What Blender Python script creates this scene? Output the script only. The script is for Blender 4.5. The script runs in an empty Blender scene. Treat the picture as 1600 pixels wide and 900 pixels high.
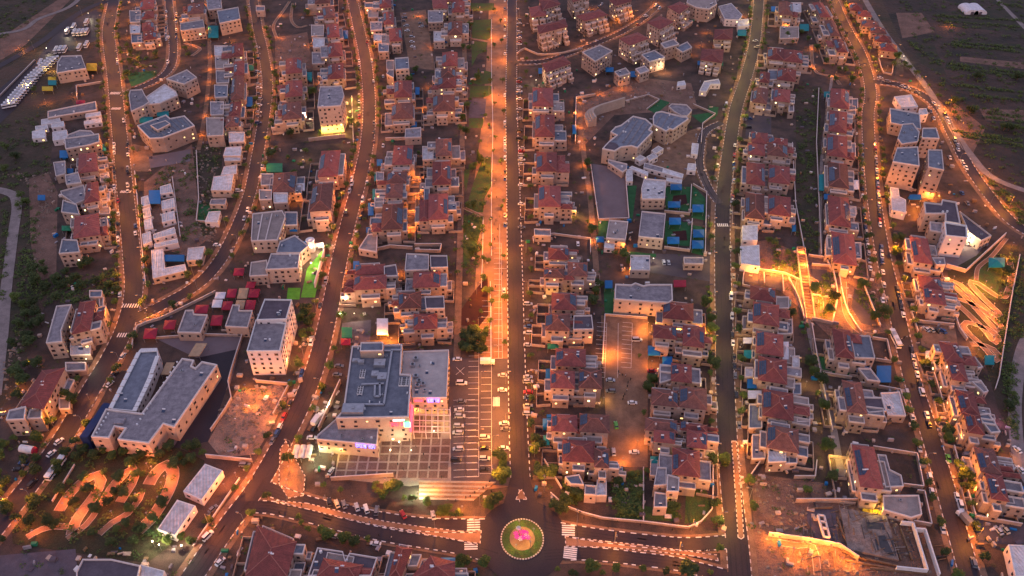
import bpy, bmesh, math, random
from mathutils import Vector, Matrix
from math import sin, cos, pi, radians, hypot, atan2
random.seed(7)
S = bpy.context.scene
C = S.collection
# ------------------------------------------------------------------ camera
F, PITCH, HGT = 1300.0, radians(40), 279.0
cd = bpy.data.cameras.new('camera'); cam = bpy.data.objects.new('camera', cd); C.objects.link(cam)
cd.sensor_width = 36; cd.lens = 36 * F / 1600; cd.clip_start = 1; cd.clip_end = 6000
cam.location = (0, 0, HGT); cam.rotation_euler = (pi/2 - PITCH, 0, 0)
S.camera = cam
# ------------------------------------------------------------------ dusk sky
W = bpy.data.worlds.new('World'); S.world = W; W.use_nodes = True
nt = W.node_tree; bg = nt.nodes['Background']
sky = nt.nodes.new('ShaderNodeTexSky'); sky.sky_type = 'NISHITA'; sky.sun_disc = False
sky.sun_elevation = radians(3); sky.sun_rotation = radians(200)
mixn = nt.nodes.new('ShaderNodeMix'); mixn.data_type = 'RGBA'; mixn.blend_type = 'MIX'
mixn.inputs[0].default_value = 0.72
mixn.inputs[7].default_value = (3.0, 2.9, 4.4, 1)       # pale violet dusk veil over the clear sky
nt.links.new(sky.outputs[0], mixn.inputs[6]); nt.links.new(mixn.outputs[2], bg.inputs[0])
bg.inputs[1].default_value = 0.15
sl = bpy.data.lights.new('sun', 'SUN'); so = bpy.data.objects.new('sun', sl); C.objects.link(so)
sl.energy = 0.25; sl.angle = radians(25); sl.color = (1, .62, .5)
so.rotation_euler = (radians(62), 0, radians(-20))
S.view_settings.view_transform = 'Standard'; S.view_settings.look = 'None'
S.view_settings.exposure = 0.42; S.view_settings.gamma = 1
S.render.engine = 'CYCLES'
LAMP_K = 1.7                                              # all lamp powers scale with this

# ------------------------------------------------------------------ pixel -> place
SP, CP = sin(PITCH), cos(PITCH)
def P(px, py, z=0.0):
    u = (px-800)/F; v = (py-450)/F
    t = (HGT-z)/(SP+v*CP)
    return Vector((u*t, (CP-v*SP)*t, z))
OFF = {r+str(i+1): (400*i, 225*j) for j, r in enumerate('ABCD') for i in range(4)}
def cx(k, x, y):
    if not k: return x, y
    o = OFF[k]; return o[0]+x/4, o[1]+y/4
def pc(k, x, y, z=0.0):
    a, b = cx(k, x, y); return P(a, b, z)
def spx(y): return CP*(y+641)/HGT                          # pixels per metre at picture row y
ONES = 'first second third fourth fifth sixth seventh eighth ninth tenth eleventh twelfth thirteenth fourteenth fifteenth sixteenth seventeenth eighteenth nineteenth'.split()
TENS = {2:'twent', 3:'thirt', 4:'fort', 5:'fift', 6:'sixt', 7:'sevent', 8:'eight', 9:'ninet'}
def nth(n):
    if n < 20: return ONES[n-1]
    if n >= 100: return 'hundred-and-' + nth(n-100) if n > 100 else 'hundredth'
    t, o = divmod(n, 10)
    return TENS[t]+'ieth' if o == 0 else TENS[t]+'y-'+ONES[o-1]

# ------------------------------------------------------------------ materials
def mat(name, col, rough=.85, spec=.3, var=0, nscale=.5, namt=.25, col2=None, bump=0, bscale=2, metal=0, emit=None, estr=0, wave=None, fine=0):
    m = bpy.data.materials.new(name); m.use_nodes = True
    t = m.node_tree; N = t.nodes; L = t.links; b = N['Principled BSDF']
    b.inputs['Roughness'].default_value = rough; b.inputs['Metallic'].default_value = metal
    b.inputs['Specular IOR Level'].default_value = spec
    geo = N.new('ShaderNodeNewGeometry')
    no = N.new('ShaderNodeTexNoise'); no.inputs['Scale'].default_value = nscale; no.inputs['Detail'].default_value = 6
    no.inputs['Roughness'].default_value = .65
    L.new(geo.outputs['Position'], no.inputs['Vector'])
    mx = N.new('ShaderNodeMix'); mx.data_type = 'RGBA'
    ramp = N.new('ShaderNodeMapRange'); ramp.inputs[1].default_value = .35; ramp.inputs[2].default_value = .65
    L.new(no.outputs['Fac'], ramp.inputs[0]); L.new(ramp.outputs[0], mx.inputs[0])
    c2 = col2 or tuple(c*(1-namt) for c in col)
    mx.inputs[6].default_value = (*col, 1); mx.inputs[7].default_value = (*c2, 1)
    out = mx.outputs[2]
    if fine:
        n2 = N.new('ShaderNodeTexNoise'); n2.inputs['Scale'].default_value = 3.0; n2.inputs['Detail'].default_value = 4
        L.new(geo.outputs['Position'], n2.inputs['Vector'])
        mr = N.new('ShaderNodeMapRange'); mr.inputs[1].default_value=.3; mr.inputs[2].default_value=.7
        mr.inputs[3].default_value = 1-fine; mr.inputs[4].default_value = 1+fine
        L.new(n2.outputs['Fac'], mr.inputs[0])
        mm = N.new('ShaderNodeMix'); mm.data_type='RGBA'; mm.blend_type='MULTIPLY'; mm.inputs[0].default_value=1
        L.new(out, mm.inputs[6]); L.new(mr.outputs[0], mm.inputs[7]); out = mm.outputs[2]
    if var:
        oi = N.new('ShaderNodeObjectInfo'); hs = N.new('ShaderNodeHueSaturation')
        mr = N.new('ShaderNodeMapRange'); mr.inputs[3].default_value = 1-var; mr.inputs[4].default_value = 1+var
        L.new(oi.outputs['Random'], mr.inputs[0]); L.new(mr.outputs[0], hs.inputs['Value']); L.new(out, hs.inputs['Color'])
        out = hs.outputs[0]
    L.new(out, b.inputs['Base Color'])
    h = None
    if wave:                                               # (direction vector, spacing metres, depth)
        sx = N.new('ShaderNodeVectorMath'); sx.operation = 'DOT_PRODUCT'; sx.inputs[1].default_value = wave[0]
        L.new(geo.outputs['Position'], sx.inputs[0])
        ml = N.new('ShaderNodeMath'); ml.operation = 'MULTIPLY'; ml.inputs[1].default_value = 2*pi/wave[1]
        L.new(sx.outputs['Value'], ml.inputs[0])
        sn = N.new('ShaderNodeMath'); sn.operation = 'SINE'; L.new(ml.outputs[0], sn.inputs[0]); h = sn.outputs[0]
        bp = N.new('ShaderNodeBump'); bp.inputs['Distance'].default_value = wave[2]; L.new(h, bp.inputs['Height']); L.new(bp.outputs[0], b.inputs['Normal'])
    elif bump:
        nb = N.new('ShaderNodeTexNoise'); nb.inputs['Scale'].default_value = bscale; nb.inputs['Detail'].default_value = 5
        L.new(geo.outputs['Position'], nb.inputs['Vector'])
        bp = N.new('ShaderNodeBump'); bp.inputs['Distance'].default_value = bump; L.new(nb.outputs['Fac'], bp.inputs['Height']); L.new(bp.outputs[0], b.inputs['Normal'])
    if emit:
        b.inputs['Emission Color'].default_value = (*emit, 1); b.inputs['Emission Strength'].default_value = estr
    return m
M = {}
M['soil'] = mat('soil', (.10,.057,.042), nscale=.03, col2=(.05,.042,.024), bump=1.2, bscale=.35, fine=.5)
M['scrub'] = mat('scrub_ground', (.08,.05,.035), nscale=.05, col2=(.028,.03,.016), bump=1.2, bscale=.3, fine=.6)
M['orchard'] = mat('orchard_ground', (.085,.05,.04), nscale=.035, col2=(.028,.026,.02), bump=1.0, bscale=.3, fine=.5)
M['dirt'] = mat('bare_dirt', (.24,.135,.10), nscale=.12, col2=(.13,.075,.055), bump=.8, bscale=.8, fine=.35)
M['sand'] = mat('excavated_earth', (.40,.24,.17), nscale=.1, col2=(.24,.14,.10), bump=1.2, bscale=.6, fine=.4)
M['town'] = mat('town_paving', (.11,.068,.055), nscale=.09, col2=(.035,.027,.023), fine=.35)
M['asphalt'] = mat('asphalt', (.040,.026,.033), rough=.6, nscale=.05, col2=(.025,.018,.025), fine=.25)
M['asphalt2'] = mat('old_asphalt', (.10,.078,.086), rough=.8, nscale=.08, col2=(.065,.052,.06), fine=.2)
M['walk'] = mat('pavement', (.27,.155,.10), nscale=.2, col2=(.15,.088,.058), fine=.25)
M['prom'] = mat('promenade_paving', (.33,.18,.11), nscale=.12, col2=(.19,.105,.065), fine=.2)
M['paleroad'] = mat('gravel_road', (.27,.22,.21), nscale=.2, col2=(.18,.15,.14), fine=.2)
M['grass'] = mat('grass', (.05,.11,.022), nscale=.25, col2=(.075,.07,.025), bump=.3, bscale=2, fine=.35)
M['turf'] = mat('artificial_turf', (.03,.13,.045), nscale=.3, namt=.35, fine=.15)
M['bright_turf'] = mat('bright_turf', (.12,.38,.03), nscale=.3, namt=.3, fine=.15)
M['darkred'] = mat('play_surface', (.05,.014,.014), nscale=.3, fine=.2)
M['court'] = mat('court_paving', (.19,.145,.155), nscale=.1, namt=.2, fine=.1)
M['white'] = mat('white_paint', (.78,.74,.72), rough=.7, nscale=1, namt=.15)
M['kerbdark'] = mat('kerb_dark', (.09,.06,.06)); M['kerbred'] = mat('kerb_grey', (.32,.22,.2))
M['stone'] = mat('limestone', (.50,.36,.29), var=.22, nscale=.25, col2=(.37,.26,.205), wave=((.2,.2,1), .5, .05), fine=.15)
M['stone2'] = mat('pale_limestone', (.52,.39,.31), var=.12, nscale=.2, namt=.2, fine=.12)
M['plaster'] = mat('white_plaster', (.72,.62,.60), nscale=.2, namt=.12)
M['rim'] = mat('parapet_cap', (.72,.60,.55), var=.1, namt=.15, nscale=.5)
M['tile'] = mat('red_roof_tiles', (.31,.082,.07), rough=.75, var=.3, nscale=.4, col2=(.19,.055,.05), wave=((.3,.3,1), .35, .05), fine=.25)
M['tile_old'] = mat('weathered_roof_tiles', (.25,.105,.08), rough=.85, var=.25, nscale=.5, col2=(.15,.065,.055), wave=((.3,.3,1), .35, .05), fine=.3)
M['concrete'] = mat('raw_concrete', (.30,.235,.205), nscale=.25, col2=(.13,.10,.09), bump=.2, bscale=1, fine=.3)
M['ridge'] = mat('ridge_tiles', (.40,.15,.115), var=.15)
M['flat'] = mat('flat_roof_grey', (.31,.275,.29), var=.25, nscale=.35, col2=(.17,.15,.165), fine=.15)
M['flatblue'] = mat('flat_roof_blue_grey', (.20,.215,.26), var=.12, nscale=.3, col2=(.125,.135,.17), fine=.15)
M['flatdark'] = mat('flat_roof_dark', (.13,.10,.12), nscale=.3, namt=.3, fine=.12)
M['flatpale'] = mat('pale_roof_membrane', (.50,.43,.40), nscale=.2, col2=(.36,.31,.30), fine=.12)
M['garden'] = mat('garden_soil', (.032,.036,.016), nscale=.3, col2=(.05,.036,.02), fine=.5)
M['flatwarm'] = mat('flat_roof_beige', (.36,.285,.26), var=.12, nscale=.3, namt=.3, fine=.15)
M['sheet'] = mat('white_sheet_roof', (.66,.64,.67), rough=.5, var=.12, nscale=.4, col2=(.42,.38,.37), wave=((1,.3,0), 1.3, .08))
M['solar'] = mat('solar_panel_glass', (.035,.055,.11), rough=.2, spec=.6, var=.2, nscale=2, namt=.3)
M['metal'] = mat('galvanised_metal', (.42,.42,.45), rough=.4, metal=.5)
M['tank'] = mat('tank_white', (.8,.78,.78), rough=.4)
M['glass'] = mat('window_glass', (.035,.03,.04), rough=.15, spec=.8)
M['shutter'] = mat('window_frame', (.14,.09,.075))
M['litw'] = mat('lit_window', (.8,.6,.3), emit=(1,.62,.25), estr=1.6)
M['litb'] = mat('bright_lit_window', (.9,.8,.5), emit=(1,.8,.4), estr=3.2)
M['blue'] = mat('blue_fabric', (.01,.14,.36), rough=.6, var=.2, nscale=.5, namt=.15)
M['teal'] = mat('teal_fabric', (.01,.22,.24), rough=.7); M['pink'] = mat('pink_fabric', (.36,.02,.05), rough=.7, var=.1)
M['green'] = mat('green_fabric', (.02,.20,.10), rough=.7); M['yellow'] = mat('yellow_fabric', (.6,.42,.04))
M['tan'] = mat('tan_fabric', (.50,.33,.20)); M['wfab'] = mat('white_fabric', (.75,.72,.75))
M['navy'] = mat('navy_cladding', (.012,.03,.11), rough=.5)
M['wood'] = mat('timber', (.25,.15,.09), nscale=1, namt=.4); M['bark'] = mat('bark', (.10,.065,.045))
M['leaf'] = mat('foliage', (.055,.10,.022), var=.35, nscale=.8, col2=(.10,.12,.028)); M['leafd'] = mat('dark_foliage', (.032,.062,.02), var=.3, nscale=.8, col2=(.065,.08,.024))
M['leafy'] = mat('yellow_green_foliage', (.10,.12,.02), var=.2, nscale=.8, col2=(.16,.13,.02))
M['rock'] = mat('rubble', (.36,.27,.22), var=.2, nscale=.6, namt=.5, bump=.3, bscale=2)
M['pole'] = mat('lamp_pole', (.25,.22,.2), rough=.5)
M['lamp'] = mat('sodium_lamp', (1,.6,.2), emit=(1,.36,.07), estr=1.6)
M['lampw'] = mat('white_lamp', (1,1,.8), emit=(1,.84,.55), estr=4)
M['tyre'] = mat('rubber', (.02,.02,.02)); M['carglass'] = mat('car_glass', (.02,.02,.03), rough=.1, spec=.8)
CARC = {'white':(.75,.73,.72), 'silver':(.45,.45,.48), 'grey':(.16,.16,.18), 'black':(.02,.02,.025), 'blue':(.03,.08,.22), 'red':(.35,.02,.02), 'green':(.12,.4,.05), 'beige':(.5,.42,.3)}
for k, v in CARC.items(): M['car_'+k] = mat('car_paint_'+k, v, rough=.3, spec=.6, namt=.03)
M['head'] = mat('headlight', (1,1,.9), emit=(1,.9,.7), estr=4)
M['skin'] = mat('skin', (.45,.26,.18)); M['blackcloth'] = mat('black_clothes', (.02,.02,.025)); M['lightcloth'] = mat('light_clothes', (.5,.48,.5))
M['signred'] = mat('sign_red', (.8,.02,.03), emit=(1,.03,.05), estr=5); M['signblue'] = mat('sign_blue', (.05,.05,.9), emit=(.12,.1,1), estr=6)
M['signgreen'] = mat('sign_green', (.05,.8,.3), emit=(.1,1,.4), estr=4); M['signwhite'] = mat('sign_white', (.9,.9,.9), emit=(1,.95,1), estr=3)
M['magenta'] = mat('magenta_paint_glow', (.75,.02,.35), emit=(1,.05,.4), estr=.35)  # faint glow added to the paint colour; the sculpture is no lamp
M['steel'] = mat('dark_steel', (.06,.06,.07), rough=.5)

# ------------------------------------------------------------------ mesh builder and scene helpers
def props(o, label=None, cat=None, group=None, kind=None):
    if label: o['label'] = label
    if cat: o['category'] = cat
    if group: o['group'] = group
    if kind: o['kind'] = kind
    return o
def link(name, me, parent=None, loc=None, rotz=0):
    o = bpy.data.objects.new(name, me); C.objects.link(o)
    if parent: o.parent = parent
    if loc is not None: o.location = loc
    if rotz: o.rotation_euler = (0, 0, rotz)
    return o
def empty(name, loc, rotz=0, **k):
    return props(link(name, None, None, loc, rotz), **k)
class MB:
    def __init__(s): s.v, s.f, s.m = [], [], []
    def add(s, vs, fs, mi=0):
        n = len(s.v); s.v += [tuple(v) for v in vs]
        for f in fs: s.f.append([n+i for i in f]); s.m.append(mi)
    def box(s, x, y, z0, w, d, h, r=0, mi=0):
        c, q = cos(r), sin(r); vs = []
        for z in (z0, z0+h):
            for a, b in ((-1,-1),(1,-1),(1,1),(-1,1)):
                u, t = a*w/2, b*d/2; vs.append((x+u*c-t*q, y+u*q+t*c, z))
        s.add(vs, [(3,2,1,0),(4,5,6,7),(0,1,5,4),(1,2,6,5),(2,3,7,6),(3,0,4,7)], mi)
    def prism(s, poly, z0, z1, mi=0, cap=True, bottom=False, mtop=None):
        n = len(poly); vs = [(p[0],p[1],z0) for p in poly]+[(p[0],p[1],z1) for p in poly]
        s.add(vs, [(i,(i+1)%n,n+(i+1)%n,n+i) for i in range(n)], mi)
        if cap: s.add([(p[0],p[1],z1) for p in poly], [tuple(range(n))], mi if mtop is None else mtop)
        if bottom: s.add([(p[0],p[1],z0) for p in poly], [tuple(range(n-1,-1,-1))], mi)
    def bar(s, a, b, w, h=None, mi=0):                      # beam between two 3D points
        a, b = Vector(a), Vector(b); h = h or w; d = (b-a)
        if d.length < 1e-4: return
        d.normalize(); u = d.cross(Vector((0,0,1)))
        if u.length < .01: u = Vector((1,0,0))
        u.normalize(); t = u.cross(d)
        vs = []
        for p in (a, b):
            for i, j in ((-1,-1),(1,-1),(1,1),(-1,1)): vs.append(p+u*(i*w/2)+t*(j*h/2))
        s.add(vs, [(3,2,1,0),(4,5,6,7),(0,1,5,4),(1,2,6,5),(2,3,7,6),(3,0,4,7)], mi)
    def cyl(s, a, b, r0, r1, n=8, mi=0):
        a, b = Vector(a), Vector(b); d = (b-a).normalized(); u = d.cross(Vector((0,0,1)))
        if u.length < .01: u = Vector((1,0,0))
        u.normalize(); t = d.cross(u); vs = []
        for p, r in ((a,r0),(b,r1)):
            for i in range(n):
                q = 2*pi*i/n; vs.append(p+u*(cos(q)*r)+t*(sin(q)*r))
        s.add(vs, [(i,(i+1)%n,n+(i+1)%n,n+i) for i in range(n)]+[tuple(range(n-1,-1,-1)), tuple(range(n,2*n))], mi)
    def mesh(s, name, mats, off=(0,0,0), smooth=False):
        me = bpy.data.meshes.new(name)
        me.from_pydata([(v[0]-off[0], v[1]-off[1], v[2]-off[2]) for v in s.v], [], s.f)
        for m in (mats if isinstance(mats, (list,tuple)) else [mats]): me.materials.append(M[m] if isinstance(m, str) else m)
        me.polygons.foreach_set('material_index', s.m)
        if smooth: me.polygons.foreach_set('use_smooth', [True]*len(s.f))
        me.update(); return me
    def build(s, name, mats, parent=None, smooth=False, **k):
        off = parent.location if parent else (0,0,0)
        return props(link(name, s.mesh(name, mats, off, smooth), parent), **k)
def area(poly): return sum(a[0]*b[1]-b[0]*a[1] for a, b in zip(poly, poly[1:]+poly[:1]))/2
def ccw(poly): return poly if area(poly) > 0 else poly[::-1]
def inset(poly, d):
    n = len(poly); out = []
    for i in range(n):
        p0, p1, p2 = Vector(poly[i-1][:2]), Vector(poly[i][:2]), Vector(poly[(i+1)%n][:2])
        a = (p1-p0).normalized(); b = (p2-p1).normalized()
        na, nb = Vector((-a.y,a.x)), Vector((-b.y,b.x)); m = na+nb
        if m.length < .2: out.append(p1+na*d); continue
        m.normalize(); out.append(p1+m*min(d/max(m.dot(na), .35), 3*abs(d)) if d > 0 else p1+m*(d/max(m.dot(na),.35)))
    return out
def inside(p, poly):
    x, y = p[0], p[1]; r = False; n = len(poly); j = n-1
    for i in range(n):
        xi, yi, xj, yj = poly[i][0], poly[i][1], poly[j][0], poly[j][1]
        if (yi > y) != (yj > y) and x < (xj-xi)*(y-yi)/(yj-yi)+xi: r = not r
        j = i
    return r
def smooth_line(pts, step=4.0):
    out = []; n = len(pts)
    for i in range(n-1):
        p0, p1, p2, p3 = pts[max(i-1,0)], pts[i], pts[i+1], pts[min(i+2,n-1)]
        k = max(1, int((p2-p1).length/step))
        for j in range(k):
            t = j/k
            out.append(.5*((2*p1)+(p2-p0)*t+(2*p0-5*p1+4*p2-p3)*t*t+(3*p1-p0-3*p2+p3)*t**3))
    out.append(pts[-1]); return out
def normals(line):
    r = []
    for i in range(len(line)):
        d = line[min(i+1,len(line)-1)]-line[max(i-1,0)]; d = Vector((d.x,d.y)).normalized(); r.append(Vector((-d.y,d.x)))
    return r
# ================================================================== THE GROUND
g = MB(); NX, NY = 60, 60
for j in range(NY+1):
    for i in range(NX+1):
        x = -1500+3000*i/NX; y = -400+3000*j/NY; g.v.append((x, y, 0))
for j in range(NY):
    for i in range(NX): a = j*(NX+1)+i; g.f.append([a,a+1,a+NX+2,a+NX+1]); g.m.append(0)
g.build('ground', 'soil', kind='structure')
LAYER = [0]
def sheet(name, pts, m, z=None, parent=None):               # flat ground patch, pixel outline
    if z is None: LAYER[0] += 1; z = .01+LAYER[0]*.0013
    w = ccw([P(x, y)[:2] for x, y in pts]); b = MB(); b.add([(p[0],p[1],z) for p in w], [tuple(range(len(w)))])
    me = b.build(name, m, parent)
    if not parent: me['kind'] = 'structure'
    return me
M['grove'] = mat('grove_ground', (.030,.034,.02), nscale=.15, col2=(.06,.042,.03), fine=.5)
# valley floor and hillsides
sheet('hillside', [(-300,-60),(160,-60),(140,40),(0,110),(-300,200)], 'scrub')
sheet('hillside', [(-300,160),(60,190),(80,300),(60,480),(90,560),(0,700),(-300,760)], 'scrub')
sheet('orchard_field', [(1350,-60),(1900,-60),(1900,420),(1600,330),(1500,220),(1420,90)], 'orchard')
sheet('hillside', [(1470,390),(1590,380),(1900,400),(1900,900),(1600,820),(1560,640),(1500,470)], 'scrub')
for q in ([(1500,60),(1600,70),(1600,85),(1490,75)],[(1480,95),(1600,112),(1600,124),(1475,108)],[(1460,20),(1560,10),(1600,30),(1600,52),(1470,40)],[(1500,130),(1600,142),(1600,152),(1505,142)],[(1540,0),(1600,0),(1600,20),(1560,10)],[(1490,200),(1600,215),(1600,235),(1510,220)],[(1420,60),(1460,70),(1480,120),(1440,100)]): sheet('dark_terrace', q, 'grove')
for q in ([(1500,88),(1600,98),(1600,108),(1500,96)],[(1490,160),(1540,200),(1520,240),(1480,190)],[(1400,20),(1440,20),(1460,50),(1410,60)],[(1530,170),(1600,172),(1600,190),(1540,188)]): sheet('bare_terrace', q, 'dirt')
sheet('field_track', [(1556,0),(1562,0),(1600,38),(1600,46)], 'paleroad')
# the built-up ground
TOWN = [(85,190),(190,-20),(1330,-20),(1400,70),(1500,230),(1600,370),(1560,420),(1500,430),(1560,640),(1620,760),(1660,960),(-60,960),(-60,700),(20,620),(90,420),(75,300)]
sheet('town_ground', TOWN, 'town')
sheet('bare_ground', [(325,690),(370,610),(440,600),(450,620),(400,710),(345,715)], 'sand')
sheet('construction_ground', [(1175,740),(1290,755),(1300,900),(1180,900)], 'dirt')
sheet('construction_ground', [(1290,775),(1440,800),(1470,900),(1290,900)], 'dirt')
sheet('bare_ground', [(225,285),(300,225),(320,255),(330,370),(290,400),(225,380)], 'dirt')
sheet('bare_ground', [(300,225),(348,225),(345,300),(335,365),(315,370)], 'scrub')
sheet('scrub_strip', [(1243,135),(1283,135),(1278,400),(1245,400)], 'scrub')
sheet('bare_slope', [(900,165),(990,120),(1080,130),(1090,170),(960,180),(905,235)], 'dirt')
sheet('bare_slope', [(430,60),(480,50),(490,110),(430,120)], 'dirt')
sheet('dirt_track', [(0,60),(90,0),(110,0),(40,70),(0,95)], 'dirt')
sheet('dirt_terrace', [(45,280),(75,270),(90,300),(88,430),(60,440),(48,380)], 'dirt')
# the promenade beside the avenue: orange-lit paving, lawns and a play area
PROM = [(765,-10),(798,-10),(797,300),(800,520),(803,700),(800,760),(760,765),(740,765),(742,450),(748,350),(735,330),(752,200),(760,100)]
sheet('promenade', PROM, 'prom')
for q in ([(738,32),(768,30),(766,60),(758,62),(737,60)], [(737,64),(762,66),(758,80),(747,85),(737,104)], [(742,118),(757,110),(769,113),(768,130),(748,133),(735,128)],
          [(735,134),(768,134),(770,146),(757,152),(734,152)], [(733,185),(757,185),(753,200),(733,200)], [(727,330),(740,285),(755,247),(767,245),(768,290),(757,310),(755,332),(730,332)],
          [(724,337),(755,340),(752,355),(742,395),(724,420)], [(725,5),(772,5),(772,16),(730,18)], [(722,270),(735,262),(728,300)]):
    sheet('lawn', q, 'grass')
sheet('play_area', [(718,487),(745,450),(762,432),(763,492),(747,512),(718,508)], 'darkred')
sheet('play_area', [(734,154),(760,154),(757,184),(733,184)], 'flatdark')
# car parks, courts, plazas
sheet('car_park', [(700,560),(800,560),(800,760),(705,752)], 'asphalt2')
sheet('car_park', [(939,493),(1012,495),(1012,730),(950,730)], 'walk')
sheet('car_park', [(625,20),(665,15),(680,110),(640,105)], 'walk')
sheet('car_park', [(1165,170),(1205,172),(1205,215),(1165,215)], 'asphalt2')
sheet('car_park', [(1000,395),(1110,400),(1110,440),(1010,425)], 'asphalt2')
sheet('car_park', [(1435,508),(1492,510),(1500,560),(1440,540)], 'walk')
sheet('car_park', [(1520,810),(1600,818),(1600,850),(1530,850)], 'asphalt2')
sheet('bus_yard', [(-40,170),(60,90),(95,40),(150,15),(168,30),(160,60),(95,85),(30,165),(-40,230)], 'asphalt')
sheet('sports_court', [(925,256),(977,264),(983,342),(936,342)], 'court')
sheet('school_yard', [(1020,225),(1090,200),(1105,240),(1060,290),(1010,270)], 'walk')
sheet('school_yard', [(245,530),(380,525),(360,600),(335,640),(320,690),(265,700),(340,575)], 'court')
sheet('school_yard', [(305,560),(375,545),(350,620),(325,690),(268,703),(345,590)], 'asphalt')
sheet('school_yard', [(208,225),(240,232),(235,268),(212,268)], 'walk')
sheet('ball_court', [(232,245),(298,233),(297,252),(235,263)], 'court')
sheet('civic_plaza', [(1455,360),(1495,350),(1545,375),(1505,425),(1470,420)], 'court')
sheet('lawn', [(198,115),(245,110),(240,128),(205,135)], 'turf')
for q, m in (([(1040,292),(1082,292),(1080,330),(1040,327)], 'turf'), ([(1040,345),(1082,347),(1078,385),(1038,382)], 'turf'), ([(1083,290),(1102,310),(1102,345),(1080,340)], 'turf'),
             ([(1083,352),(1102,355),(1100,400),(1080,395)], 'turf'), ([(981,290),(995,290),(988,345),(982,345)], 'turf'), ([(935,345),(950,345),(950,375),(935,375)], 'turf'),
             ([(1010,170),(1030,155),(1047,160),(1025,178)], 'turf'), ([(1080,180),(1117,175),(1118,185),(1095,192)], 'turf'), ([(1107,165),(1123,168),(1120,182),(1107,178)], 'turf'),
             ([(308,318),(345,322),(345,350),(310,348)], 'turf'), ([(983,393),(1025,397),(1025,402),(985,400)], 'turf'), ([(503,392),(507,397),(492,465),(470,465),(480,420)], 'bright_turf'), ([(450,450),(470,450),(468,468),(448,468)], 'bright_turf'),
             ([(535,505),(580,500),(578,535),(530,538)], 'flatdark'), ([(1270,550),(1330,575),(1328,590),(1280,585)], 'turf'), ([(943,450),(960,450),(960,492),(945,492)], 'turf'),
             ([(1470,670),(1485,650),(1492,690),(1478,695)], 'turf'), ([(1072,765),(1100,760),(1112,785),(1102,815),(1070,818)], 'grass'), ([(1005,790),(1060,800),(1058,815),(1005,813)], 'grass'),
             ([(960,735),(978,735),(972,770),(980,812),(965,812)], 'grass'), ([(985,735),(1004,735),(1002,812),(975,812),(985,770)], 'grass')):
    sheet('lawn', q, m)
for q in ([(1052,306),(1072,304),(1074,318),(1060,322),(1050,316)], [(1050,362),(1072,360),(1074,376),(1060,376)]): sheet('play_area', q, 'darkred')
sheet('park_ground', [(15,780),(110,700),(280,700),(320,720),(270,850),(230,880),(20,850)], 'garden')
sheet('yard_ground', [(0,868),(118,858),(122,900),(0,910)], 'flatdark')
sheet('garden_ground', [(1480,425),(1560,380),(1592,385),(1585,480),(1560,570),(1530,560),(1490,480)], 'garden')
sheet('garden_ground', [(1160,380),(1200,375),(1260,400),(1395,410),(1385,520),(1300,530),(1270,500),(1180,420)], 'dirt')
for q_, m_ in (([(1266,420),(1296,423),(1301,460),(1270,458)],'asphalt2'),([(1162,425),(1193,429),(1192,444),(1163,442)],'asphalt2'),([(1195,431),(1220,433),(1222,456),(1196,446)],'asphalt2'),([(1335,450),(1350,463),(1372,512),(1345,505),(1330,480)],'asphalt2')): sheet('hard_court', q_, m_)
sheet('garden_lawn', [(1510,440),(1555,400),(1570,415),(1555,470),(1520,455)], 'grass')

# ------------------------------------------------------------------ roads
ROADS = {}
def road(key, pts, w, m='asphalt', walk=2.6, z=.2, name='road', kerb=True):
    line = smooth_line([P(x, y) for x, y in pts]); nn = normals(line)
    ROADS[key] = dict(line=line, n=nn, w=w, walk=walk, kerb=kerb)
    if walk:
        b = MB(); o = w/2+walk
        vs = []
        for p, n in zip(line, nn): vs += [(p.x+n.x*o, p.y+n.y*o, .13), (p.x-n.x*o, p.y-n.y*o, .13)]
        b.add(vs, [(2*i, 2*i+1, 2*i+3, 2*i+2) for i in range(len(line)-1)])
        b.build('pavement', 'walk', kind='structure').location.z = .0007*len(ROADS)
    b = MB(); vs = []
    for p, n in zip(line, nn): vs += [(p.x+n.x*w/2, p.y+n.y*w/2, z), (p.x-n.x*w/2, p.y-n.y*w/2, z)]
    b.add(vs, [(2*i, 2*i+1, 2*i+3, 2*i+2) for i in range(len(line)-1)])
    b.build(name, m, kind='structure').location.z = .0007*len(ROADS)
road('the central avenue', [(800,-40),(800,60),(799,150),(802,300),(805,450),(808,600),(811,700),(815,780)], 7.8, walk=0)
road('the curving western street', [(285,925),(350,830),(402,760),(442,690),(476,620),(497,560),(512,500),(532,400),(549,330),(562,280),(574,220),(577,160),(572,100),(562,50),(548,-10),(540,-40)], 8.6)
road('the far western street', [(185,-30),(172,30),(170,60),(178,120),(186,200),(192,260),(199,330),(206,400),(209,455),(196,510),(172,560),(142,610),(102,680),(60,740),(5,810),(-60,890)], 9.2)
road('the hooked street', [(207,500),(260,474),(310,444),(345,405),(373,350),(391,300),(403,240),(413,180),(418,130),(411,80),(402,40),(392,-30)], 7.4)
road('the small loop street', [(260,-30),(268,40),(271,85),(262,112),(235,130),(205,142),(184,152)], 6.2)
road('the northern branch street', [(805,98),(850,96),(900,80),(960,56),(1000,33),(1030,8)], 5.6)
road('the straight eastern street', [(1158,930),(1152,850),(1144,780),(1137,700),(1133,600),(1131,500),(1129,400),(1130,310),(1140,230),(1150,170),(1166,120),(1180,60),(1188,-30)], 8.4)
road('the far eastern street', [(1524,930),(1498,840),(1476,760),(1456,690),(1440,640),(1424,590),(1410,530),(1397,470),(1382,410),(1371,350),(1363,290),(1358,230),(1356,180),(1360,140),(1345,85),(1318,35),(1295,-20)], 7.8)
road('the outer ring street', [(1362,128),(1400,132),(1440,148),(1468,172),(1490,215),(1512,258),(1545,305),(1585,350),(1650,385)], 7.2)
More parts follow.
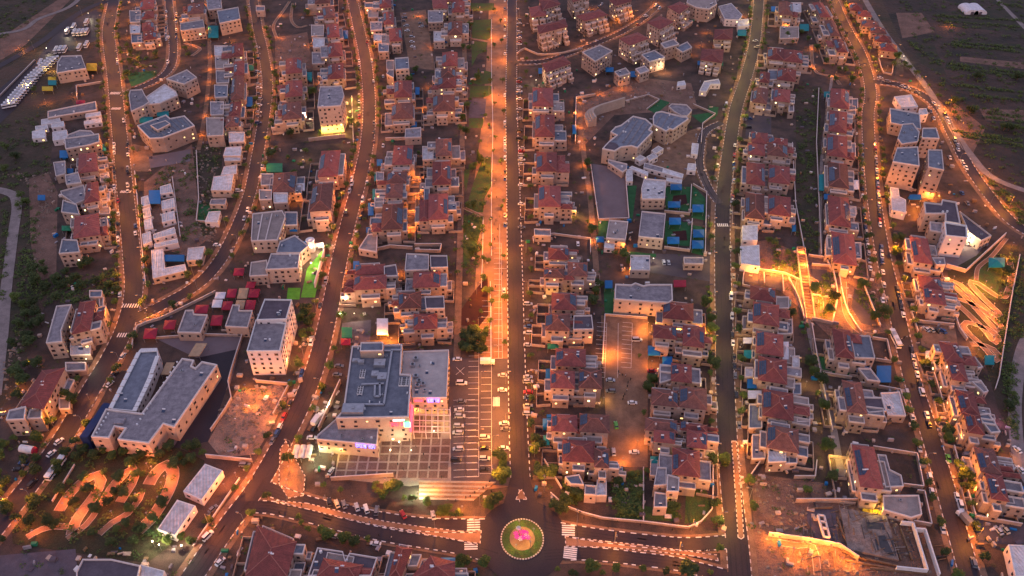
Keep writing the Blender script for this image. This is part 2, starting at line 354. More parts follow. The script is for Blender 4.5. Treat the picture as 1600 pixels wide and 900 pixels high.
road('the outer dirt road', [(1335,-30),(1375,40),(1415,95),(1450,140),(1478,185),(1515,240),(1555,280),(1640,310)], 5, 'paleroad', 0, kerb=False)
road('the western valley road', [(-60,290),(10,300),(26,318),(20,370),(10,450),(4,520),(-8,620)], 5.6, 'paleroad', 0, kerb=False)
road('the eastern valley road', [(1640,470),(1600,540),(1588,600),(1586,660),(1597,730),(1640,800)], 5.6, 'paleroad', 0, kerb=False)
road('the highway', [(-60,135),(20,92),(70,62),(110,30),(150,8),(200,-4)], 6.5, walk=0, kerb=False)
road('the highway access road', [(-60,60),(30,48),(60,30),(110,10),(140,-20)], 4.5, 'paleroad', 0, kerb=False)
road('the southern street upper lane', [(405,758),(440,772),(480,786),(540,800),(600,812),(660,820),(720,822),(770,822)], 6.0, walk=1.5)
road('the southern street lower lane', [(378,792),(420,793),(480,806),(540,822),(600,836),(660,846),(720,856),(775,872)], 5.6, walk=1.5)
road('the eastern link upper lane', [(850,822),(890,830),(950,839),(1020,847),(1080,851),(1150,846)], 5.6, walk=1.5)
road('the eastern link lower lane', [(850,868),(900,865),(950,868),(1000,874),(1060,882),(1150,905)], 5.4, walk=1.5)
road('the school lane', [(1128,192),(1102,206),(1094,235),(1094,262),(1108,296),(1124,318)], 5.0, 'asphalt2', 1.2)
road('the park footpath', [(722,-10),(726,100),(722,220),(720,340),(716,480),(714,560)], 3.4, 'walk', 0, .17, 'footpath', False)
road('the hillside footpath', [(1248,400),(1262,500),(1280,580),(1300,660),(1315,745)], 3.0, 'paleroad', 0, .17, 'footpath', False)
road('the long back path', [(1300,120),(1284,250),(1282,400)], 2.0, 'paleroad', 0, .17, 'footpath', False)
road('the alley of lamps', [(905,160),(912,240),(922,310),(930,400),(935,470)], 3.2, 'walk', 0, .17, 'footpath', False)
road('the yellow alley', [(322,-10),(328,90),(324,150),(317,200),(310,235)], 3.0, 'walk', 0, .17, 'footpath', False)
road('the amber alley', [(650,262),(652,300),(645,340),(640,365)], 5.0, 'walk', 0, .17, 'footpath', False)
def wpoly(k):
    r = ROADS[k]; a = [p.xy+n*(r['w']/2-.15) for p, n in zip(r['line'], r['n'])]; b = [p.xy-n*(r['w']/2-.15) for p, n in zip(r['line'], r['n'])]
    return a+b[::-1]
WP = {k: wpoly(k) for k in ROADS}
# roundabout
RC = P(816, 843); RR = 34/spx(843); RX = 1.0
ym = (P(816,810).y-P(816,877).y)/2; RY = ym*.96; RC = Vector((RC.x, (P(816,810).y+P(816,877).y)/2, 0))
def ell(rx, ry, n=48, z=0, c=RC): return [(c.x+rx*cos(2*pi*i/n), c.y+ry*sin(2*pi*i/n)) for i in range(n)]
RING = ell(RR+9, RY+9)
b = MB(); b.add([(p[0],p[1],.222) for p in RING], [tuple(range(48))]); b.build('roundabout_road', 'asphalt', kind='structure')
WP['ring'] = RING
BLOCK = [[P(x,y).xy for x,y in q] for q in ([(936,490),(1015,490),(1012,735),(948,735)],[(700,560),(800,560),(800,760),(705,752)],[(925,256),(977,264),(983,342),(936,342)],[(1243,135),(1283,135),(1278,400),(1245,400)],PROM,[(1480,420),(1590,380),(1580,570),(1520,570)],[(625,20),(665,15),(680,110),(640,105)],[(1175,740),(1290,755),(1300,900),(1180,900)],[(1262,410),(1345,415),(1380,515),(1262,505)])]
def noblk(p): return onroad(p) or any(inside(p,q) for q in BLOCK)
def onroad(p, skip=None):
    for k, poly in WP.items():
        if k != skip and not 'path' in k and not 'alley' in k and inside(p, poly): return True
    return False
for nm, (x0, y0), (w_, h_) in (('a', (812,790), (34,60)),):
    q = [P(798,745), P(826,745), P(850,815), P(780,815)]
    b = MB(); b.add([(p.x,p.y,.216) for p in q[::-1]], [(0,1,2,3)]); b.build('roundabout_approach', 'asphalt', kind='structure')
    WP['appr'] = [p.xy for p in q]
# kerbs: alternating pale and dark blocks, cut away at junctions
def kerbline(line, nn, o, b, zz=.2):
    seg = []
    acc = 0
    for i in range(len(line)-1):
        a = line[i].xy+nn[i]*o; c = line[i+1].xy+nn[i+1]*o; L = (c-a).length
        k = max(1, int(L/1.5))
        for j in range(k):
            p = a.lerp(c, j/k); q = a.lerp(c, (j+1)/k); acc += 1
            if onroad((p+q)/2): continue
            b.bar((p.x,p.y,zz+.04), (q.x,q.y,zz+.04), .34, .22, acc % 2)
for k, r in ROADS.items():
    if not r['kerb']: continue
    b = MB()
    for sg in (-1, 1): kerbline(r['line'], r['n'], sg*(r['w']/2+.1), b)
    if b.v: b.build('kerb', ['white', 'kerbdark'] if 'link' in k or 'southern' in k or 'avenue' in k else ['rim', 'walk'], kind='structure')
# tyre-darkened and patched strips on the carriageways
M['wear'] = mat('worn_asphalt', (.019,.014,.019), rough=.55, nscale=.4, col2=(.028,.02,.026), fine=.3)
M['patch'] = mat('patched_asphalt', (.045,.034,.042), rough=.8, nscale=.6, namt=.3, fine=.2)
rw = random.Random(2); bw, bp_ = MB(), MB()
for k, r in ROADS.items():
    if not r['kerb']: continue
    L, N_ = r['line'], r['n']
    for o in (-.72,-.26,.26,.72):
        i = 0
        while i < len(L)-8:
            n_ = rw.randint(3,14)
            for j in range(i, min(i+n_, len(L)-1)):
                a, c = L[j].xy+N_[j]*(o*r['w']/2), L[j+1].xy+N_[j+1]*(o*r['w']/2); bw.bar((*a,.207+.0007*20),(*c,.207+.0007*20),.5,.006)
            i += n_+rw.randint(1,8)
    for _ in range(len(L)//14):
        j = rw.randrange(len(L)-1); a = L[j].xy+N_[j]*rw.uniform(-.35,.35)*r['w']; d = (L[j+1]-L[j]).xy; bp_.box(a.x,a.y,.216,rw.uniform(2,7),rw.uniform(1,2.6),.008,atan2(d.y,d.x))
bw.build('tyre_wear', 'wear', kind='structure'); bp_.build('road_patches', 'patch', kind='structure')
# roundabout island
t = empty('roundabout_island', (RC.x, RC.y, .22), label='round planted traffic island with a lit sculpture in its middle', cat='traffic island')
b = MB(); e = ell(RR, RY, 96); e2 = ell(RR-.5, RY-.5, 96)
for i in range(96):
    j = (i+1) % 96
    b.add([(*e[i],.22),(*e[j],.22),(*e[j],.55),(*e[i],.55),(*e2[j],.55),(*e2[i],.55)], [(0,1,2,3),(3,2,4,5)], i % 2)
b.build('kerb_ring', ['rim', 'walk'], t)
b = MB(); b.add([(*p,.5) for p in ell(RR-.45, RY-.45)], [tuple(range(48))]); b.build('planting_bed', 'grass', t)
b = MB(); b.prism(ell(RR*.58, RY*.58, 36), .5, .62); b.build('paved_disc', 'prom', t)
# road markings: zebra crossings and lane lines
zb = MB()
def zebra(p0, p1, n, w, L):
    a, c = P(*p0), P(*p1); d = (c-a).normalized(); r = atan2(d.y, d.x)
    for i in range(n):
        q = a.lerp(c, (i+.5)/n); zb.box(q.x, q.y, .225, w, L, .012, r)
zebra((740,811),(740,830),5,.6,5); zebra((736,842),(736,860),5,.6,5); zebra((888,820),(888,838),5,.6,5); zebra((892,855),(890,874),6,.6,5)
zebra((190,478),(222,478),8,.6,3); zebra((183,524),(210,524),7,.6,3); zebra((172,146),(188,146),7,.6,3.5); zebra((174,170),(189,170),7,.6,3)
zebra((188,300),(205,300),7,.6,2.4); zebra((770,628),(781,628),5,.5,5.5); zebra((1120,352),(1138,352),6,.6,3)
for a, c in (((778,560),(800,560)), ((805,200),(805,200.1))): pass
zb.build('zebra_crossings', 'white', kind='structure')
ln = MB()
def line_(pts, w=.16, m=0, z=.24, dash=0):
    L = smooth_line([P(x,y) for x, y in pts], 3)
    for i in range(len(L)-1):
        if dash and i % 2: continue
        a, c = L[i], L[i+1]; ln.bar((a.x,a.y,z), (c.x,c.y,z), w, .012)
line_([(768,30),(768,110),(770,200),(768,300),(768,400)], .3); line_([(755,340),(754,400),(752,450)], .3); line_([(766,440),(767,560)], .3)
line_([(811,765),(812,785)], .2); line_([(781,350),(779,560)], .14); line_([(779,420),(792,420)],.14)
def stalls(x0,y0,x1,y1,n,L=4.8,side=1):                    # parking bays ruled off a line
    a, c = P(x0,y0), P(x1,y1); d = (c-a).normalized(); nrm = Vector((d.y,-d.x,0))*side
    ln.bar((a.x,a.y,.1), (c.x,c.y,.1), .13, .03)
    for i in range(n+1):
        q = a.lerp(c, i/n); e = q+nrm*L; ln.bar((q.x,q.y,.1), (e.x,e.y,.1), .13, .03)
stalls(705,620,703,745,12,5,-1) if 0 else None
stalls(725,625,727,745,12); stalls(725,625,727,745,12,5,-1); stalls(748,540,748,745,22); stalls(768,470,768,740,26); stalls(783,380,785,560,20,4); 
stalls(948,505,945,590,12); stalls(966,505,965,590,12,.1); stalls(988,505,986,575,10); 
ln.box(P(719,580).x, P(719,580).y, .09, 6, .15, .03, .9); ln.box(P(719,580).x, P(719,580).y, .09, 6, .15, .036, -.9)
ln.build('road_markings', 'white', kind='structure')
# chequer-kerbed medians
def median(name, pts, m='prom', zz=.26):
    w = ccw([P(x,y)[:2] for x,y in pts]); b = MB(); b.prism(w, .2, zz+.05); b.build(name, m, kind='structure')
    b = MB(); n = len(w)
    for i in range(n):
        a, c = Vector(w[i]), Vector(w[(i+1)%n]); k = max(1, int((c-a).length/1.1))
        for j in range(k):
            p, q = a.lerp(c,j/k), a.lerp(c,(j+1)/k); b.bar((p.x,p.y,.3),(q.x,q.y,.3),.30,.24,j%2)
    b.build('kerb', ['rim','kerbdark'], kind='structure')
median('road_median', [(752,830),(750,850),(720,846),(660,834),(600,824),(540,811),(480,796),(432,786),(432,783),(480,787),(540,802),(600,815),(660,824),(720,831)])
median('road_median', [(883,838),(884,854),(950,856),(1020,862),(1080,869),(1122,877),(1120,868),(1060,860),(1000,852),(950,847),(900,841)])
median('road_median', [(1143,690),(1150,690),(1157,760),(1162,840),(1158,843),(1153,840),(1148,760)])
median('traffic_island', [(812,768),(816,766),(823,781),(806,781)])
median('kerbed_plot', [(438,702),(447,690),(477,745),(474,775),(450,779),(436,755)], 'dirt')
sheet('garden_bed', [(779,710),(793,712),(791,755),(780,757)], 'grass', .16)
# large paved plaza of the shopping centre: terracotta panels between pale bands
M['plazaband'] = mat('pale_plaza_paving', (.34,.27,.22), nscale=.5, namt=.2, fine=.15)
pl = MB(); q = [P(*p) for p in ((592,655),(703,640),(705,752),(640,760),(522,748),(530,700))]
pl.add([(p.x,p.y,.10) for p in q[::-1]], [tuple(range(6))]); plaza = pl.build('shopping_plaza', 'plazaband', kind='structure')
M['panel'] = mat('terracotta_paving', (.165,.10,.08), var=.2, nscale=.8, fine=.3)
pm = MB(); pm.box(0,0,0,1,1,.05); pmesh = pm.mesh('paving_panel', 'panel')
PQ = [(p.x, p.y) for p in q]; CELL = 4.25
x = P(522,748).x+2.2
while x < P(704,700).x:
    y = P(640,758).y+1
    while y < P(650,645).y:
        if all(inside((x+a, y+b_), PQ) for a in (-1.7,1.7) for b_ in (-1.7,1.7)):
            o = link('paving_panel', pmesh, plaza, (x, y, .105)); o.scale = (3.5, 3.5, 1)
        y += CELL
    x += CELL
# broad steps below the plaza
st = empty('plaza_steps', P(700,757), label='broad pale stone steps leading down from the shopping plaza', cat='steps')
for i in range(9):
    b = MB(); y0 = 752+i*3.2; a, c = P(655,y0), P(775-i*4,y0+2); d = P(655,y0+3.2)
    b.prism(ccw([a[:2], c[:2], P(772-i*4,y0+5)[:2], d[:2]]), .1, .75-.06*i); b.build('step', 'walk' if i % 2 else 'plazaband', st)
# ================================================================== BUILDINGS
wm = MB(); wm.box(0,.03,-.62,1.05,.12,1.24,0,0); wm.box(0,-.04,-.72,1.35,.1,.1,0,1); wm.box(0,-.04,.62,1.35,.1,.12,0,1); wm.box(-.6,-.03,-.62,.12,.1,1.24,0,1); wm.box(.6,-.03,-.62,.12,.1,1.24,0,1)
WDARK = wm.mesh('window', ['glass','shutter']); WLIT = wm.mesh('window_lit', ['litw','shutter']); WBRI = wm.mesh('window_bright', ['litb','shutter'])
sm = MB(); sm.box(0,0,0,1.7,1.0,.07); SOL = sm.mesh('solar_panel', 'solar')
hm = MB(); hm.cyl((-.65,0,.75),(.65,0,.75),.3,.3,10); hm.box(0,0,0,.1,.1,.5); hm.box(.4,0,0,.1,.1,.5,0); hm.box(-.4,0,0,.1,.1,.5,0)
hm.add([(-.7,-.3,.55),(.7,-.3,.55),(.7,-1.5,.1),(-.7,-1.5,.1)], [(3,2,1,0)], 1); HEAT = hm.mesh('water_heater', ['tank','solar'])
am = MB(); am.box(0,0,0,1.3,1.1,1.0); am.cyl((0,0,1.0),(0,0,1.12),.4,.4,10,1); ACU = am.mesh('cooling_unit', ['metal','steel'])
dm = MB(); dm.cyl((0,0,0),(0,0,.9),.55,.55,12); dm.cyl((0,0,.9),(0,0,1.05),.3,.2,8); DRUM = dm.mesh('water_drum', ['tank'])
ch = MB(); ch.box(0,0,0,.6,.6,1.1); ch.box(0,0,1.1,.8,.8,.15,0); CHIM = ch.mesh('chimney', ['rim'])
def windows(root, a, b, z0, z1, every=3.2, lit=.075, big=False, bright=False):
    d = Vector((b[0]-a[0], b[1]-a[1])); L = d.length
    if L < 2.2: return
    n = max(1, int(L/every)); fl = max(1, int((z1-z0)/2.9)); r = atan2(d.y, d.x); nn = Vector((d.y,-d.x)).normalized()
    for f in range(fl):
        z = z1-1.7-2.9*f
        if z < .9: break
        for i in range(n):
            if random.random() < .13: continue
            t = (i+.5+random.uniform(-.1,.1))/n; p = Vector((a[0],a[1]))+d*t+nn*.05
            q = random.random(); me = WLIT if q < lit else (WBRI if q < lit*1.25 or bright else WDARK)
            o = bpy.data.objects.new('window', me); C.objects.link(o); o.parent = root
            o.location = (p.x-root.location.x, p.y-root.location.y, z); o.rotation_euler = (0,0,r)
            o.scale = (random.choice((.65,.9,.9,1.25)), 1, random.choice((.7,.9,.9)))
def vis(a, b):                                             # is the wall a->b turned toward the camera?
    nn = Vector((b[1]-a[1], -(b[0]-a[0]))); m = Vector(((a[0]+b[0])/2, (a[1]+b[1])/2))
    return nn.dot(-m) > 0 and True
def putinst(name, me, root, x, y, z, r=0, s=1):
    o = bpy.data.objects.new(name, me); C.objects.link(o); o.parent = root
    o.location = (x-root.location.x, y-root.location.y, z); o.rotation_euler = (0,0,r); o.scale = (s,s,s); return o
def flatblock(root, poly, z0, H, wall='stone', roof='flat', name='wall', par=.7, rim=.32, win=True, every=3.2, lit=.08, clutter=1, bright=False):
    poly = ccw([Vector(p[:2]) for p in poly])
    b = MB(); b.prism(poly, z0, H, cap=False); b.build(name, wall, root)
    ins = inset(poly, rim); b = MB(); b.add([(p.x,p.y,H-.02) for p in ins], [tuple(range(len(ins)))])
    b.build('roof', roof, root)
    b = MB(); n = len(poly)
    for i in range(n):
        j = (i+1)%n; a, c, d, e = poly[i], poly[j], ins[j], ins[i]
        b.add([(a.x,a.y,H),(c.x,c.y,H),(c.x,c.y,H+par),(a.x,a.y,H+par),(d.x,d.y,H+par),(e.x,e.y,H+par),(d.x,d.y,H-.02),(e.x,e.y,H-.02)], [(0,1,2,3),(3,2,4,5),(5,4,6,7)])
    b.build('parapet', 'rim' if wall != 'plaster' else 'white', root)
    if win:
        for i in range(n):
            a, c = poly[i], poly[(i+1)%n]
            if vis(a, c): windows(root, a, c, z0, H, every, lit, bright=bright)
    if clutter:
        xs = [p.x for p in poly]; ys = [p.y for p in poly]; A = abs(area([tuple(p) for p in poly]))
        ii = inset(poly, 1.3)
        for _ in range(int(min(14, A/45*clutter)+random.random()*1.5)):
            x, y = random.uniform(min(xs),max(xs)), random.uniform(min(ys),max(ys))
            if inside((x,y), ii): 
                nm, me = random.choice((('water_heater',HEAT),('cooling_unit',ACU),('water_heater',HEAT),('water_drum',DRUM)))
                putinst(nm, me, root, x, y, H-.02, random.choice((0,0,pi/2))+random.uniform(-.1,.1), random.uniform(.8,1.1))
def hiproof(root, quad, H, rise, over=.45, mt='tile'):
    # quad ccw: fl, fr, br, bl ; ridge along the longer direction
    q = [Vector(p[:2]) for p in quad]; c = sum(q, Vector((0,0)))/4
    q = [c+(p-c)*(1+over*2/((p-c).length*1.5)) for p in q]
    w = (q[1]-q[0]).length; d = (q[3]-q[0]).length
    if d >= w:
        m0, m1 = (q[0]+q[1])/2, (q[3]+q[2])/2; ax = (m1-m0).normalized(); k = min(w*.5, d*.42); r0, r1 = m0+ax*k, m1-ax*k
        fs = [((0,1,'a'),), ]
        v = [(*p, H) for p in q]+[(*r0,H+rise),(*r1,H+rise)]
        F_ = [(0,1,4),(1,2,5,4),(2,3,5),(3,0,4,5)]; rid = [(0,4),(1,4),(2,5),(3,5),(4,5)]
    else:
        m0, m1 = (q[0]+q[3])/2, (q[1]+q[2])/2; ax = (m1-m0).normalized(); k = min(d*.5, w*.42); r0, r1 = m0+ax*k, m1-ax*k
        v = [(*p, H) for p in q]+[(*r0,H+rise),(*r1,H+rise)]
        F_ = [(0,1,5,4),(1,2,5),(2,3,4,5),(3,0,4)]; rid = [(0,4),(3,4),(1,5),(2,5),(4,5)]
    b = MB(); b.add(v, F_); b.add([(x,y,z-.22) for x,y,z in v[:4]]+v[:4], [(0,1,5,4),(1,2,6,5),(2,3,7,6),(3,0,4,7),(3,2,1,0)])
    rf = b.build('roof', mt, root)
    b = MB()
    for i, j in rid: b.bar(Vector(v[i])+Vector((0,0,.06)), Vector(v[j])+Vector((0,0,.06)), .28, .16)
    o = link('ridge_cap', b.mesh('ridge_cap', 'ridge', root.location), rf)
    return v, F_
def solar_on(root, v, face, rows, cols, ctr=.5, fu=.8):
    P_ = [Vector(v[i]) for i in face]; n = (P_[1]-P_[0]).cross(P_[2]-P_[0]).normalized()
    a, b = P_[0], P_[1]; e = (b-a); L = e.length; e.normalize(); up = n.cross(e); c = sum(P_, Vector())/len(P_)
    o = a+e*(L*ctr)+up*1.0; M3 = Matrix((e, up, n)).transposed().to_4x4()
    for r in range(rows):
        for q in range(cols):
            p = o+e*((q-(cols-1)/2)*1.8)+up*(r*1.1)+n*.12
            ob = bpy.data.objects.new('solar_panel', SOL); C.objects.link(ob); ob.parent = root
            ob.matrix_local = Matrix.Translation(p-root.location) @ M3
def rect(k, x0, y0, x1, y1, dx, H):
    ca, cb = cx(k, (x0+x1)/2-dx/2, y0), cx(k, (x0+x1)/2+dx/2, y1)
    a, b = P(*ca, H), P(*cb, H); ax = (a-b).xy.normalized(); pr = Vector((ax.y,-ax.x))
    wpx = abs(x1-x0) - abs(dx)*.75; wpx = max(wpx, abs(x1-x0)*.55)
    w = wpx/(4 if k else 1)/(F/((HGT-H)/(SP+((ca[1]+cb[1])/2-450)/F*CP)))*abs(pr.x)**.3
    h = pr*w/2
    a, b = a.xy, b.xy
    return [b-h, b+h, a+h, a-h], ax, pr, w, (a-b).length
def blobs(root, quad, ax, pr, w, d, H, wall, n, rnd, side=None, front=True, deep=False):
    """lower stone blocks with walled roof terraces stepping down round a house"""
    fl, fr, br, bl = quad
    if front:
        z = H*rnd.uniform(.45,.7); dd = rnd.uniform(2.2,3.6); a = rnd.uniform(0,.35); b = rnd.uniform(.65,1)
        p = fl.lerp(fr,a); q = fl.lerp(fr,b)
        flatblock(root, [p-ax*dd, q-ax*dd, q+ax*.1, p+ax*.1], 0, z, wall, rnd.choice(('flat','flatwarm','flat')), 'terrace_block', .9, .28, clutter=.8)
    if rnd.random() < .8:                                  # lower block joining the house behind
        p, q = bl.lerp(br,rnd.uniform(0,.25)), bl.lerp(br,rnd.uniform(.7,1)); e = rnd.uniform(1.8,3.4)
        flatblock(root, [p-ax*.1, q-ax*.1, q+ax*e, p+ax*e], 0, H*rnd.uniform(.6,.85), wall, rnd.choice(('flat','flatwarm')), 'terrace_block', .7, .28, clutter=1)
    for sd in (-1,1):
        main = side is None or side == sd
        k = rnd.randint(max(1,n-1), n+1) if main else rnd.randint(1,2)
        for i in range(k):
            t0 = (i+rnd.uniform(.02,.12))/k; t1 = (i+rnd.uniform(.8,.98))/k; e = (rnd.uniform(4,8) if deep else rnd.uniform(2.8,5.6)) if main else rnd.uniform(1.2,3); z = H*rnd.choice((.35,.6,.62,.85))
            A, B = (fl, bl) if sd < 0 else (fr, br); p, q = A.lerp(B,t0), A.lerp(B,t1)
            if noblk(p+pr*sd*(e+1)) or noblk(q+pr*sd*(e+1)): continue
            poly = [p+pr*sd*e, q+pr*sd*e, q-pr*sd*.1, p-pr*sd*.1]
            if rnd.random() < .16 and e > 3:
                z = H*.86; pq = [p-pr*sd*.1, q-pr*sd*.1, q+pr*sd*e, p+pr*sd*e]; pq = ccw(pq)
                b = MB(); b.prism(pq, 0, z); b.build('side_wing', wall, root); hiproof(root, pq, z, 1.1)
                for i_ in range(4):
                    if vis(pq[i_], pq[(i_+1)%4]): windows(root, pq[i_], pq[(i_+1)%4], 0, z)
            else: flatblock(root, poly, 0, z, wall, rnd.choice(('flat','flatwarm','flatblue','flat')), 'terrace_block', .9, .28, clutter=1.6)
            if main and rnd.random() < .5 and z > 5:
                e2 = e+rnd.uniform(2,3.2); p2, q2 = p.lerp(q,.15), p.lerp(q,.9)
                if not (noblk(p2+pr*sd*e2) or noblk(q2+pr*sd*e2)): flatblock(root, [p2+pr*sd*e2, q2+pr*sd*e2, q2+pr*sd*(e+.05), p2+pr*sd*(e+.05)], 0, z*.5, wall, rnd.choice(('flat','flatwarm')), 'terrace_block', .8, .25, clutter=1)
        A, B = (fl, bl) if sd < 0 else (fr, br); e = rnd.uniform(6,8.5)
        c1, c2 = A-ax*rnd.uniform(1,3)+pr*sd*e, B+ax*1.0+pr*sd*e
        if not (noblk(c1) or noblk(c2) or noblk((c1+c2)/2)):
            b = MB(); A2 = A-ax*2
            for u_, v_ in ((A2,c1),(c1,c2),(c2,B+ax*1.0),(c1.lerp(c2,.5),A.lerp(B,.5))): b.bar((*u_,.8),(*v_,.8),.28,1.6)
            b.build('yard_wall', wall, root)
def hiphouse(spec, H, label, group, rnd, name='terraced_house', sol=None, side=None, front=True, n=2, wall='stone', ext=True, deep=False):
    H = H*rnd.uniform(.94,1.08)
    quad, ax, pr, w, d = rect(*spec, H)
    c = sum(quad, Vector((0,0)))/4
    root = empty(name, (c.x,c.y,0), label=label, cat='house', group=group)
    b = MB(); b.prism(quad, 0, H, cap=True); b.build('wall', wall, root)
    b = MB(); b.prism(inset(quad,-.12), H-.25, H-.02, bottom=True); b.build('cornice', 'rim', root)
    v, F_ = hiproof(root, quad, H, min(w,d)*rnd.uniform(.22,.31), mt='tile_old' if rnd.random() < .28 else 'tile')
    for i in range(4):
        a, e = quad[i], quad[(i+1)%4]
        if vis(a, e): windows(root, a, e, 0, H)
    s = sol if sol is not None else (-1 if rnd.random() < .75 else 1)
    if s:
        cand = [f for f in F_ if ((0 in f and 3 in f) if s < 0 else (1 in f and 2 in f))]
        f = cand[0]; i0 = (3,0) if s < 0 else (1,2)
        face = [i0[0], i0[1], f[-1] if len(f)==4 else [q for q in f if q > 3][0]]
        ln_ = (Vector(v[i0[0]])-Vector(v[i0[1]])).length
        solar_on(root, v, face, 2 if w < 11 else 3, max(2, int(ln_*.6/1.8)), rnd.uniform(.42,.58))
    top = H+min(w,d)*.16
    for _ in range(rnd.randint(1,3)):
        p = c+pr*w*rnd.uniform(.1,.28)*rnd.choice((-1,1))+ax*d*rnd.uniform(-.2,.2)
        putinst(*rnd.choice((('water_heater',HEAT),('water_heater',HEAT),('chimney',CHIM))), root, p.x, p.y, top-.2, rnd.uniform(-.2,.2), .95)
    if ext: blobs(root, quad, ax, pr, w, d, H, wall, n, rnd, side, front, deep)
    return root
# rows of houses: (where, tags, [(crop, x0,y0,x1,y1,dx,[H])...]) read off from the far end to the near end
HROWS = [
 ('row west of the yellow alley', dict(side=-1,deep=True), 7, [('A1',880,5,960,55,0),('A1',890,75,960,115,0),('A1',890,145,960,190,0),('A1',898,200,975,245,0)]),
 ('row east of the yellow alley', dict(side=-1,n=3,deep=True), 9, [('A1',1175,25,1270,85,0),('A1',1450,275,1517,350,0),('A1',1462,385,1525,465,0),('A1',1445,475,1525,620,-8),('A1',1432,640,1505,725,-10),('A1',1412,728,1495,790,-8)]),
 ('inner row beside the curving street', dict(side=-1,deep=True), 9, [('A2',370,-60,460,20,0),('A2',415,45,495,110,12),('A2',440,155,520,230,8),('A2',450,275,540,350,5),('A2',450,400,545,490,0)]),
 ('short row west of the floodlit synagogue', dict(side=-1), 10, [('A2',188,368,284,455,0),('A2',185,510,287,600,0),('A2',165,640,280,742,0)]),
 ('row below the green garden', dict(side=1), 12, [('B2',392,45,525,200,-20,10),('B2',340,250,480,415,-20),('B2',105,180,250,300,-15,6)]),
 ('row right of the curving street', dict(side=-1,deep=True), 9, [('A2',770,-20,845,45,5),('A2',795,80,862,150,5),('A2',832,180,912,255,5),('A2',865,508,972,605,0),('A2',850,650,978,740,0),('B2',855,12,980,125,-10),('B2',822,175,940,240,-5,8),('B2',812,248,916,332,-5),('B2',785,378,920,530,-10)]),
 ('row left of the park footpath', dict(), 9, [('A2',1185,-60,1290,5,0),('A2',1225,12,1302,75,0),('A2',1200,138,1288,215,0),('A2',1165,330,1258,410,0),('A2',1160,430,1245,485,0),('A2',1140,488,1248,548,0),('A2',1108,598,1240,692,0),('B2',1125,-30,1222,70,0),('B2',1105,112,1217,250,0),('B2',1080,312,1198,468,0)]),
 ('cluster above the shopping centre', dict(), 9, [('B2',625,755,800,812,-5),('B2',615,822,812,905,-5),('B2',985,798,1148,892,-5),('C2',895,28,1028,122,0),('C2',990,162,1128,252,0)]),
 ('row right of the central avenue', dict(side=1,n=3,deep=True), 10, [('A3',130,550,255,662,0),('A3',145,722,265,852,0),('B3',155,52,278,168,0),('B3',168,262,302,388,0),('B3',232,652,352,718,0,7),('B3',203,778,322,832,0),('B3',352,742,468,822,0),('C3',252,35,398,132,0),('C3',212,162,358,262,0),('C3',278,382,455,485,0),('C3',246,520,388,622,0),('C3',422,512,556,622,0),('C3',252,795,402,892,0),('C3',428,792,602,898,0),('D3',320,55,512,182,0),('D3',518,108,602,216,0)]),
 ('row left of the straight eastern street', dict(), 10, [('C3',950,92,1128,192,0,8),('C3',888,236,1024,312,0),('C3',1072,240,1198,362,0),('C3',1000,478,1118,582,0),('C3',878,638,1032,732,0),('C3',1052,624,1212,748,0),('C3',840,822,1025,895,0),('C3',1058,848,1212,895,0),('D3',893,-5,1012,62,0),('D3',1098,-5,1214,95,0),('D3',1008,112,1168,268,0)]),
 ('row right of the straight eastern street', dict(side=1,n=2), 8, [('A4',70,18,152,92,0,11),('A4',0,303,98,372,0),('A4',100,318,212,386,0),('A3',1548,455,1610,512,-5),('A4',60,435,172,502,-5),('A4',38,558,138,632,-5),('A3',1505,555,1600,642,-10),('A3',1500,830,1595,895,0),('A4',8,865,118,915,0),('B3',1478,0,1578,66,0),('B4',0,0,118,72,0),('B3',1468,122,1578,250,0),('B4',8,138,132,242,0),('B3',1460,312,1575,462,0),('B4',6,328,138,442,0)]),
 ('long row behind the straight eastern street', dict(side=1,n=2,deep=True), 8, [('C3',1495,-5,1640,75,0),('C3',1512,98,1664,226,0),('C3',1532,284,1690,412,0),('C3',1545,440,1712,584,0),('C3',1572,648,1752,808,0),('C3',1600,872,1784,1010,0)]),
 ('long row left of the far eastern street', dict(side=1,n=3), 7, [('A4',392,562,505,672,-4),('A4',383,698,492,822,-4),('A4',372,848,492,975,0),('B4',378,122,500,268,8),('B4',378,332,512,508,12),('B4',400,558,548,748,16)]),
 ('slanting row left of the far eastern street', dict(side=-1), 9, [('A4',285,20,385,105,50),('A4',358,132,445,222,40),('A4',408,248,492,325,30)]),
 ('small row right of the far eastern street', dict(side=0,front=False,ext=False), 6, [('A4',508,28,592,66,10),('A4',560,74,645,102,10),('A4',585,134,692,166,10),('A4',640,178,735,206,8),('A4',668,228,768,262,8),('A4',702,278,805,318,8)]),
 ('large row left of the far eastern street', dict(side=1,n=2,deep=True), 10, [('C4',408,262,530,430,25),('C4',470,588,610,775,35),('D4',535,92,708,342,55)]),
 ('large row right of the far eastern street', dict(side=1,n=3,deep=True), 10, [('B4',892,588,1020,740,30,8),('B4',945,828,1085,908,20,8),('C4',975,8,1105,95,15,8),('C4',1078,342,1218,458,45),('C4',1130,468,1242,575,30),('C4',1180,648,1315,790,40),('C4',1232,790,1345,905,30),('D4',1298,105,1448,252,45),('D4',1368,270,1495,420,40)]),
]
rnd = random.Random(3)
for where, kw, H0, L in HROWS:
    for i, s in enumerate(L):
        H = s[6] if len(s) > 6 else H0
        hiphouse(s[:6], H, 'red-roofed house, %s from top of the %s' % (nth(i+1), where),
                 'red-roofed houses in the '+where, rnd, **kw)
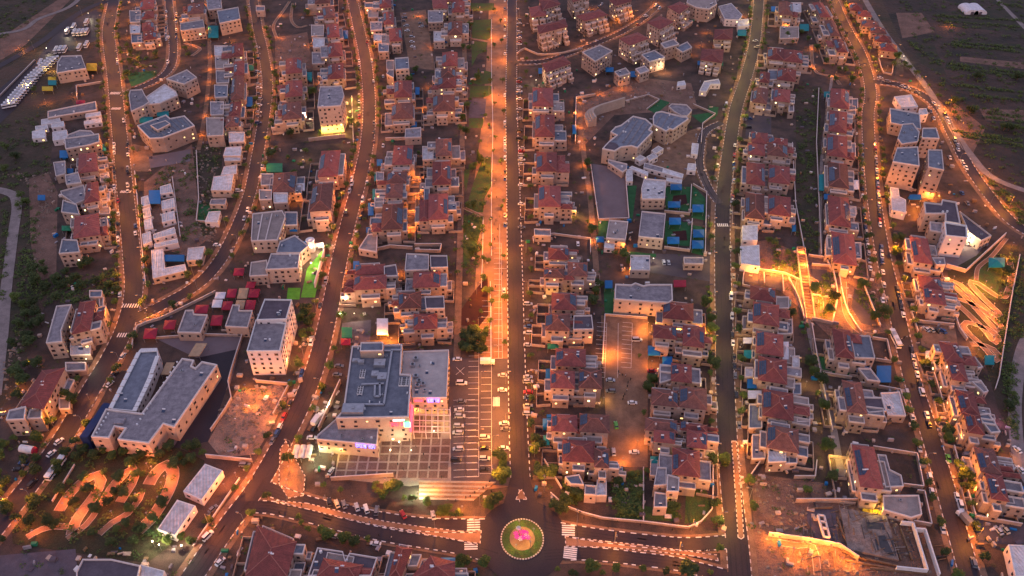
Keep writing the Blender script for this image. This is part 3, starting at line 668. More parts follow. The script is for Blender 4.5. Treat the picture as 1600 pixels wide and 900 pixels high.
# apartment blocks set askew on the northern hill (roof outlines, front-left, front-right, back-right, back-left)
HILL = [
 ('A3', [(195,60),(300,25),(270,-15),(170,0)], 13, 'stone apartment block, farthest left one in the cluster above the branch street'),
 ('A3', [(120,105),(215,95),(210,25),(110,50)], 11, 'stone apartment block with long purple-red roof facing the top of the avenue'),
 ('A3', [(170,210),(345,165),(330,120),(160,160)], 13, 'stepped stone apartment block on the corner of avenue and branch street'),
 ('A3', [(455,130),(595,92),(545,58),(405,98)], 12, 'stone apartment block with balconies standing above the branch street bend'),
 ('A3', [(650,35),(745,5),(715,-25),(612,2)], 14, 'tall stone apartment block left of the two parked white vans'),
 ('A3', [(735,282),(852,240),(785,203),(672,240)], 14, 'tall stone apartment block with plain red roof below the branch street'),
 ('A3', [(925,182),(1008,135),(925,100),(848,140)], 15, 'tall stone apartment block with red pyramid roof near the hilltop'),
 ('A3', [(1045,85),(1105,40),(1050,10),(975,42)], 14, 'stone apartment block right of the two parked white vans'),
 ('A3', [(215,450),(365,395),(320,350),(190,400)], 12, 'pink-roofed stone apartment block just below the branch street'),
 ('A3', [(1262,245),(1375,245),(1378,180),(1270,185)], 9, 'white-gabled house with red roof at the eastern street'),
 ('A3', [(1180,372),(1312,392),(1322,310),(1190,305)], 9, 'red-roofed house with blue awning below the white-gabled house'),
 ('A2', [(1110,50),(1200,50),(1190,-10),(1100,-10)], 9, 'stone house at the top edge left of the park'),
 ('A3', [(380,10),(480,-15),(450,-60),(350,-40)], 14, 'stone apartment tower cut by the top edge'),
]
for k, q, H, lab in HILL:
    quad = [pc(k, x, y, H).xy for x, y in q]; c = sum(quad, Vector((0,0)))/4
    root = empty('apartment_block', (c.x,c.y,0), label=lab, cat='apartment building')
    b = MB(); b.prism(quad, 0, H); b.build('wall', 'stone', root); hiproof(root, quad, H, 1.9)
    for i in range(4):
        if vis(quad[i], quad[(i+1)%4]): windows(root, quad[i], quad[(i+1)%4], 0, H, 2.8, .12)
    e = (quad[1]-quad[0]); L = e.length; e.normalize(); ax = Vector((-e.y, e.x))
    nb = max(2, int(L/5))
    for i in range(nb):                                    # projecting balcony bays stepping down
        for z, dd in ((H*.72, 2.2), (H*.45, 4.2), (H*.2, 6)):
            if rnd.random() < .15: continue
            p = quad[0]+e*(L*(i+.08)/nb); q2 = quad[0]+e*(L*(i+.8)/nb)
            flatblock(root, [p-ax*dd, q2-ax*dd, q2+ax*.1, p+ax*.1], 0, z, 'stone', rnd.choice(('flat','flatwarm')), 'balcony_bay', .9, .25, clutter=.4, lit=.14)
# ------------------------------------------------------------------ flat-roofed buildings: (crop, outline, H, wall, roof, name, category, label)
FL = [
 ('A1',[(355,460),(360,395),(385,355),(510,350),(522,385),(540,432),(480,440)],8,'stone2','flat','community_hall','hall','pale angular hall with stepped roof beside the bus yard'),
 ('A1',[(300,740),(300,700),(600,638),(605,690)],4,'stone','flat','long_shed','shed','long grey-roofed shed beside the far western street'),
 ('A1',[(258,780),(258,748),(372,730),(380,765)],3,'plaster','sheet','prefab_cabin','cabin','widest white cabin at the edge of the western hillside'),
 ('A1',[(322,800),(320,772),(398,758),(402,790)],3,'plaster','sheet','prefab_cabin','cabin','small white cabin right of the widest hillside cabin'),
 ('A1',[(202,868),(200,822),(280,805),(286,860)],3,'plaster','sheet','prefab_cabin','cabin','leftmost white cabin on the western hillside'),
 ('A1',[(222,812),(220,790),(296,780),(300,802)],3,'plaster','sheet','prefab_cabin','cabin','narrow white cabin just behind the leftmost hillside cabin'),
 ('A1',[(330,880),(328,826),(418,812),(424,868)],4,'plaster','sheet','prefab_cabin','cabin','white cabin left of the curved-roof building'),
 ('A1',[(535,735),(535,712),(628,698),(632,722)],3,'plaster','sheet','prefab_cabin','cabin','upper of two long white cabins beside the far western street'),
 ('A1',[(525,780),(525,758),(632,738),(636,765)],3,'plaster','sheet','prefab_cabin','cabin','lower of two long white cabins beside the far western street'),
 ('A1',[(395,895),(430,845),(500,818),(570,822),(600,850),(612,905),(470,925)],7,'stone','flat','curved_building','building','beige building with curved grey roof on the western edge'),
 ('A1',[(820,700),(806,600),(815,568),(890,563),(908,600),(935,640),(900,665)],10,'stone2','flat','school_wing','school','rounded western end of the pale school by the loop street'),
 ('A1',[(900,660),(912,612),(1030,530),(1100,575),(1112,600),(1000,650)],9,'stone2','sheet','school_wing','school','middle wing of the pale school by the loop street with white roof'),
 ('A1',[(1150,530),(1040,497),(1170,440),(1232,488)],11,'stone2','flat','school_wing','school','eastern wing of the pale school by the loop street'),
 ('A1',[(935,870),(858,790),(1040,722),(1065,745),(1155,728),(1218,790),(1020,865)],10,'stone','flatblue','school_building','school','stone school with dark striped roof facing the paved yard'),
 ('A1',[(1128,195),(1128,150),(1270,125),(1280,175)],9,'stone','flat','public_building','building','long flat-roofed hall just right of the hooked street top'),
 ('A1',[(1372,150),(1358,72),(1490,48),(1502,122)],10,'stone2','flatblue','public_building','building','square hall with white parapet and blue-grey roof, top left'),
 ('A1',[(1300,65),(1290,-10),(1380,-20),(1388,55)],8,'stone','flat','flat_house','house','flat house at the top edge left of the square hall'),
 ('A2',[(385,675),(400,545),(455,545),(535,540),(552,600),(530,665)],19,'stone2','flat','synagogue','synagogue','tall floodlit synagogue with flat roof beside the curving street'),
 ('A2',[(820,470),(815,465),(830,440),(860,440),(860,490)],7,'stone','flat','flat_house','house','small flat house left of the flat-topped tower house'),
 ('A2',[(872,440),(868,368),(952,362),(958,432)],11,'stone2','flatblue','flat_house','house','flat-topped house with white parapet beside the small car park'),
 ('A2',[(930,865),(935,810),(1032,800),(1032,862)],5,'stone','flat','flat_house','house','low flat annex with pale roof at the crossing lane'),
 ('A3',[(520,388),(438,330),(550,285),(628,322)],12,'stone','flat','apartment_block','apartment building','corner apartment block with open blue-grey roof deck and curved wall'),
 ('A3',[(860,390),(808,345),(890,318),(958,362)],9,'stone','flatblue','flat_house','house','flat stone house with bright lit garden wall below the hill cluster'),
 ('A3',[(955,305),(928,275),(1010,248),(1045,280)],10,'stone','flat','flat_house','house','flat stone house with lift-shed roof at the hill cluster'),
 ('A3',[(668,482),(640,452),(710,428),(740,462)],8,'stone','flat','flat_house','house','cubic stone house between two blue awnings'),
 ('A3',[(1065,330),(1020,300),(1095,265),(1125,300)],8,'stone','flatblue','flat_house','house','lowest flat house on the right of the hill cluster'),
 ('A3',[(800,465),(770,435),(830,415),(858,445)],7,'stone','flat','flat_house','house','flat stone house right of the blue awning'),
 ('A3',[(1170,572),(1200,512),(1290,498),(1302,530),(1240,530),(1215,575)],3.5,'plaster','sheet','sports_pavilion','pavilion','white-roofed L-shaped pavilion beside the straight eastern street'),
 ('A3',[(1030,540),(1035,512),(1078,505),(1088,532)],3,'plaster','sheet','prefab_cabin','cabin','lone white cabin on the bare slope'),
 ('A3',[(1090,20),(1110,-30),(1260,-30),(1280,30),(1230,60),(1150,50)],11,'stone','flatwarm','round_hall','hall','large round beige hall at the top edge'),
 ('A3',[(1330,120),(1290,40),(1370,20),(1440,95),(1420,125)],6,'plaster','flat','warehouse','warehouse','grey-roofed warehouse right of the round hall'),
 ('A3',[(1412,165),(1410,125),(1478,118),(1482,162)],5,'plaster','sheet','warehouse','warehouse','small white-roofed store above the teal awning'),
 ('Z',[(262,538),(332,462),(410,400),(345,368),(395,318),(450,300),(572,208),(700,238),(770,300),(735,345),(772,368),(618,528),(555,508),(455,520),(388,560)],10,'stone2','flatblue','school_building','school','western half of the large school with dark ribbed roof'),
 ('Z',[(772,215),(800,172),(860,160),(1060,212),(1110,215),(1128,240),(975,345),(940,335),(905,362),(845,330),(775,296)],10,'stone2','flatblue','school_building','school','eastern half of the large school with dark ribbed roof'),
 ('Z',[(985,163),(930,110),(960,85),(1060,90),(1110,95),(1165,150),(1120,205),(1060,204)],8,'stone2','flat','school_wing','school','northern wing of the large school beside green turf'),
 ('B3',[(690,180),(600,120),(600,100),(720,130),(718,160)],4,'stone','flat','school_annex','school','low annex above the sports court'),
 ('A4',[(835,672),(788,605),(895,592),(938,668)],5,'plaster','sheet','market_hall','hall','white-roofed hall inside the bend of the outer ring street'),
 ('A4',[(955,812),(765,770),(760,680),(945,715)],8,'stone2','flatblue','public_building','building','walled blue-grey roof building below the white-roofed hall'),
 ('A4',[(940,720),(945,680),(990,678),(1000,715)],6,'plaster','sheet','prefab_cabin','cabin','small white-roofed block at the ring street'),
 ('A4',[(835,905),(808,870),(840,780),(905,775),(945,830),(935,890)],14,'stone','flatblue','apartment_block','apartment building','upper left apartment block with blue-grey roof below the hall'),
 ('A4',[(1070,870),(960,865),(965,805),(1050,805)],14,'stone','flatblue','apartment_block','apartment building','upper right apartment block beside the ring street'),
 ('B4',[(945,142),(778,115),(805,28),(935,22)],17,'stone','flatblue','apartment_block','apartment building','big apartment block with blue-grey roof nearest the far eastern street'),
 ('B4',[(1098,168),(1000,148),(1000,40),(1085,42)],20,'stone','flatblue','apartment_block','apartment building','tallest apartment block with orange-lit front beside the ring street'),
 ('B4',[(775,412),(765,270),(815,278),(822,330),(862,350),(862,432)],5,'plaster','sheet','market_hall','hall','stepped white-roofed hall right of the far eastern street'),
 ('B4',[(980,440),(972,368),(1080,380),(1086,352),(1175,368),(1202,505),(1105,490),(1105,440)],12,'stone2','flatdark','civic_centre','civic building','northern dark-roofed part of the floodlit civic centre'),
 ('B4',[(1108,578),(1100,492),(1240,515),(1245,592)],13,'plaster','flatdark','civic_centre','civic building','white-fronted floodlit southern part of the civic centre'),
 ('B4',[(1010,545),(1008,490),(1090,500),(1090,560)],8,'stone2','flat','civic_centre','civic building','lower western part of the civic centre'),
 ('B4',[(1255,560),(1195,425),(1395,578),(1330,610)],6,'stone2','flatdark','civic_wing','civic building','triangular eastern wing of the civic centre'),
 ('B3',[(812,348),(808,280),(825,220),(962,232),(955,348)],7,'stone2','sheet','kindergarten','kindergarten','white-roofed kindergarten beside the northern blue canopies'),
 ('B3',[(790,582),(810,425),(960,440),(945,598)],7,'stone2','flat','kindergarten','kindergarten','grey-roofed kindergarten beside the southern blue canopies'),
 ('B3',[(588,592),(606,480),(726,490),(710,602)],6,'stone2','flatwarm','kindergarten','kindergarten','beige-roofed kindergarten below the sports court'),
 ('B3',[(575,650),(580,610),(642,615),(640,655)],3,'plaster','sheet','prefab_cabin','cabin','pale lean-to below the beige-roofed kindergarten'),
 ('B3',[(738,792),(740,700),(862,702),(862,795)],5,'stone2','sheet','workshop','workshop','corrugated white-roofed workshop lit orange at its base'),
 ('B3',[(1075,752),(1072,712),(1195,715),(1195,755)],4,'stone2','flat','public_building','building','low walled store beside the straight eastern street'),
 ('C3',[(640,75),(645,-20),(745,-15),(770,-28),(820,-10),(860,-18),(1000,-18),(1005,80),(980,98)],9,'stone2','flat','school_building','school','large grey flat-roofed school above the central car park'),
 ('B3',[(715,235),(712,160),(752,158),(755,232)],3,'plaster','sheet','prefab_cabin','cabin','upright white cabin right of the sports court'),
 ('B3',[(850,200),(730,150),(750,138),(852,175)],3,'plaster','sheet','prefab_cabin','cabin','slanting white cabin above the northern kindergarten'),
 ('B3',[(1065,215),(940,180),(950,152),(1072,190)],3,'plaster','sheet','prefab_cabin','cabin','slanting white cabin at the foot of the school yard'),
 ('B3',[(940,180),(822,148),(828,118),(948,150)],3,'plaster','flat','prefab_cabin','cabin','slanting grey cabin in the school yard'),
 ('B3',[(900,60),(870,42),(915,12),(948,30)],3.5,'plaster','sheet','prefab_cabin','cabin','upper of three stepped white cabins in the school yard'),
 ('B3',[(860,105),(840,82),(885,55),(912,80)],3.5,'plaster','sheet','prefab_cabin','cabin','middle of three stepped white cabins in the school yard'),
 ('B3',[(800,110),(770,92),(800,68),(840,88)],3.5,'plaster','sheet','prefab_cabin','cabin','lowest of three stepped white cabins in the school yard'),
 ('B3',[(1160,68),(1118,62),(1125,-5),(1168,0)],3,'plaster','sheet','prefab_cabin','cabin','white cabin at the right edge of the school yard'),
 ('B3',[(1092,165),(1100,122),(1150,125),(1148,170)],3,'plaster','sheet','prefab_cabin','cabin','square white cabin beside the bend of the lane'),
 ('B3',[(1060,248),(965,232),(965,212),(1062,225)],3,'plaster','sheet','prefab_cabin','cabin','long white cabin above the blue canopies'),
 ('B3',[(1440,602),(1438,512),(1535,508),(1535,602)],5,'plaster','sheet','shop_unit','shop','upper white-roofed unit right of the straight eastern street'),
 ('B3',[(1432,748),(1425,640),(1545,632),(1550,765)],5,'plaster','sheet','shop_unit','shop','lower white-roofed unit right of the straight eastern street'),
 ('B3',[(140,575),(138,535),(242,538),(242,578)],4,'stone2','flat','pump_house','building','low walled box building beside the central avenue'),
 ('B1',[(1002,315),(1000,268),(1066,248),(1082,300)],3.5,'plaster','sheet','prefab_cabin','cabin','topmost white cabin right of the blue shade sheet'),
 ('B1',[(1012,412),(1010,358),(1088,338),(1094,395)],3.5,'plaster','sheet','prefab_cabin','cabin','second white cabin in the right column of the cabin school'),
 ('B1',[(1014,492),(1010,440),(1088,418),(1096,470)],3.5,'plaster','sheet','prefab_cabin','cabin','third white cabin in the right column of the cabin school'),
 ('B1',[(960,595),(958,565),(1090,520),(1100,560)],3.5,'plaster','sheet','prefab_cabin','cabin','wide white cabin across the foot of the cabin school'),
 ('B1',[(965,650),(965,625),(1108,592),(1114,618)],3.5,'plaster','sheet','prefab_cabin','cabin','lowest wide white cabin of the cabin school'),
 ('B1',[(885,395),(882,335),(925,322),(938,378)],3.5,'plaster','sheet','prefab_cabin','cabin','topmost white cabin left of the blue shade sheet'),
 ('B1',[(898,465),(892,408),(935,395),(945,452)],3.5,'plaster','sheet','prefab_cabin','cabin','second white cabin in the left column of the cabin school'),
 ('B1',[(905,535),(900,480),(945,462),(958,525)],3.5,'plaster','sheet','prefab_cabin','cabin','third white cabin in the left column of the cabin school'),
 ('B1',[(895,632),(888,565),(940,545),(948,610)],3.5,'plaster','sheet','prefab_cabin','cabin','lowest white cabin in the left column of the cabin school'),
 ('B1',[(955,842),(945,665),(1020,656),(1032,775),(1158,752),(1165,792)],4,'stone2','sheet','cabin_school','school','L-shaped white-roofed school around a blue-covered yard'),
 ('B1',[(1165,730),(1175,652),(1282,640),(1262,722)],4,'stone2','sheet','prefab_cabin','cabin','white-roofed block right of the L-shaped school'),
 ('B1',[(1318,290),(1335,205),(1462,188),(1445,292)],5,'stone2','sheet','nursery_building','nursery','long white-roofed stone nursery beside the hooked street'),
 ('B1',[(1380,195),(1400,142),(1482,130),(1478,188)],4,'stone2','sheet','nursery_building','nursery','smaller white-roofed block above the long nursery'),
 ('B1',[(1402,108),(1405,80),(1500,72),(1505,105)],3.5,'stone2','sheet','nursery_building','nursery','narrow white-roofed block near the turf court street'),
 ('B1',[(1395,75),(1410,22),(1512,15),(1505,75)],4.5,'stone2','sheet','nursery_building','nursery','topmost white-roofed block beside the hooked street'),
 ('B1',[(1310,378),(1320,345),(1415,342),(1408,378)],3.5,'stone2','flat','prefab_cabin','cabin','low grey block above the walled green court'),
 ('B1',[(1280,488),(1305,425),(1378,420),(1362,490)],3.5,'plaster','sheet','prefab_cabin','cabin','white-roofed block on the walled green court'),
 ('B1',[(412,35),(405,-30),(620,-60),(622,-10),(560,10)],9,'stone','flat','apartment_block','apartment building','wide beige block at the head of the western houses'),
 ('B1',[(415,258),(408,200),(490,180),(510,245)],9,'stone','flat','flat_house','house','flat stone house below the white-roofed terrace shed'),
 ('B1',[(385,430),(395,355),(480,380),(500,445)],8,'stone','flatblue','flat_house','house','flat house with blue-grey roof deck in the western row'),
 ('B1',[(370,690),(390,600),(485,605),(500,680)],9,'stone','flatblue','flat_house','house','flat house with steel pergola at the foot of the western row'),
 ('B1',[(350,205),(335,120),(410,110),(412,190)],5,'stone','flat','flat_house','house','low terraced block at the western edge above the blue canopy'),
 ('B1',[(385,320),(380,300),(525,260),(540,350),(470,380)],7,'stone','flat','flat_house','house','flat terraced house left of the middle red roof'),
 ('B2',[(-30,610),(-20,440),(165,420),(185,460),(135,605)],8,'stone2','flatwarm','assembly_hall','hall','long grey-roofed hall with roof ribs and arcaded front'),
 ('B2',[(60,790),(95,690),(275,690),(262,780)],9,'stone2','flat','synagogue','synagogue','flat-roofed synagogue beside the brightly lit green lawn'),
 ('B2',[(128,685),(150,615),(245,575),(275,600),(330,640),(280,685)],8,'stone2','flatblue','synagogue_annex','synagogue','angular annex above the flat-roofed synagogue'),
 ('B2',[(-40,830),(-30,745),(70,730),(75,825)],6,'stone2','flatwarm','synagogue_annex','synagogue','beige annex left of the flat-roofed synagogue'),
 ('B2',[(802,832),(800,770),(875,758),(888,828)],9,'stone','flatdark','flat_house','house','flat house with dark solar-covered roof in the upper cluster'),
 ('B2',[(930,795),(940,690),(1080,695),(1080,790)],10,'stone','flat','flat_house','house','cluttered flat-roofed block at the top of the cluster'),
 ('B2',[(1092,778),(1088,702),(1195,702),(1200,775)],11,'stone','flatdark','flat_house','house','block with walled dark roof full of tanks'),
 ('C2',[(1062,135),(1055,60),(1175,55),(1180,132)],12,'stone','flatdark','flat_house','house','walled dark-roofed block just above the shopping centre annex'),
 ('C2',[(5,205),(55,75),(225,78),(190,200)],17,'plaster','flatdark','office_building','office','dark-roofed upper part of the white office block'),
 ('C2',[(-57,400),(0,205),(190,225),(150,398)],15,'plaster','flat','office_building','office','white office block with equipment on its grey roof'),
 ('C2',[(500,820),(545,770),(600,368),(915,358),(905,542),(972,550),(955,812)],15,'stone2','flatblue','shopping_centre','shopping centre','large shopping centre with ducts and cooling units on its roof'),
 ('C2',[(905,545),(918,402),(1206,392),(1192,690),(978,692),(978,548)],10,'stone2','flatpale','shopping_annex','shopping centre','beige-roofed eastern annex of the shopping centre'),
 ('C2',[(385,925),(500,825),(770,845),(755,985),(380,950)],8,'stone2','flat','shopping_annex','shopping centre','lower front block of the shopping centre with blue sign'),
 ('C1',[(290,350),(355,118),(450,108),(385,270),(390,340)],10,'stone','flat','flat_house','house','flat-roofed half of the red-roofed street corner house'),
 ('C1',[(40,830),(60,770),(165,745),(155,825)],10,'stone','flat','flat_house','house','flat cube in front of the long red-roofed house'),
 ('C1',[(172,822),(190,765),(265,750),(262,818)],8,'stone','flatwarm','flat_house','house','small flat cube right of the larger cube'),
 ('C1',[(435,322),(470,282),(500,285),(490,318)],7,'stone','flat','flat_house','house','small stone stair tower below the corner red roof'),
 ('C1',[(1110,282),(1160,145),(1210,142),(1212,168),(1300,172),(1255,285)],5,'stone2','flat','kindergarten','kindergarten','western grey-roofed kindergarten among pink canopies'),
 ('C1',[(1408,245),(1455,110),(1500,112),(1495,145),(1580,145),(1550,252)],6,'stone2','flat','kindergarten','kindergarten','eastern grey-roofed kindergarten among pink canopies'),
 ('C1',[(695,762),(735,670),(870,400),(885,385),(985,382),(990,430),(965,480),(940,545),(840,775)],8,'plaster','flatblue','gymnasium','sports hall','long blue-grey-roofed gymnasium with white sloped parapets'),
 ('',[(143,684),(166,640),(222,647),(285,561),(304,564),(300,573),(306,576),(316,566),(340,571),(273,669),(256,664),(233,694),(184,688),(196,671),(180,668),(171,686)],8.5,'stone2','flat','school_building','school','large L-shaped grey-roofed school in the lower left'),
 ('D1',[(1145,372),(1282,200),(1392,242),(1262,425)],4,'plaster','sheet','warehouse','warehouse','upper white ridge-roofed shed beside the western street'),
 ('D1',[(985,608),(1108,425),(1222,462),(1092,648)],4,'plaster','sheet','warehouse','warehouse','lower white flat shed beside the western street'),
 ('D1',[(840,910),(880,830),(1030,870),(1000,960)],4,'plaster','sheet','warehouse','warehouse','white-roofed shed cut by the bottom edge'),
 ('D2',[(325,905),(385,728),(545,752),(560,810),(585,762),(760,790),(720,905)],8,'stone','flatdark','courtyard_house','house','house with walled dark roof terraces round a red centre, bottom edge'),
 ('C3',[(382,265),(385,178),(498,175),(508,262)],9,'stone2','flatdark','flat_house','house','flat house with a row of heaters right of the avenue'),
 ('C3',[(922,600),(925,490),(1000,490),(1005,575)],8,'stone','flat','flat_house','house','flat roof terrace house left of the lower red roofs'),
 ('D3',[(885,340),(905,225),(965,228),(965,335)],7,'stone','flat','flat_house','house','flat stepped terrace block beside the grassy corner'),
 ('D3',[(965,375),(970,270),(1045,290),(1042,378)],8,'stone','flatwarm','flat_house','house','projecting terrace block with water tank at the grassy corner'),
 ('D3',[(885,475),(890,380),(965,390),(968,475)],5,'stone','flat','flat_house','house','lowest terrace block at the grassy corner'),
 ('D3',[(365,330),(330,285),(420,270),(450,335)],6,'stone','flatblue','flat_house','house','curved terrace block at the lawn corner of the avenue row'),
 ('D3',[(452,395),(455,335),(525,340),(525,400)],5,'stone','flat','flat_house','house','small terrace block below the last avenue house'),
 ('D3',[(525,402),(530,305),(590,305),(592,402)],4,'stone','sheet','flat_house','house','pale terrace block below the last avenue house'),
 ('C4',[(540,440),(512,300),(635,305),(668,445)],8,'stone','flatblue','flat_house','house','solar-covered flat house right of the upper large red roof'),
 ('C4',[(625,785),(555,685),(712,690),(735,775)],8,'stone','flatdark','flat_house','house','dark-roofed flat house right of the middle large red roof'),
 ('C4',[(745,800),(700,660),(820,655),(860,805)],4,'stone','sheet','flat_house','house','pale terrace house facing the far eastern street'),
 ('D4',[(730,350),(680,145),(735,150),(760,240),(830,275),(845,345)],6,'stone','flat','flat_house','house','flat terrace house right of the lowest large red roof'),
 ('D4',[(895,540),(720,490),(715,400),(870,400),(940,400),(960,520)],4,'stone','flatwarm','flat_house','house','low beige terrace house above the building site'),
 ('C4',[(1500,660),(1490,650)],0,0,0,0,0,0),
 ('D4',[(1545,900),(1500,705),(1640,710),(1660,905)],5,'plaster','sheet','warehouse','warehouse','white ribbed-roof hall in the bottom right corner'),
 ('C4',[(620,580),(560,505),(640,510),(700,590)],4,'stone','flat','garden_house','house','low garden house beside the blue awning'),
 ('C4',[(1345,660),(1270,590),(1330,585),(1375,650)],7,'stone','flat','flat_house','house','flat block behind the second large red roof on the right'),
 ('C4',[(1310,505),(1240,440),(1290,435),(1340,500)],6,'stone','flat','flat_house','house','flat block behind the first large red roof on the right'),
 ('D4',[(1490,450),(1430,260),(1475,255),(1540,455)],6,'stone','flat','flat_house','house','flat block behind the lowest large red roof on the right'),
 ('C4',[(1390,910),(1300,795),(1380,790),(1450,905)],8,'stone','flatblue','flat_house','house','walled blue-roofed block behind the third large red roof'),
 ('B4',[(1050,760),(1020,715),(1100,715),(1108,760)],6,'stone','flat','flat_house','house','flat block below the civic plaza'),
 ('B2',[(640,660),(700,570),(760,560),(755,680)],4,'stone2','flatwarm','flat_house','house','low beige terrace block at the crossing lane'),
 ('D1',[(480,880),(520,800),(700,800),(880,840),(860,930),(480,930)],5,'stone','flatdark','flat_house','house','dark flat roof with skylights behind the bottom garden'),
]
SMALL = [('A2',345,160,425,225,6),('A2',355,240,430,300,6),('A2',350,330,430,400,5),('A2',700,60,765,110,5),('A2',715,140,790,190,6),('A2',735,215,815,260,5),('A2',765,275,830,325,6),('A2',680,20,760,50,5),('A2',1075,70,1170,140,7),('A2',1110,200,1180,260,6),('A2',815,380,865,440,5),('A2',0,40,55,70,5),('A1',810,70,880,140,6),('A1',812,160,880,210,6),('A1',820,215,890,270,5),('A1',1340,290,1425,350,6),('A1',1345,360,1432,430,6),('A1',1350,445,1435,520,7),('A1',1340,535,1425,610,7),('A1',1315,640,1400,720,7),('A1',1290,740,1400,850,8),('A1',1430,830,1530,890,5),('B2',20,290,100,350,6),('B2',110,310,200,370,6),('B2',180,430,260,510,6),('B2',30,190,110,260,4),('B2',740,340,800,400,6),('B2',750,180,800,230,5),('B2',1040,20,1110,100,6),('B2',1050,280,1085,360,5),('A4',140,20,205,80,7),('A4',75,170,190,240,4),('A4',0,440,60,500,6),('A4',130,640,160,700,5),('C4',50,60,130,130,6),('C4',60,200,150,290,4),('C4',150,430,195,500,4),('C4',155,600,205,670,4),('C4',180,740,260,840,4),('D4',60,130,180,200,4),('B4',490,0,545,80,3),('B4',505,400,545,460,3),('B4',540,620,580,720,3),('B4',362,590,400,700,4),('A4',505,620,560,690,3),('D4',0,110,110,190,6),('C3',1440,180,1500,260,3),('C3',1455,500,1510,560,3),('C3',1480,730,1560,880,3),('D3',1500,20,1580,170,3),('C1',560,20,640,60,5),('C1',620,60,650,120,4),('C1',440,350,570,420,3),('C1',410,470,540,520,3),('C1',370,690,440,760,3),('B1',630,300,690,360,3),('B1',625,180,680,240,3),('B1',620,400,690,440,3),('B1',630,510,690,560,3)]
SCH = {}
ZN = {'A1':'upper left','A2':'upper middle-left','A3':'upper middle-right','A4':'upper right','B1':'left','B2':'middle-left','B3':'middle-right','B4':'right','C1':'lower left','C2':'lower middle-left','C3':'lower middle-right','C4':'lower right','D1':'bottom left','D2':'bottom middle-left','D3':'bottom middle-right','D4':'bottom right'}
cnt = {}
for i, (k, x0, y0, x1, y1, H) in enumerate(sorted(SMALL)):
    cnt[k] = cnt.get(k,0)+1
    sk = ((x0+x1)/8+OFF[k][0]-800)/(y0/4+OFF[k][1]+641)*(y1-y0)*.3
    FL.append((k, [(x0+sk*-.2,y1+(x0-x1)*-.04),(x0,y0),(x1,y0),(x1+sk*.2,y1)], H, 'stone', ('flat','flatwarm','flatblue','sheet')[i*7%4], 'small_house', 'house', 'small flat-roofed house in the %s part, %s small one from its left' % (ZN[k], nth(cnt[k]))))
for k, q, H, wall, roof, name, cat, lab in FL:
    if not H: continue
    if k == 'Z': k = ''; q = [(900+x/6.43, 150+y/6.43) for x, y in q]
    poly = [pc(k, x, y, H).xy for x, y in q]; c = sum(poly, Vector((0,0)))/len(poly)
    root = empty(name, (c.x,c.y,0), label=lab, cat=cat)
    cab = name in ('prefab_cabin','warehouse','cabin_school','nursery_building','market_hall','shop_unit')
    big = name in ('shopping_centre','school_building','civic_centre')
    flatblock(root, poly, 0, H, wall, roof, par=.25 if cab else .8, rim=.3 if cab else (.6 if big else .35), every=(4.6 if big else 3.0) if not cab else 3.4, clutter=0 if cab else (.45 if big else .6), lit=.06)
    SCH[lab] = (root, ccw(poly), H)
# the red hip roofs on walled houses whose footprint is slanted
SL = [
 ('C1',[(450,285),(560,258),(597,80),(500,92)],11,'red-roofed half of the corner house beside the far western street'),
 ('C1',[(130,728),(272,752),(402,502),(262,520)],10,'long red-roofed house with balconied front beside the far western street'),
 ('B1',[(490,180),(610,165),(600,55),(495,60)],9,'uppermost red-roofed house of the western row'),
 ('B1',[(525,370),(620,350),(612,238),(548,245)],9,'middle red-roofed house of the western row'),
 ('B1',[(460,585),(625,565),(612,435),(470,455)],9,'lowest red-roofed house of the western row'),
 ('D2',[(-60,890),(190,895),(245,690),(10,590)],10,'large red-roofed house in the bottom edge left of the walled terraces'),
 ('D2',[(385,905),(620,920),(662,832),(430,792)],9.5,'red roof pavilion inside the walled dark terraces'),
 ('D2',[(832,905),(905,905),(972,735),(880,718)],9,'narrow red-roofed house at the bottom edge'),
 ('D2',[(960,925),(1235,925),(1235,815),(1095,780)],9,'red-roofed house with blue terrace at the bottom edge near the roundabout'),
]
for k, q, H, lab in SL:
    quad = ccw([pc(k, x, y, H).xy for x, y in q]); c = sum(quad, Vector((0,0)))/4
    root = empty('stone_house', (c.x,c.y,0), label=lab, cat='house')
    b = MB(); b.prism(quad, 0, H); b.build('wall', 'stone', root)
    v, F_ = hiproof(root, quad, H, 2.1)
    for i in range(4):
        if vis(quad[i], quad[(i+1)%4]): windows(root, quad[i], quad[(i+1)%4], 0, H)
    e = (quad[1]-quad[0]).normalized(); ax = Vector((-e.y,e.x))
    blobs(root, quad, ax, e, (quad[1]-quad[0]).length, (quad[3]-quad[0]).length, H, 'stone', 3, rnd, 1, True)
    for _ in range(2): putinst('water_heater', HEAT, root, c.x+rnd.uniform(-2,2), c.y+rnd.uniform(-2,2), H+1.2, 0)
# ------------------------------------------------------------------ shopping centre: roof plant, signs, arcade, floodlights
def sub(lab): return SCH[lab]
root, poly, H = sub('large shopping centre with ducts and cooling units on its roof')
for pts in ([(650,400),(850,400),(800,735),(665,735)], [(845,395),(910,395)], [(660,610),(800,605)], [(745,615),(742,685),(775,685),(775,600)]):
    b = MB()
    for a, c in zip(pts, pts[1:]):
        p, q = pc('C2', *a, H), pc('C2', *c, H); b.bar((p.x,p.y,H+.7),(q.x,q.y,H+.7),.8,.7)
    b.build('roof_duct', 'metal', root)
fanm = MB()
for i in range(2):
    for j in range(4): fanm.box(i*1.3, j*1.3, 0, 1.2, 1.2, 1.0); fanm.cyl((i*1.3,j*1.3,1.0),(i*1.3,j*1.3,1.15),.48,.48,10,1)
FAN = fanm.mesh('chiller', ['white','steel'])
for x, y in ((655,560),(640,665),(900,610),(930,610)):
    p = pc('C2', x, y, H); putinst('chiller', FAN, root, p.x, p.y, H, 0, .9)
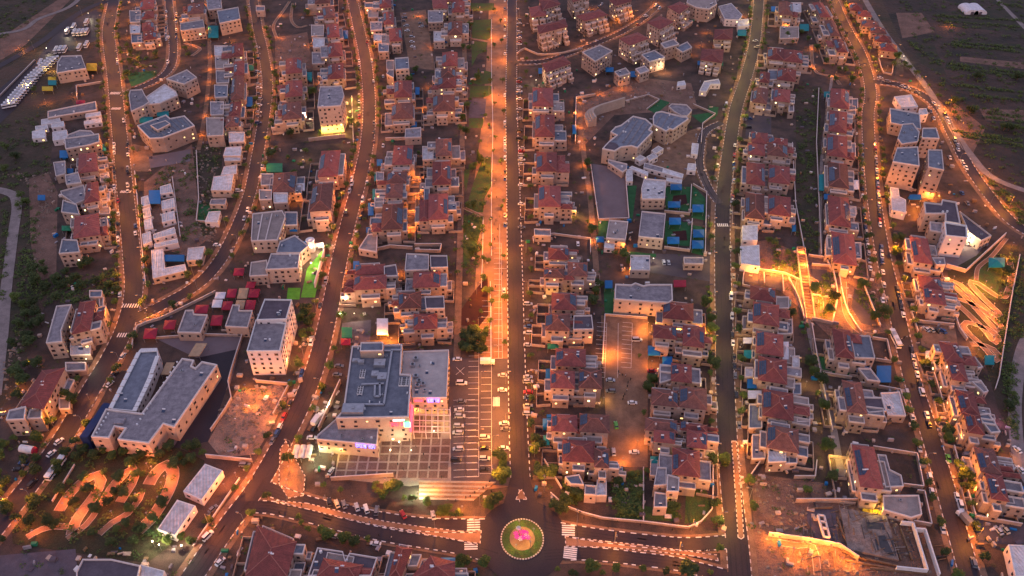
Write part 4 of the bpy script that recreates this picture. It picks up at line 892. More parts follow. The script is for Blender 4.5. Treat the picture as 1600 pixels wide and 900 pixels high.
for x, y, w, d, h in ((610,770,9,5,2.2),(775,480,5,4,1.8),(745,545,3,3,1.4),(625,460,3,2,1.2),(790,560,4,4,1.3),(660,470,2.5,2,1.5)):
    p = pc('C2', x, y, H); b = MB(); b.box(p.x,p.y,H,w,d,h); b.cyl((p.x,p.y,H+h),(p.x,p.y,H+h+.3),.7,.7,12); b.build('air_handler', 'metal', root)
pp = [pc('C2',x,y,H+4).xy for x,y in ((650,398),(655,345),(795,342),(795,396))]
flatblock(root, pp, H, H+4, 'stone2', 'flatblue', 'stair_tower', .6, .4, clutter=0)
p, q = pc('C2',470,900,0), None
# lift and plant boxes of the annex roof
ra, pa, Ha = sub('beige-roofed eastern annex of the shopping centre')
for x, y in ((1000,450),(980,490),(1020,590),(1045,610),(1010,620),(1000,560)):
    p = pc('C2', x, y, Ha); putinst('cooling_unit', ACU, ra, p.x, p.y, Ha, .2*random.random(), 1.6)
# illuminated signs (letter-like strokes of the fascia signs)
def sign(root, a, b_, z, h, m, txt_like, name='shop_sign'):
    d = Vector((b_[0]-a[0], b_[1]-a[1])); L = d.length; d.normalize(); n = Vector((d.y,-d.x)); t = a
    bm_ = MB()
    x = 0; cw = L/len(txt_like)
    for ch_ in txt_like:
        for (u0,v0,u1,v1) in STROKE[ch_]:
            p = Vector(a[:2])+d*(x+u0*cw*.8)+n*.35; q_ = Vector(a[:2])+d*(x+u1*cw*.8)+n*.35
            bm_.bar((p.x,p.y,z+v0*h),(q_.x,q_.y,z+v1*h),.22,.24)
        x += cw
    return bm_.build(name, m, root)
STROKE = {'a':[(0,1,.8,1),(.8,1,.8,0),(.1,.1,.1,.8)], 'b':[(0,1,.9,1),(.7,1,.7,0),(0,0,.9,0)], 'c':[(.5,0,.5,1),(.3,1,.5,1)], 'd':[(0,1,.8,1),(.8,1,.8,.0),(0,0,.8,0),(0,1,0,0)],
          'e':[(0,0,0,1),(0,0,.8,0),(.8,0,.8,1),(.4,.2,.4,1)], 'f':[(0,1,.8,1),(.8,1,.6,0)], 'g':[(.2,1,.2,.5),(.2,.5,.5,.5),(.8,1,.2,0)], ' ':[]}
b0, poly0, H0_ = sub('lower front block of the shopping centre with blue sign')
e = max(zip(poly0, poly0[1:]+poly0[:1]), key=lambda s: (s[1]-s[0]).length if vis(*s) and abs((s[1]-s[0]).y) < abs((s[1]-s[0]).x) else 0)
L, R = (e[0], e[1]) if e[0].x < e[1].x else (e[1], e[0])
sign(b0, L.lerp(R,.66), L.lerp(R,.97), H0_-1.6, 1.7, 'signblue', 'dabfe gda')
es = sorted([(a,c) for a,c in zip(poly, poly[1:]+poly[:1]) if vis(a,c)], key=lambda q: -abs((q[1]-q[0]).x))
L, R = (es[0][0], es[0][1]) if es[0][0].x < es[0][1].x else (es[0][1], es[0][0])
sign(root, L.lerp(R,.74), L.lerp(R,.93), H-4.6, 1.9, 'signred', 'bafdc ea'); b = MB()
b.bar((*L.lerp(R,.78),H-1.2),(*L.lerp(R,.94),H-1.2),.5,.7); b.build('light_strip', 'signwhite', root)
b = MB(); p = L.lerp(R,.97); b.box(p.x,p.y-.5,H-4.9,2.6,.5,2.6); b.build('pharmacy_sign', 'signgreen', root)
b = MB(); b.bar((*R,H-9),(*(R+Vector((.4,9))),H-2),.5,5); b.build('side_banner', 'signred', root)
es = sorted([(a,c) for a,c in zip(pa, pa[1:]+pa[:1]) if vis(a,c)], key=lambda q: -abs((q[1]-q[0]).x))
L, R = (es[0][0], es[0][1]) if es[0][0].x < es[0][1].x else (es[0][1], es[0][0])
sign(ra, L.lerp(R,.45), L.lerp(R,.78), Ha-1.7, 1.7, 'signblue', 'ebad fce'); b = MB(); b.bar((*L.lerp(R,.05),Ha-1.2),(*L.lerp(R,.3),Ha-1.2),.4,1.4); b.build('red_fascia', 'signred', ra)
# trellis canopies in front of the annex
t = empty('pergola', P(670,650), label='lit steel and glass pergola along the front of the shopping centre annex', cat='pergola')
b = MB()
for i in range(7): a, c = pc('C2',985+i*38,745,4), pc('C2',985+i*38,905,4); b.bar(a,c,.35)
for j in range(5): a, c = pc('C2',980,755+j*36,4), pc('C2',1215,760+j*36,4); b.bar(a,c,.3)
b.build('beams', 'rim', t)
for i in range(0,7,2):
    for y in (905,760):
        a = pc('C2',985+i*38,y,4); b = MB(); b.box(a.x,a.y,0,.3,.3,4); b.build('post', 'rim', t)
# water reservoir style white tanker, white office roof box etc. come with the vehicles below

for lab, segs in (('western half of the large school with dark ribbed roof',(((560,235),(400,440)),((620,245),(470,470)),((680,255),(520,495)),((730,285),(580,505)))),('eastern half of the large school with dark ribbed roof',(((860,185),(800,290)),((930,195),(860,320)),((1000,215),(920,330)))), ):
    r_, p_, h_ = sub(lab); b = MB()
    for (x0,y0),(x1,y1) in segs: b.bar(P(900+x0/6.43,150+y0/6.43,h_+.15),P(900+x1/6.43,150+y1/6.43,h_+.15),.9,.35)
    b.build('roof_rib','flat',r_)
    if 'west' in lab: q = P(900+355/6.43,150+505/6.43,h_); b = MB(); b.cyl(q,q+Vector((0,0,.5)),4.5,4.3,20); b.build('roof_disc','flatdark',r_)
r_, p_, h_ = sub('large L-shaped grey-roofed school in the lower left')
for i in range(13):
    q = P(280-i*5.2,567+i*8.1,h_); putinst('water_drum',DRUM,r_,q.x-.9,q.y+.2,h_,0,.7)
for i in range(6):
    q = P(165-i*3.6,647+i*6,h_); putinst('water_drum',DRUM,r_,q.x+1.2,q.y,h_,0,.7)
b = MB(); q = P(188,660,h_); b.box(q.x,q.y,h_,4,3,1.2); b.build('roof_hatch','flat',r_)
r_, p_, h_ = sub('long blue-grey-roofed gymnasium with white sloped parapets')
for x0,y0,x1,y1 in ((690,755,868,402),(870,395,980,388),(838,772,950,540),(945,535,985,425)):
    a, c = pc('C1',x0,y0,h_+.7), pc('C1',x1,y1,h_+.7); n_ = 8
    for i in range(n_):
        b = MB(); b.bar(a.lerp(c,(i+.06)/n_),a.lerp(c,(i+.94)/n_),1.8,.5); b.build('parapet_panel','white',r_)
for lab, lines in (('long grey-roofed hall with roof ribs and arcaded front',((40,440,10,600),(100,435,60,600))),):
    r_, p_, h_ = sub(lab)
    for x0,y0,x1,y1 in lines: b = MB(); b.bar(pc('B2',x0,y0,h_+.3),pc('B2',x1,y1,h_+.3),.5,.6); b.build('roof_rib','rim',r_)
for lab in ('stone school with dark striped roof facing the paved yard',):
    r_, p_, h_ = sub(lab)
    for i in range(8): b = MB(); b.bar(pc('A1',900+i*33,790-i*9,h_+.2),pc('A1',1000+i*28,850-i*8,h_+.2),.5,.3); b.build('roof_strip','flat',r_)
    flatblock(r_, [pc('A1',x,y,h_+2).xy for x,y in ((940,785),(1035,755),(1065,775),(985,815))], h_, h_+2, 'stone2','flatblue','raised_block',.5,.3,clutter=0)

# ------------------------------------------------------------------ shade canopies
CN = [0]
def canopy(k, x0, y0, x1, y1, m, label, H=3.2, flat=False, dx=0, group=None, cat='canopy'):
    q = [pc(k,x0+dx,y1,H), pc(k,x1+dx,y1,H), pc(k,x1,y0,H), pc(k,x0,y0,H)]; c = sum(q, Vector())/4
    t = empty('shade_canopy', (c.x,c.y,0), label=label, cat=cat, group=group)
    b = MB(); top = Vector((c.x,c.y,H+(.15 if flat else 1.3))); b.add(q+[top], [(0,1,4),(1,2,4),(2,3,4),(3,0,4)]); b.add(q+[p-Vector((0,0,.35)) for p in q], [(0,4,5,1),(1,5,6,2),(2,6,7,3),(3,7,4,0),(7,6,5,4)])
    b.build('cover', m, t)
    for p in q: b = MB(); p = p.lerp(top,.06); b.box(p.x,p.y,0,.16,.16,H-.3); b.build('post', 'metal', t)
    return t
for i, a in enumerate([(990,250,1062,286),(975,358,1052,396),(982,460,1056,502),(970,580,1046,622)]):
    canopy('B3', *a, 'blue', 'blue pyramid canopy on kindergarten turf, %s from the top in the left column' % nth(i+1), group='blue kindergarten canopies')
for i, a in enumerate([(1128,378,1198,424),(1132,534,1202,582),(1125,602,1198,652)]):
    canopy('B3', *a, 'blue', 'blue pyramid canopy beside the eastern street, %s from the top in the right column' % nth(i+1), group='blue kindergarten canopies')
canopy('B3',525,578,576,612,'blue','small blue canopy left of the beige-roofed kindergarten')
for i, a in enumerate([(1425,5,1482,58),(1395,82,1455,135),(1540,75,1600,135),(1225,105,1305,158),(1325,170,1395,232),(1030,200,1102,256),(905,252,985,315)]):
    canopy('C1', *a, 'pink', 'crimson square canopy at the terraced kindergartens, %s from the upper right' % nth(i+1), dx=-12, group='crimson kindergarten canopies')
for i, a in enumerate([(1560,5,1625,58),(1545,-40,1600,0)]):
    canopy('C1', *a, 'pink', 'crimson canopy at the wall above the white office block, %s' % ('lower one' if i == 0 else 'upper one'), dx=-12, group='crimson kindergarten canopies')
canopy('B1',1465,775,1528,820,'pink','crimson canopy inside the walled roof terrace below the long hall', dx=-8)
canopy('C1',1350,25,1412,65,'wfab','upper pale grey canopy left of the crimson ones', dx=-10); canopy('C1',1332,72,1392,120,'wfab','lower pale grey canopy left of the crimson ones', dx=-10)
canopy('C1',1495,0,1555,65,'tan','upper tan canopy between crimson canopies', dx=-14); canopy('C1',1478,75,1535,130,'tan','lower tan canopy between crimson canopies', dx=-14)
canopy('C1',1240,338,1300,350,'tan','x') if 0 else None
canopy('C1',1225,345,1295,425,'tan','flat tan roof shelter in the paved yard above the L-shaped school', 4, True, -50); canopy('C1',1040,465,1092,540,'tan','flat tan roof shelter between gymnasium and L-shaped school', 4, True, -35)
canopy('B1',930,288,1003,372,'blue','large blue shade sheet between the white cabins', 3.6, True); canopy('B1',1028,692,1152,732,'blue','blue sheet over the yard of the L-shaped white school', 3.6, True)
CAN = [('B1',372,40,425,85,'blue','dark blue canopy at the western edge near the beige block'),('B1',625,0,662,42,'teal','teal canopy beside the wide beige block'),('B1',415,152,458,182,'blue','blue canopy under the white roof in the western row'),('B1',235,318,282,350,'blue','lone blue tarpaulin shed on the dirt terrace'),
 ('B1',385,510,445,540,'green','green awning beside the lowest western red roof'),('B1',620,90,660,115,'blue','small blue awning facing the far western street'),('B1',640,470,690,510,'blue','dark blue terrace awning facing the far western street'),
 ('A1',1300,160,1365,235,'teal','dark teal cover between hall and yellow alley'),('A1',870,730,955,765,'teal','left teal canopy between the two schools'),('A1',980,695,1055,725,'teal','right teal canopy between the two schools'),
 ('A1',1325,640,1380,670,'blue','blue sheet on the flat terrace by the yellow alley'),('A1',1540,605,1578,665,'blue','blue cover behind the purple roof house'),('A1',1550,405,1585,440,'green','bright green awning right of the yellow alley row'),('A1',300,480,350,500,'yellow','upper yellow shade sail beside the bus yard'),('A1',262,540,330,565,'yellow','lower yellow shade sail beside the bus yard'),('A1',540,395,605,440,'yellow','yellow shade sails right of the angular hall'),
 ('A1',300,500,352,530,'teal','dark teal tent between the yellow sails'),('A1',475,625,530,650,'pink','crimson cover behind the long grey shed'),
 ('A2',545,190,575,240,'blue','narrow blue cover beside the inner row'),('A2',995,545,1022,590,'blue','upright blue cover beside the alley'),('A2',970,760,1005,792,'blue','blue sheet at the foot of the stone house'),('A2',755,180,782,205,'teal','small teal cover near the curving street'),('A2',1150,55,1185,82,'green','green cover left of the park'),('A2',1168,240,1195,265,'blue','blue cover on the terrace left of the park'),('A2',300,450,350,500,'teal','dark cover behind the short row'),
 ('A2',165,490,190,515,'blue','small blue cover in the short row'),
 ('A3',585,420,635,448,'blue','bright blue awning on the hill terrace'),('A3',740,445,790,480,'blue','dark blue awning beside the cubic house'),('A3',165,425,190,458,'blue','blue awning behind the pink-roofed block'),('A3',378,780,402,835,'blue','upright blue awning on the avenue row'),('A3',1160,380,1222,405,'blue','blue awning beside the red gabled house'),('A3',1290,385,1320,408,'green','green awning beside the red gabled house'),('A3',1410,185,1465,222,'teal','teal canopy below the small white store'),
 ('A4',198,150,256,192,'teal','turquoise awning below the first eastern house'),('A4',350,572,385,605,'teal','turquoise cover left of the long eastern row'),('A4',20,40,55,70,'blue','dark blue cover at the top of the eastern row'),
 ('B2',65,120,165,175,'green','green and dark tent roof beside the hooked street'),('B2',240,245,305,292,'wfab','white fabric tent beside the low red roof'),('B2',755,95,790,135,'blue','small blue tent right of the curving street'),('B2',738,178,780,230,'teal','dark teal pergola right of the curving street'),('B2',728,280,785,345,'teal','dark cover in the garden right of the curving street'),('B2',700,368,735,445,'blue','tall blue cover right of the curving street'),('B2',688,520,745,553,'blue','wide blue cover in the sunken garden'),('B2',1042,380,1080,408,'blue','blue cover left of the park row'),('B2',1020,455,1045,485,'blue','small blue cover by the amber alley'),('B2',608,732,645,780,'blue','blue cover at the corner of the cluster'),('B2',210,515,258,545,'blue','blue cover at the foot of the inner row'),
 ('B3',1010,850,1088,892,'pink','crimson canopy beside the large grey school roof'),('B3',580,852,628,900,'blue','blue canopy left of the large grey school roof'),
 ('B4',885,315,958,346,'blue','blue awning over the yard above the civic centre'),('B4',320,190,350,290,'teal','long teal cover behind the long row'),('B4',350,312,385,345,'blue','dark blue cover behind the long row'),('B4',150,505,175,545,'blue','bright blue cover at the corner of the short eastern house'),('B4',1380,710,1480,770,'teal','turquoise pool-like sheet in the serpentine garden'),('B4',520,225,568,282,'wfab','white sheet beside the long row'),
 ('C2',535,245,600,310,'green','grey-green pergola above the shopping centre'),('C2',530,315,590,355,'pink','magenta tent above the shopping centre'),('C2',755,190,825,292,'wfab','white sheet roof beside the orange-lit yard'),
 ('C3',210,505,250,565,'blue','blue cover left of the avenue row house'),('C3',192,815,256,868,'blue','square blue cover left of the lower avenue row'),('C3',850,360,928,420,'blue','blue canopy above the orange-lit garage'),('C3',940,428,1002,478,'blue','dark blue canopy right of the orange-lit garage'),('C3',222,345,292,378,'green','green awning between the avenue houses'),('C3',1450,388,1508,438,'teal','teal canopy right of the straight eastern street'),('C3',1470,568,1530,625,'blue','blue canopy right of the straight eastern street'),('C3',1130,140,1172,190,'wfab','white cover above the straight eastern street'),('C3',1445,310,1520,345,'wfab','white cover right of the straight eastern street'),('C3',1475,640,1560,690,'wfab','lower white cover right of the straight eastern street'),('C3',1135,560,1185,612,'wfab','white cover right of the lower red roofs'),
 ('C4',985,102,1092,148,'blue','blue awning under the hipped house at the eastern stairs'),('C4',555,475,645,520,'blue','blue awning in the garden below the solar house'),('C4',680,485,770,588,'blue','large blue pool cover beside the garden house'),('C4',1355,420,1415,478,'teal','turquoise triangular sail at the end of the serpentine path'),('C4',100,72,145,112,'blue','blue awning in the back row right of the street'),('C4',92,335,130,445,'wfab','tall white cover in the back row'),('C4',985,392,1068,470,'wfab','white slatted pergola at the street corner'),
 ('D2',1155,785,1245,838,'blue','blue terrace cover at the bottom edge'),('D3',385,165,445,206,'blue','turquoise terrace pool cover on the last avenue house'),('D3',865,150,925,196,'teal','dark teal tent beside the grassy corner house'),('D3',195,20,235,80,'teal','dark teal cover beside the avenue hedge'),('D4',870,485,905,520,'teal','x')]
for k, x0, y0, x1, y1, m, lab in CAN:
    if lab == 'x': continue
    high = lab.find('terrace') >= 0 or lab.find('hill') >= 0
    canopy(k, x0, y0, x1, y1, m, lab, 3.0, flat=random.random() < .6, cat='awning' if 'awning' in lab else 'canopy')

# ------------------------------------------------------------------ garden and retaining walls
WALLS = [
 (None,[(860,772),(882,792),(910,803),(940,811),(1003,817),(1058,824),(1075,826),(1095,817),(1112,798),(1113,700)],1.3,'curved pale wall bounding the two grassy corner gardens above the link road'),
 ('D1',[(330,440),(470,210)],1.0,'straight wall along the western street beside the park'),
 ('D1',[(1210,720),(1500,295)],1.1,'long pale kerb wall of the shed yard'),
 ('D1',[(1290,160),(1580,190)],2.2,'orange-lit wall behind the shed yard'),
 ('C1',[(830,375),(860,250),(1000,200),(1190,110),(1350,30)],1.6,'long wall curving past the crimson canopies'),
 ('C1',[(1520,300),(1430,600),(1450,700),(1320,900)],2.0,'curving wall on the right side of the L-shaped school yard'),
 ('C1',[(970,320),(1270,300),(1530,305)],1.5,'wall between kindergartens and the school yard'),
 ('C2',[(0,590),(210,610),(110,800)],1.8,'wall below the white office block'),
 ('C2',[(530,598),(395,895)],3.0,'sloping ramp wall west of the shopping centre'),
 ('D2',[(470,305),(860,280)],2.4,'long wall at the southern edge of the plaza'),
 ('B1',[(845,180),(915,900)],1.5,'long wall between the western street and the cabin school'),
 ('B1',[(1230,50),(1245,350),(1230,490),(1340,495)],1.5,'wall along the slope beside the green court'),
 ('B1',[(1080,215),(1130,590)],1.4,'wall right of the cabin school'),
 ('A1',[(485,620),(480,545),(640,520)],1.6,'wall around the lane above the long grey shed'),
 ('A1',[(0,605),(220,380)],1.2,'pale stone kerb along the bus row'),
 ('A3',[(395,900),(400,620),(520,600)],2.0,'orange-lit wall beside the alley'),
 ('A3',[(30,345),(80,310),(160,345),(300,340),(440,310)],1.5,'curved wall at the corner of avenue and branch street'),
 ('A3',[(700,640),(850,600),(920,630),(840,690)],1.3,'wall round the dry slope above the school'),
 ('A3',[(1130,660),(1270,720),(1190,780),(1180,900)],1.5,'wall round the green school turf'),
 ('B3',[(490,125),(540,480),(730,475),(705,165)],1.6,'fence wall round the sports court'),
 ('B3',[(1120,265),(1110,445),(950,430)],1.8,'wall round the northern canopy yard'),
 ('B3',[(1125,480),(1110,675),(950,655)],1.8,'wall round the southern canopy yard'),
 ('B3',[(1130,260),(1215,310),(1205,700)],1.6,'wall along the eastern street beside the canopies'),
 ('B3',[(135,620),(130,590),(260,570),(490,600),(490,690)],1.5,'wall round the small car park by the avenue'),
 ('C3',[(580,175),(565,490)],1.5,'left wall of the central car park'),
 ('C3',[(580,175),(845,195)],1.5,'top wall of the central car park'),
 ('D3',[(820,230),(820,565)],1.3,'wall dividing the two grassy corner gardens'),
 ('D3',[(200,180),(310,360)],1.5,'wall running down behind the avenue hedge'),
 ('B4',[(300,0),(330,700)],1.6,'long wall on the right of the scrub strip'),
 ('B4',[(150,0),(170,380),(230,700)],1.4,'long wall on the left of the scrub strip'),
 ('B4',[(250,705),(360,720),(390,790)],1.8,'orange-lit wall at the foot of the scrub strip'),
 ('B4',[(745,240),(900,300)],2.5,'beige wall below the big apartment block'),
 ('B4',[(1110,770),(1230,805),(1480,575)],2.4,'tall pale wall round the civic plaza'),
 ('B4',[(1570,700),(1530,900)],1.2,'boundary wall right of the serpentine garden'),
 ('C4',[(1530,-10),(1480,300),(1440,560),(1415,640)],1.2,'long stone wall beyond the serpentine garden'),
 ('C4',[(1110,0),(1190,260),(1240,330)],1.8,'wall running down beside the eastern stairs'),
 ('C4',[(925,215),(1160,240)],1.8,'wall above the small eastern car park'),
 ('C4',[(270,200),(400,230),(430,60)],2.0,'orange-lit wall around the flower terrace'),
 ('C4',[(270,230),(300,420),(400,900)],1.5,'wall left of the hillside footpath'),
 ('C4',[(600,0),(700,245)],1.5,'curved wall above the playground slope'),
 ('C4',[(650,320),(740,335),(770,470),(670,455)],1.7,'wall round the dark garden beside the solar house'),
 ('C4',[(330,540),(520,570)],1.8,'wall below the turf garden'),
 ('C4',[(570,605),(820,650),(870,800)],2.0,'wall round the pale terrace house'),
 ('C4',[(1030,545),(1070,670),(1100,790),(1160,800)],2.0,'orange-lit wall along the far eastern street'),
 ('C4',[(890,150),(935,280)],1.4,'low orange-lit wall right of the white bus'),
 ('D4',[(650,105),(925,150),(965,355),(840,340)],2.0,'wall round the brown garden beside the lowest red roof'),
 ('D4',[(925,380),(970,385),(1015,590),(900,570)],2.0,'zigzag wall above the building site'),
 ('D4',[(1155,100),(1200,270),(1320,300)],2.0,'orange-lit wall on the right side of the far eastern street'),
 ('D4',[(1240,380),(1290,540),(1580,590)],2.0,'wall above the lower right car park'),
 ('D4',[(170,440),(550,440)],2.5,'rough retaining wall above the building site'),
 ('D4',[(0,650),(220,680),(440,720),(560,800)],2.5,'brightly lit retaining wall below the building site'),
 ('D4',[(1500,190),(1510,350),(1550,900)],1.2,'wall') if 0 else ('D4',[(300,190),(290,290),(160,290)],1.8,'wall below the white-walled back house'),
 ('D3',[(1490,280),(1560,180),(1540,0)],2.0,'pale wall along the right side of the straight eastern street'),
 ('A4',[(315,560),(300,900)],1.5,'long upper wall beside the scrub strip'),
 ('A4',[(1620,900),(1100,600),(1000,560)],1.2,'wall') if 0 else ('A4',[(690,370),(720,460),(770,470),(780,400)],1.2,'curved orange-lit garden wall at the ring street corner'),
 ('B2',[(660,690),(840,650),(980,660)],2.2,'beige wall at the foot of the terrace by the crossing lane'),
 ('B2',[(990,640),(1160,640),(1150,680),(995,675)],2.0,'beige box wall right of the crossing lane dip'),
 ('A2',[(810,880),(1030,872)],2.2,'beige wall along the crossing lane'),
 ('A2',[(600,610),(610,900)],1.6,'lamp-lit wall beside the synagogue yard'),
 (None,[(1160,420),(1225,429),(1250,440)],1.6,'amber-lit wall above the sunken courts'),
 (None,[(1163,423),(1160,447),(1172,450)],1.4,'amber-lit wall at the left end of the sunken courts'),
 (None,[(1193,428),(1194,445)],1.4,'short amber-lit wall between the two sunken courts'),
 (None,[(1222,432),(1224,458)],1.4,'amber-lit wall at the right end of the sunken courts'),
 (None,[(1300,420),(1308,465),(1300,505)],1.8,'amber-lit wall on the right of the flower terrace'),
 (None,[(1268,415),(1305,418)],1.6,'amber-lit wall above the dark terrace court'),
 (None,[(1310,425),(1315,455),(1325,490),(1345,520)],1.2,'curved amber-lit wall beside the playground slope'),
 (None,[(1268,462),(1300,466)],1.2,'low wall between dark court and flower terrace'),
 (None,[(1232,436),(1248,470),(1256,500)],1.4,'slanting amber-lit wall left of the long stairway'),
 ('A2',[(330,885),(560,860)],2.5,'beige wall in front of the floodlit synagogue'),
]
for k, pts, h, lab in WALLS:
    L = [pc(k, x, y) for x, y in pts] if k else [P(x,y) for x,y in pts]
    if k is None or 'curv' in lab: L = smooth_line(L, 5)
    c = sum(L, Vector())/len(L); t = empty('garden_wall', c, label=lab, cat='wall')
    b, b2 = MB(), MB()
    for a, e in zip(L, L[1:]): b.bar((a.x,a.y,h/2),(e.x,e.y,h/2),.3,h); b2.bar((a.x,a.y,h+.06),(e.x,e.y,h+.06),.42,.12)
    b.build('wall_body', 'stone', t); b2.build('coping', 'rim', t)
# curved bright wall of the synagogue lawn
L = smooth_line([pc('B2',x,y) for x,y in ((180,830),(240,790),(285,730),(290,700),(360,655),(420,645),(425,700),(400,790),(370,900))], 3)
t = empty('curved_wall', L[10], label='brightly lit curved white wall around the green synagogue lawn', cat='wall')
b = MB()
for a, e in zip(L, L[1:]): b.bar((a.x,a.y,1.6),(e.x,e.y,1.6),.6,3.2)
b.build('wall_body', 'plaster', t)
t = empty('spiral_tower', pc('B2',350,650), label='small white spiral stair tower at the top of the green lawn', cat='tower')
p = pc('B2',350,665); b = MB(); b.cyl(p, p+Vector((0,0,7)), 2.1, 2.1, 20); b.build('shaft','plaster',t)
b = MB(); b.cyl(p+Vector((0,0,7)), p+Vector((0,0,7.4)), 2.5, 2.4, 20); b.cyl(p+Vector((0,0,7.4)), p+Vector((0,0,8)), 1.2, 1.0, 16); b.build('roof','white',t)
# amphitheatre wall behind the large school
L = smooth_line([pc('A3',x,y) for x,y in ((520,790),(500,745),(540,715),(620,690),(700,665))], 3)
t = empty('curved_grandstand', L[3], label='curved beige stepped grandstand wall on the bare slope', cat='grandstand')
for s in range(4):
    b = MB(); nn = normals(L)
    for i in range(len(L)-1):
        a, e = L[i].xy+nn[i]*(s*1.5), L[i+1].xy+nn[i+1]*(s*1.5); b.bar((*a,(7-s*1.1)/2),(*e,(7-s*1.1)/2),1.4,7-s*1.1)
    b.build('tier', 'stone2', t)
# navy cladding block of the lower left school
t = empty('cladding_screen', pc('C1',600,800), label='tall dark navy screen wall with round pinkish openings by the school corner', cat='screen')
a, c, h = P(124,682,8), P(162,629,8), 8
a, c = Vector((a.x,a.y,0)), Vector((c.x,c.y,0)); d = (c-a).normalized(); n = Vector((d.y,-d.x,0))
b = MB(); b.prism(ccw([a.xy,(a+n*3.5).xy,(c+n*3.5).xy,c.xy]),0,h); b.build('screen','navy',t)
for s, z in ((.12,4.5),(.4,5.5)):
    p = a.lerp(c,s)+n*3.5; b = MB(); b.cyl((p.x,p.y,z),(p.x+n.x*.1,p.y+n.y*.1,z),1.1,1.1,16); b.build('disc','tan',t)
# greenhouses
for i, x in enumerate((1252,1303)):
    c = pc('A4',x,72); t = empty('greenhouse', c, label='white arched greenhouse tunnel in the orchard, %s of the pair' % ('left' if i == 0 else 'right'), cat='greenhouse')
    b = MB(); n = 10
    for j in range(n):
        q0, q1 = pi*j/n, pi*(j+1)/n; r = 5.6
        b.add([(c.x+r*cos(q0),c.y-7,1+3.2*sin(q0)),(c.x+r*cos(q1),c.y-7,1+3.2*sin(q1)),(c.x+r*cos(q1),c.y+9,1+3.2*sin(q1)),(c.x+r*cos(q0),c.y+9,1+3.2*sin(q0))],[(0,3,2,1)])
    b.add([(c.x+5.6*cos(pi*j/n),c.y-7,1+3.2*sin(pi*j/n)) for j in range(n+1)]+[(c.x-5.6,c.y-7,0),(c.x+5.6,c.y-7,0)],[tuple(range(n+3))])
    b.box(c.x-5.6,c.y+1,0,.1,16,1); b.box(c.x+5.6,c.y+1,0,.1,16,1)
    b.build('cover','wfab',t)
    b = MB(); b.box(c.x,c.y-7.05,0,2.4,.1,2.4); b.build('door','flatdark',t)

# ------------------------------------------------------------------ serpentine paths
def path(k, pts, w, lab=None, m='prom', name='garden_path'):
    L = smooth_line([pc(k,x,y) for x,y in pts], 2.5); nn = normals(L); b = MB(); vs = []
    for p, n in zip(L, nn): vs += [(p.x+n.x*w/2,p.y+n.y*w/2,.16),(p.x-n.x*w/2,p.y-n.y*w/2,.16)]
    b.add(vs, [(2*i,2*i+1,2*i+3,2*i+2) for i in range(len(L)-1)]); b.build(name, m, kind='structure')
    b = MB()
    for sg in (-1,1):
        for i in range(len(L)-1):
            a, c = L[i].xy+nn[i]*sg*w/2, L[i+1].xy+nn[i+1]*sg*w/2; b.bar((*a,.19),(*c,.19),.22,.14)
    b.build('path_kerb', 'stone2', kind='structure')
path('D1',[(370,495),(440,385),(540,295),(610,268),(632,310),(590,400),(520,490),(470,570),(450,640)],4.2)
path('D1',[(640,460),(700,350),(780,262),(830,225),(845,270),(820,330),(750,440)],3.8)
path('D1',[(930,330),(975,255),(1040,205),(1082,245),(1070,330),(1010,450),(940,550),(865,620)],4.8)
path('D1',[(620,640),(700,570),(800,510),(870,420),(885,380)],2.6); path('D1',[(170,660),(260,610),(360,590),(450,600)],2.6); path('D1',[(420,670),(540,580),(600,500)],2.4)
SERP = [(680,20),(700,120),(690,230),(650,320),(600,320),(520,270),(440,215),(385,200),(385,225),(450,300),(530,380),(610,455),(585,470),(530,440),(420,340),(300,225),(230,190),(245,235),(330,310),(430,420),(540,540),(590,585),(625,560),(570,500),(440,400),(340,355),(270,335),(275,370),(380,470),(500,590),(570,680),(600,655),(560,600),(450,545),(350,520),(325,545),(370,610),(480,710),(580,820),(605,800),(560,730),(440,690),(380,690)]
path('',[(1440+x/5,400+y/5) for x,y in SERP],2.9)
path('B4',[(1300,850),(1310,780),(1350,740),(1400,700),(1490,590)],2.0)
path('A1',[(1155,270),(1220,290),(1250,310),(1200,350)],2.4); path('A2',[(130,240),(110,160),(170,70),(210,10)],2.2); path('A2',[(230,20),(220,120),(260,170),(320,160)],2.2)
path('A4',[(270,280),(290,440),(400,480),(450,530)],2.4); path('B2',[(1300,400),(1410,450)],2.0); path('A2',[(1340,240),(1450,262)],2.0)
path('C4',[(240,-60),(300,-40),(330,90),(330,140)],2.4); path('C4',[(470,-40),(480,120),(520,220),(600,290),(660,300)],3.0); path('C4',[(200,-60),(190,40),(230,150),(260,210)],3.2)
path('D4',[(60,690),(180,710),(280,720),(310,900)],2.6)
# the lit stairway
t = empty('long_stairway', P(1255,430), label='long orange-lit stairway climbing from the flower terraces to the scrub strip', cat='stairway')
for i in range(26):
    a = P(1250,392).lerp(P(1266,502), i/26); b = MB(); b.box(a.x,a.y,0.05,3.6,1.6,2.6-.09*i, -.1); b.build('step','prom' if i%2 else 'walk',t)
for sx in (-2.2,2.2):
    a, c = P(1250,392), P(1266,502); b = MB(); b.bar((a.x+sx,a.y,1.7),(c.x+sx,c.y,.9),.35,2.2); b.build('side_wall','stone2',t)

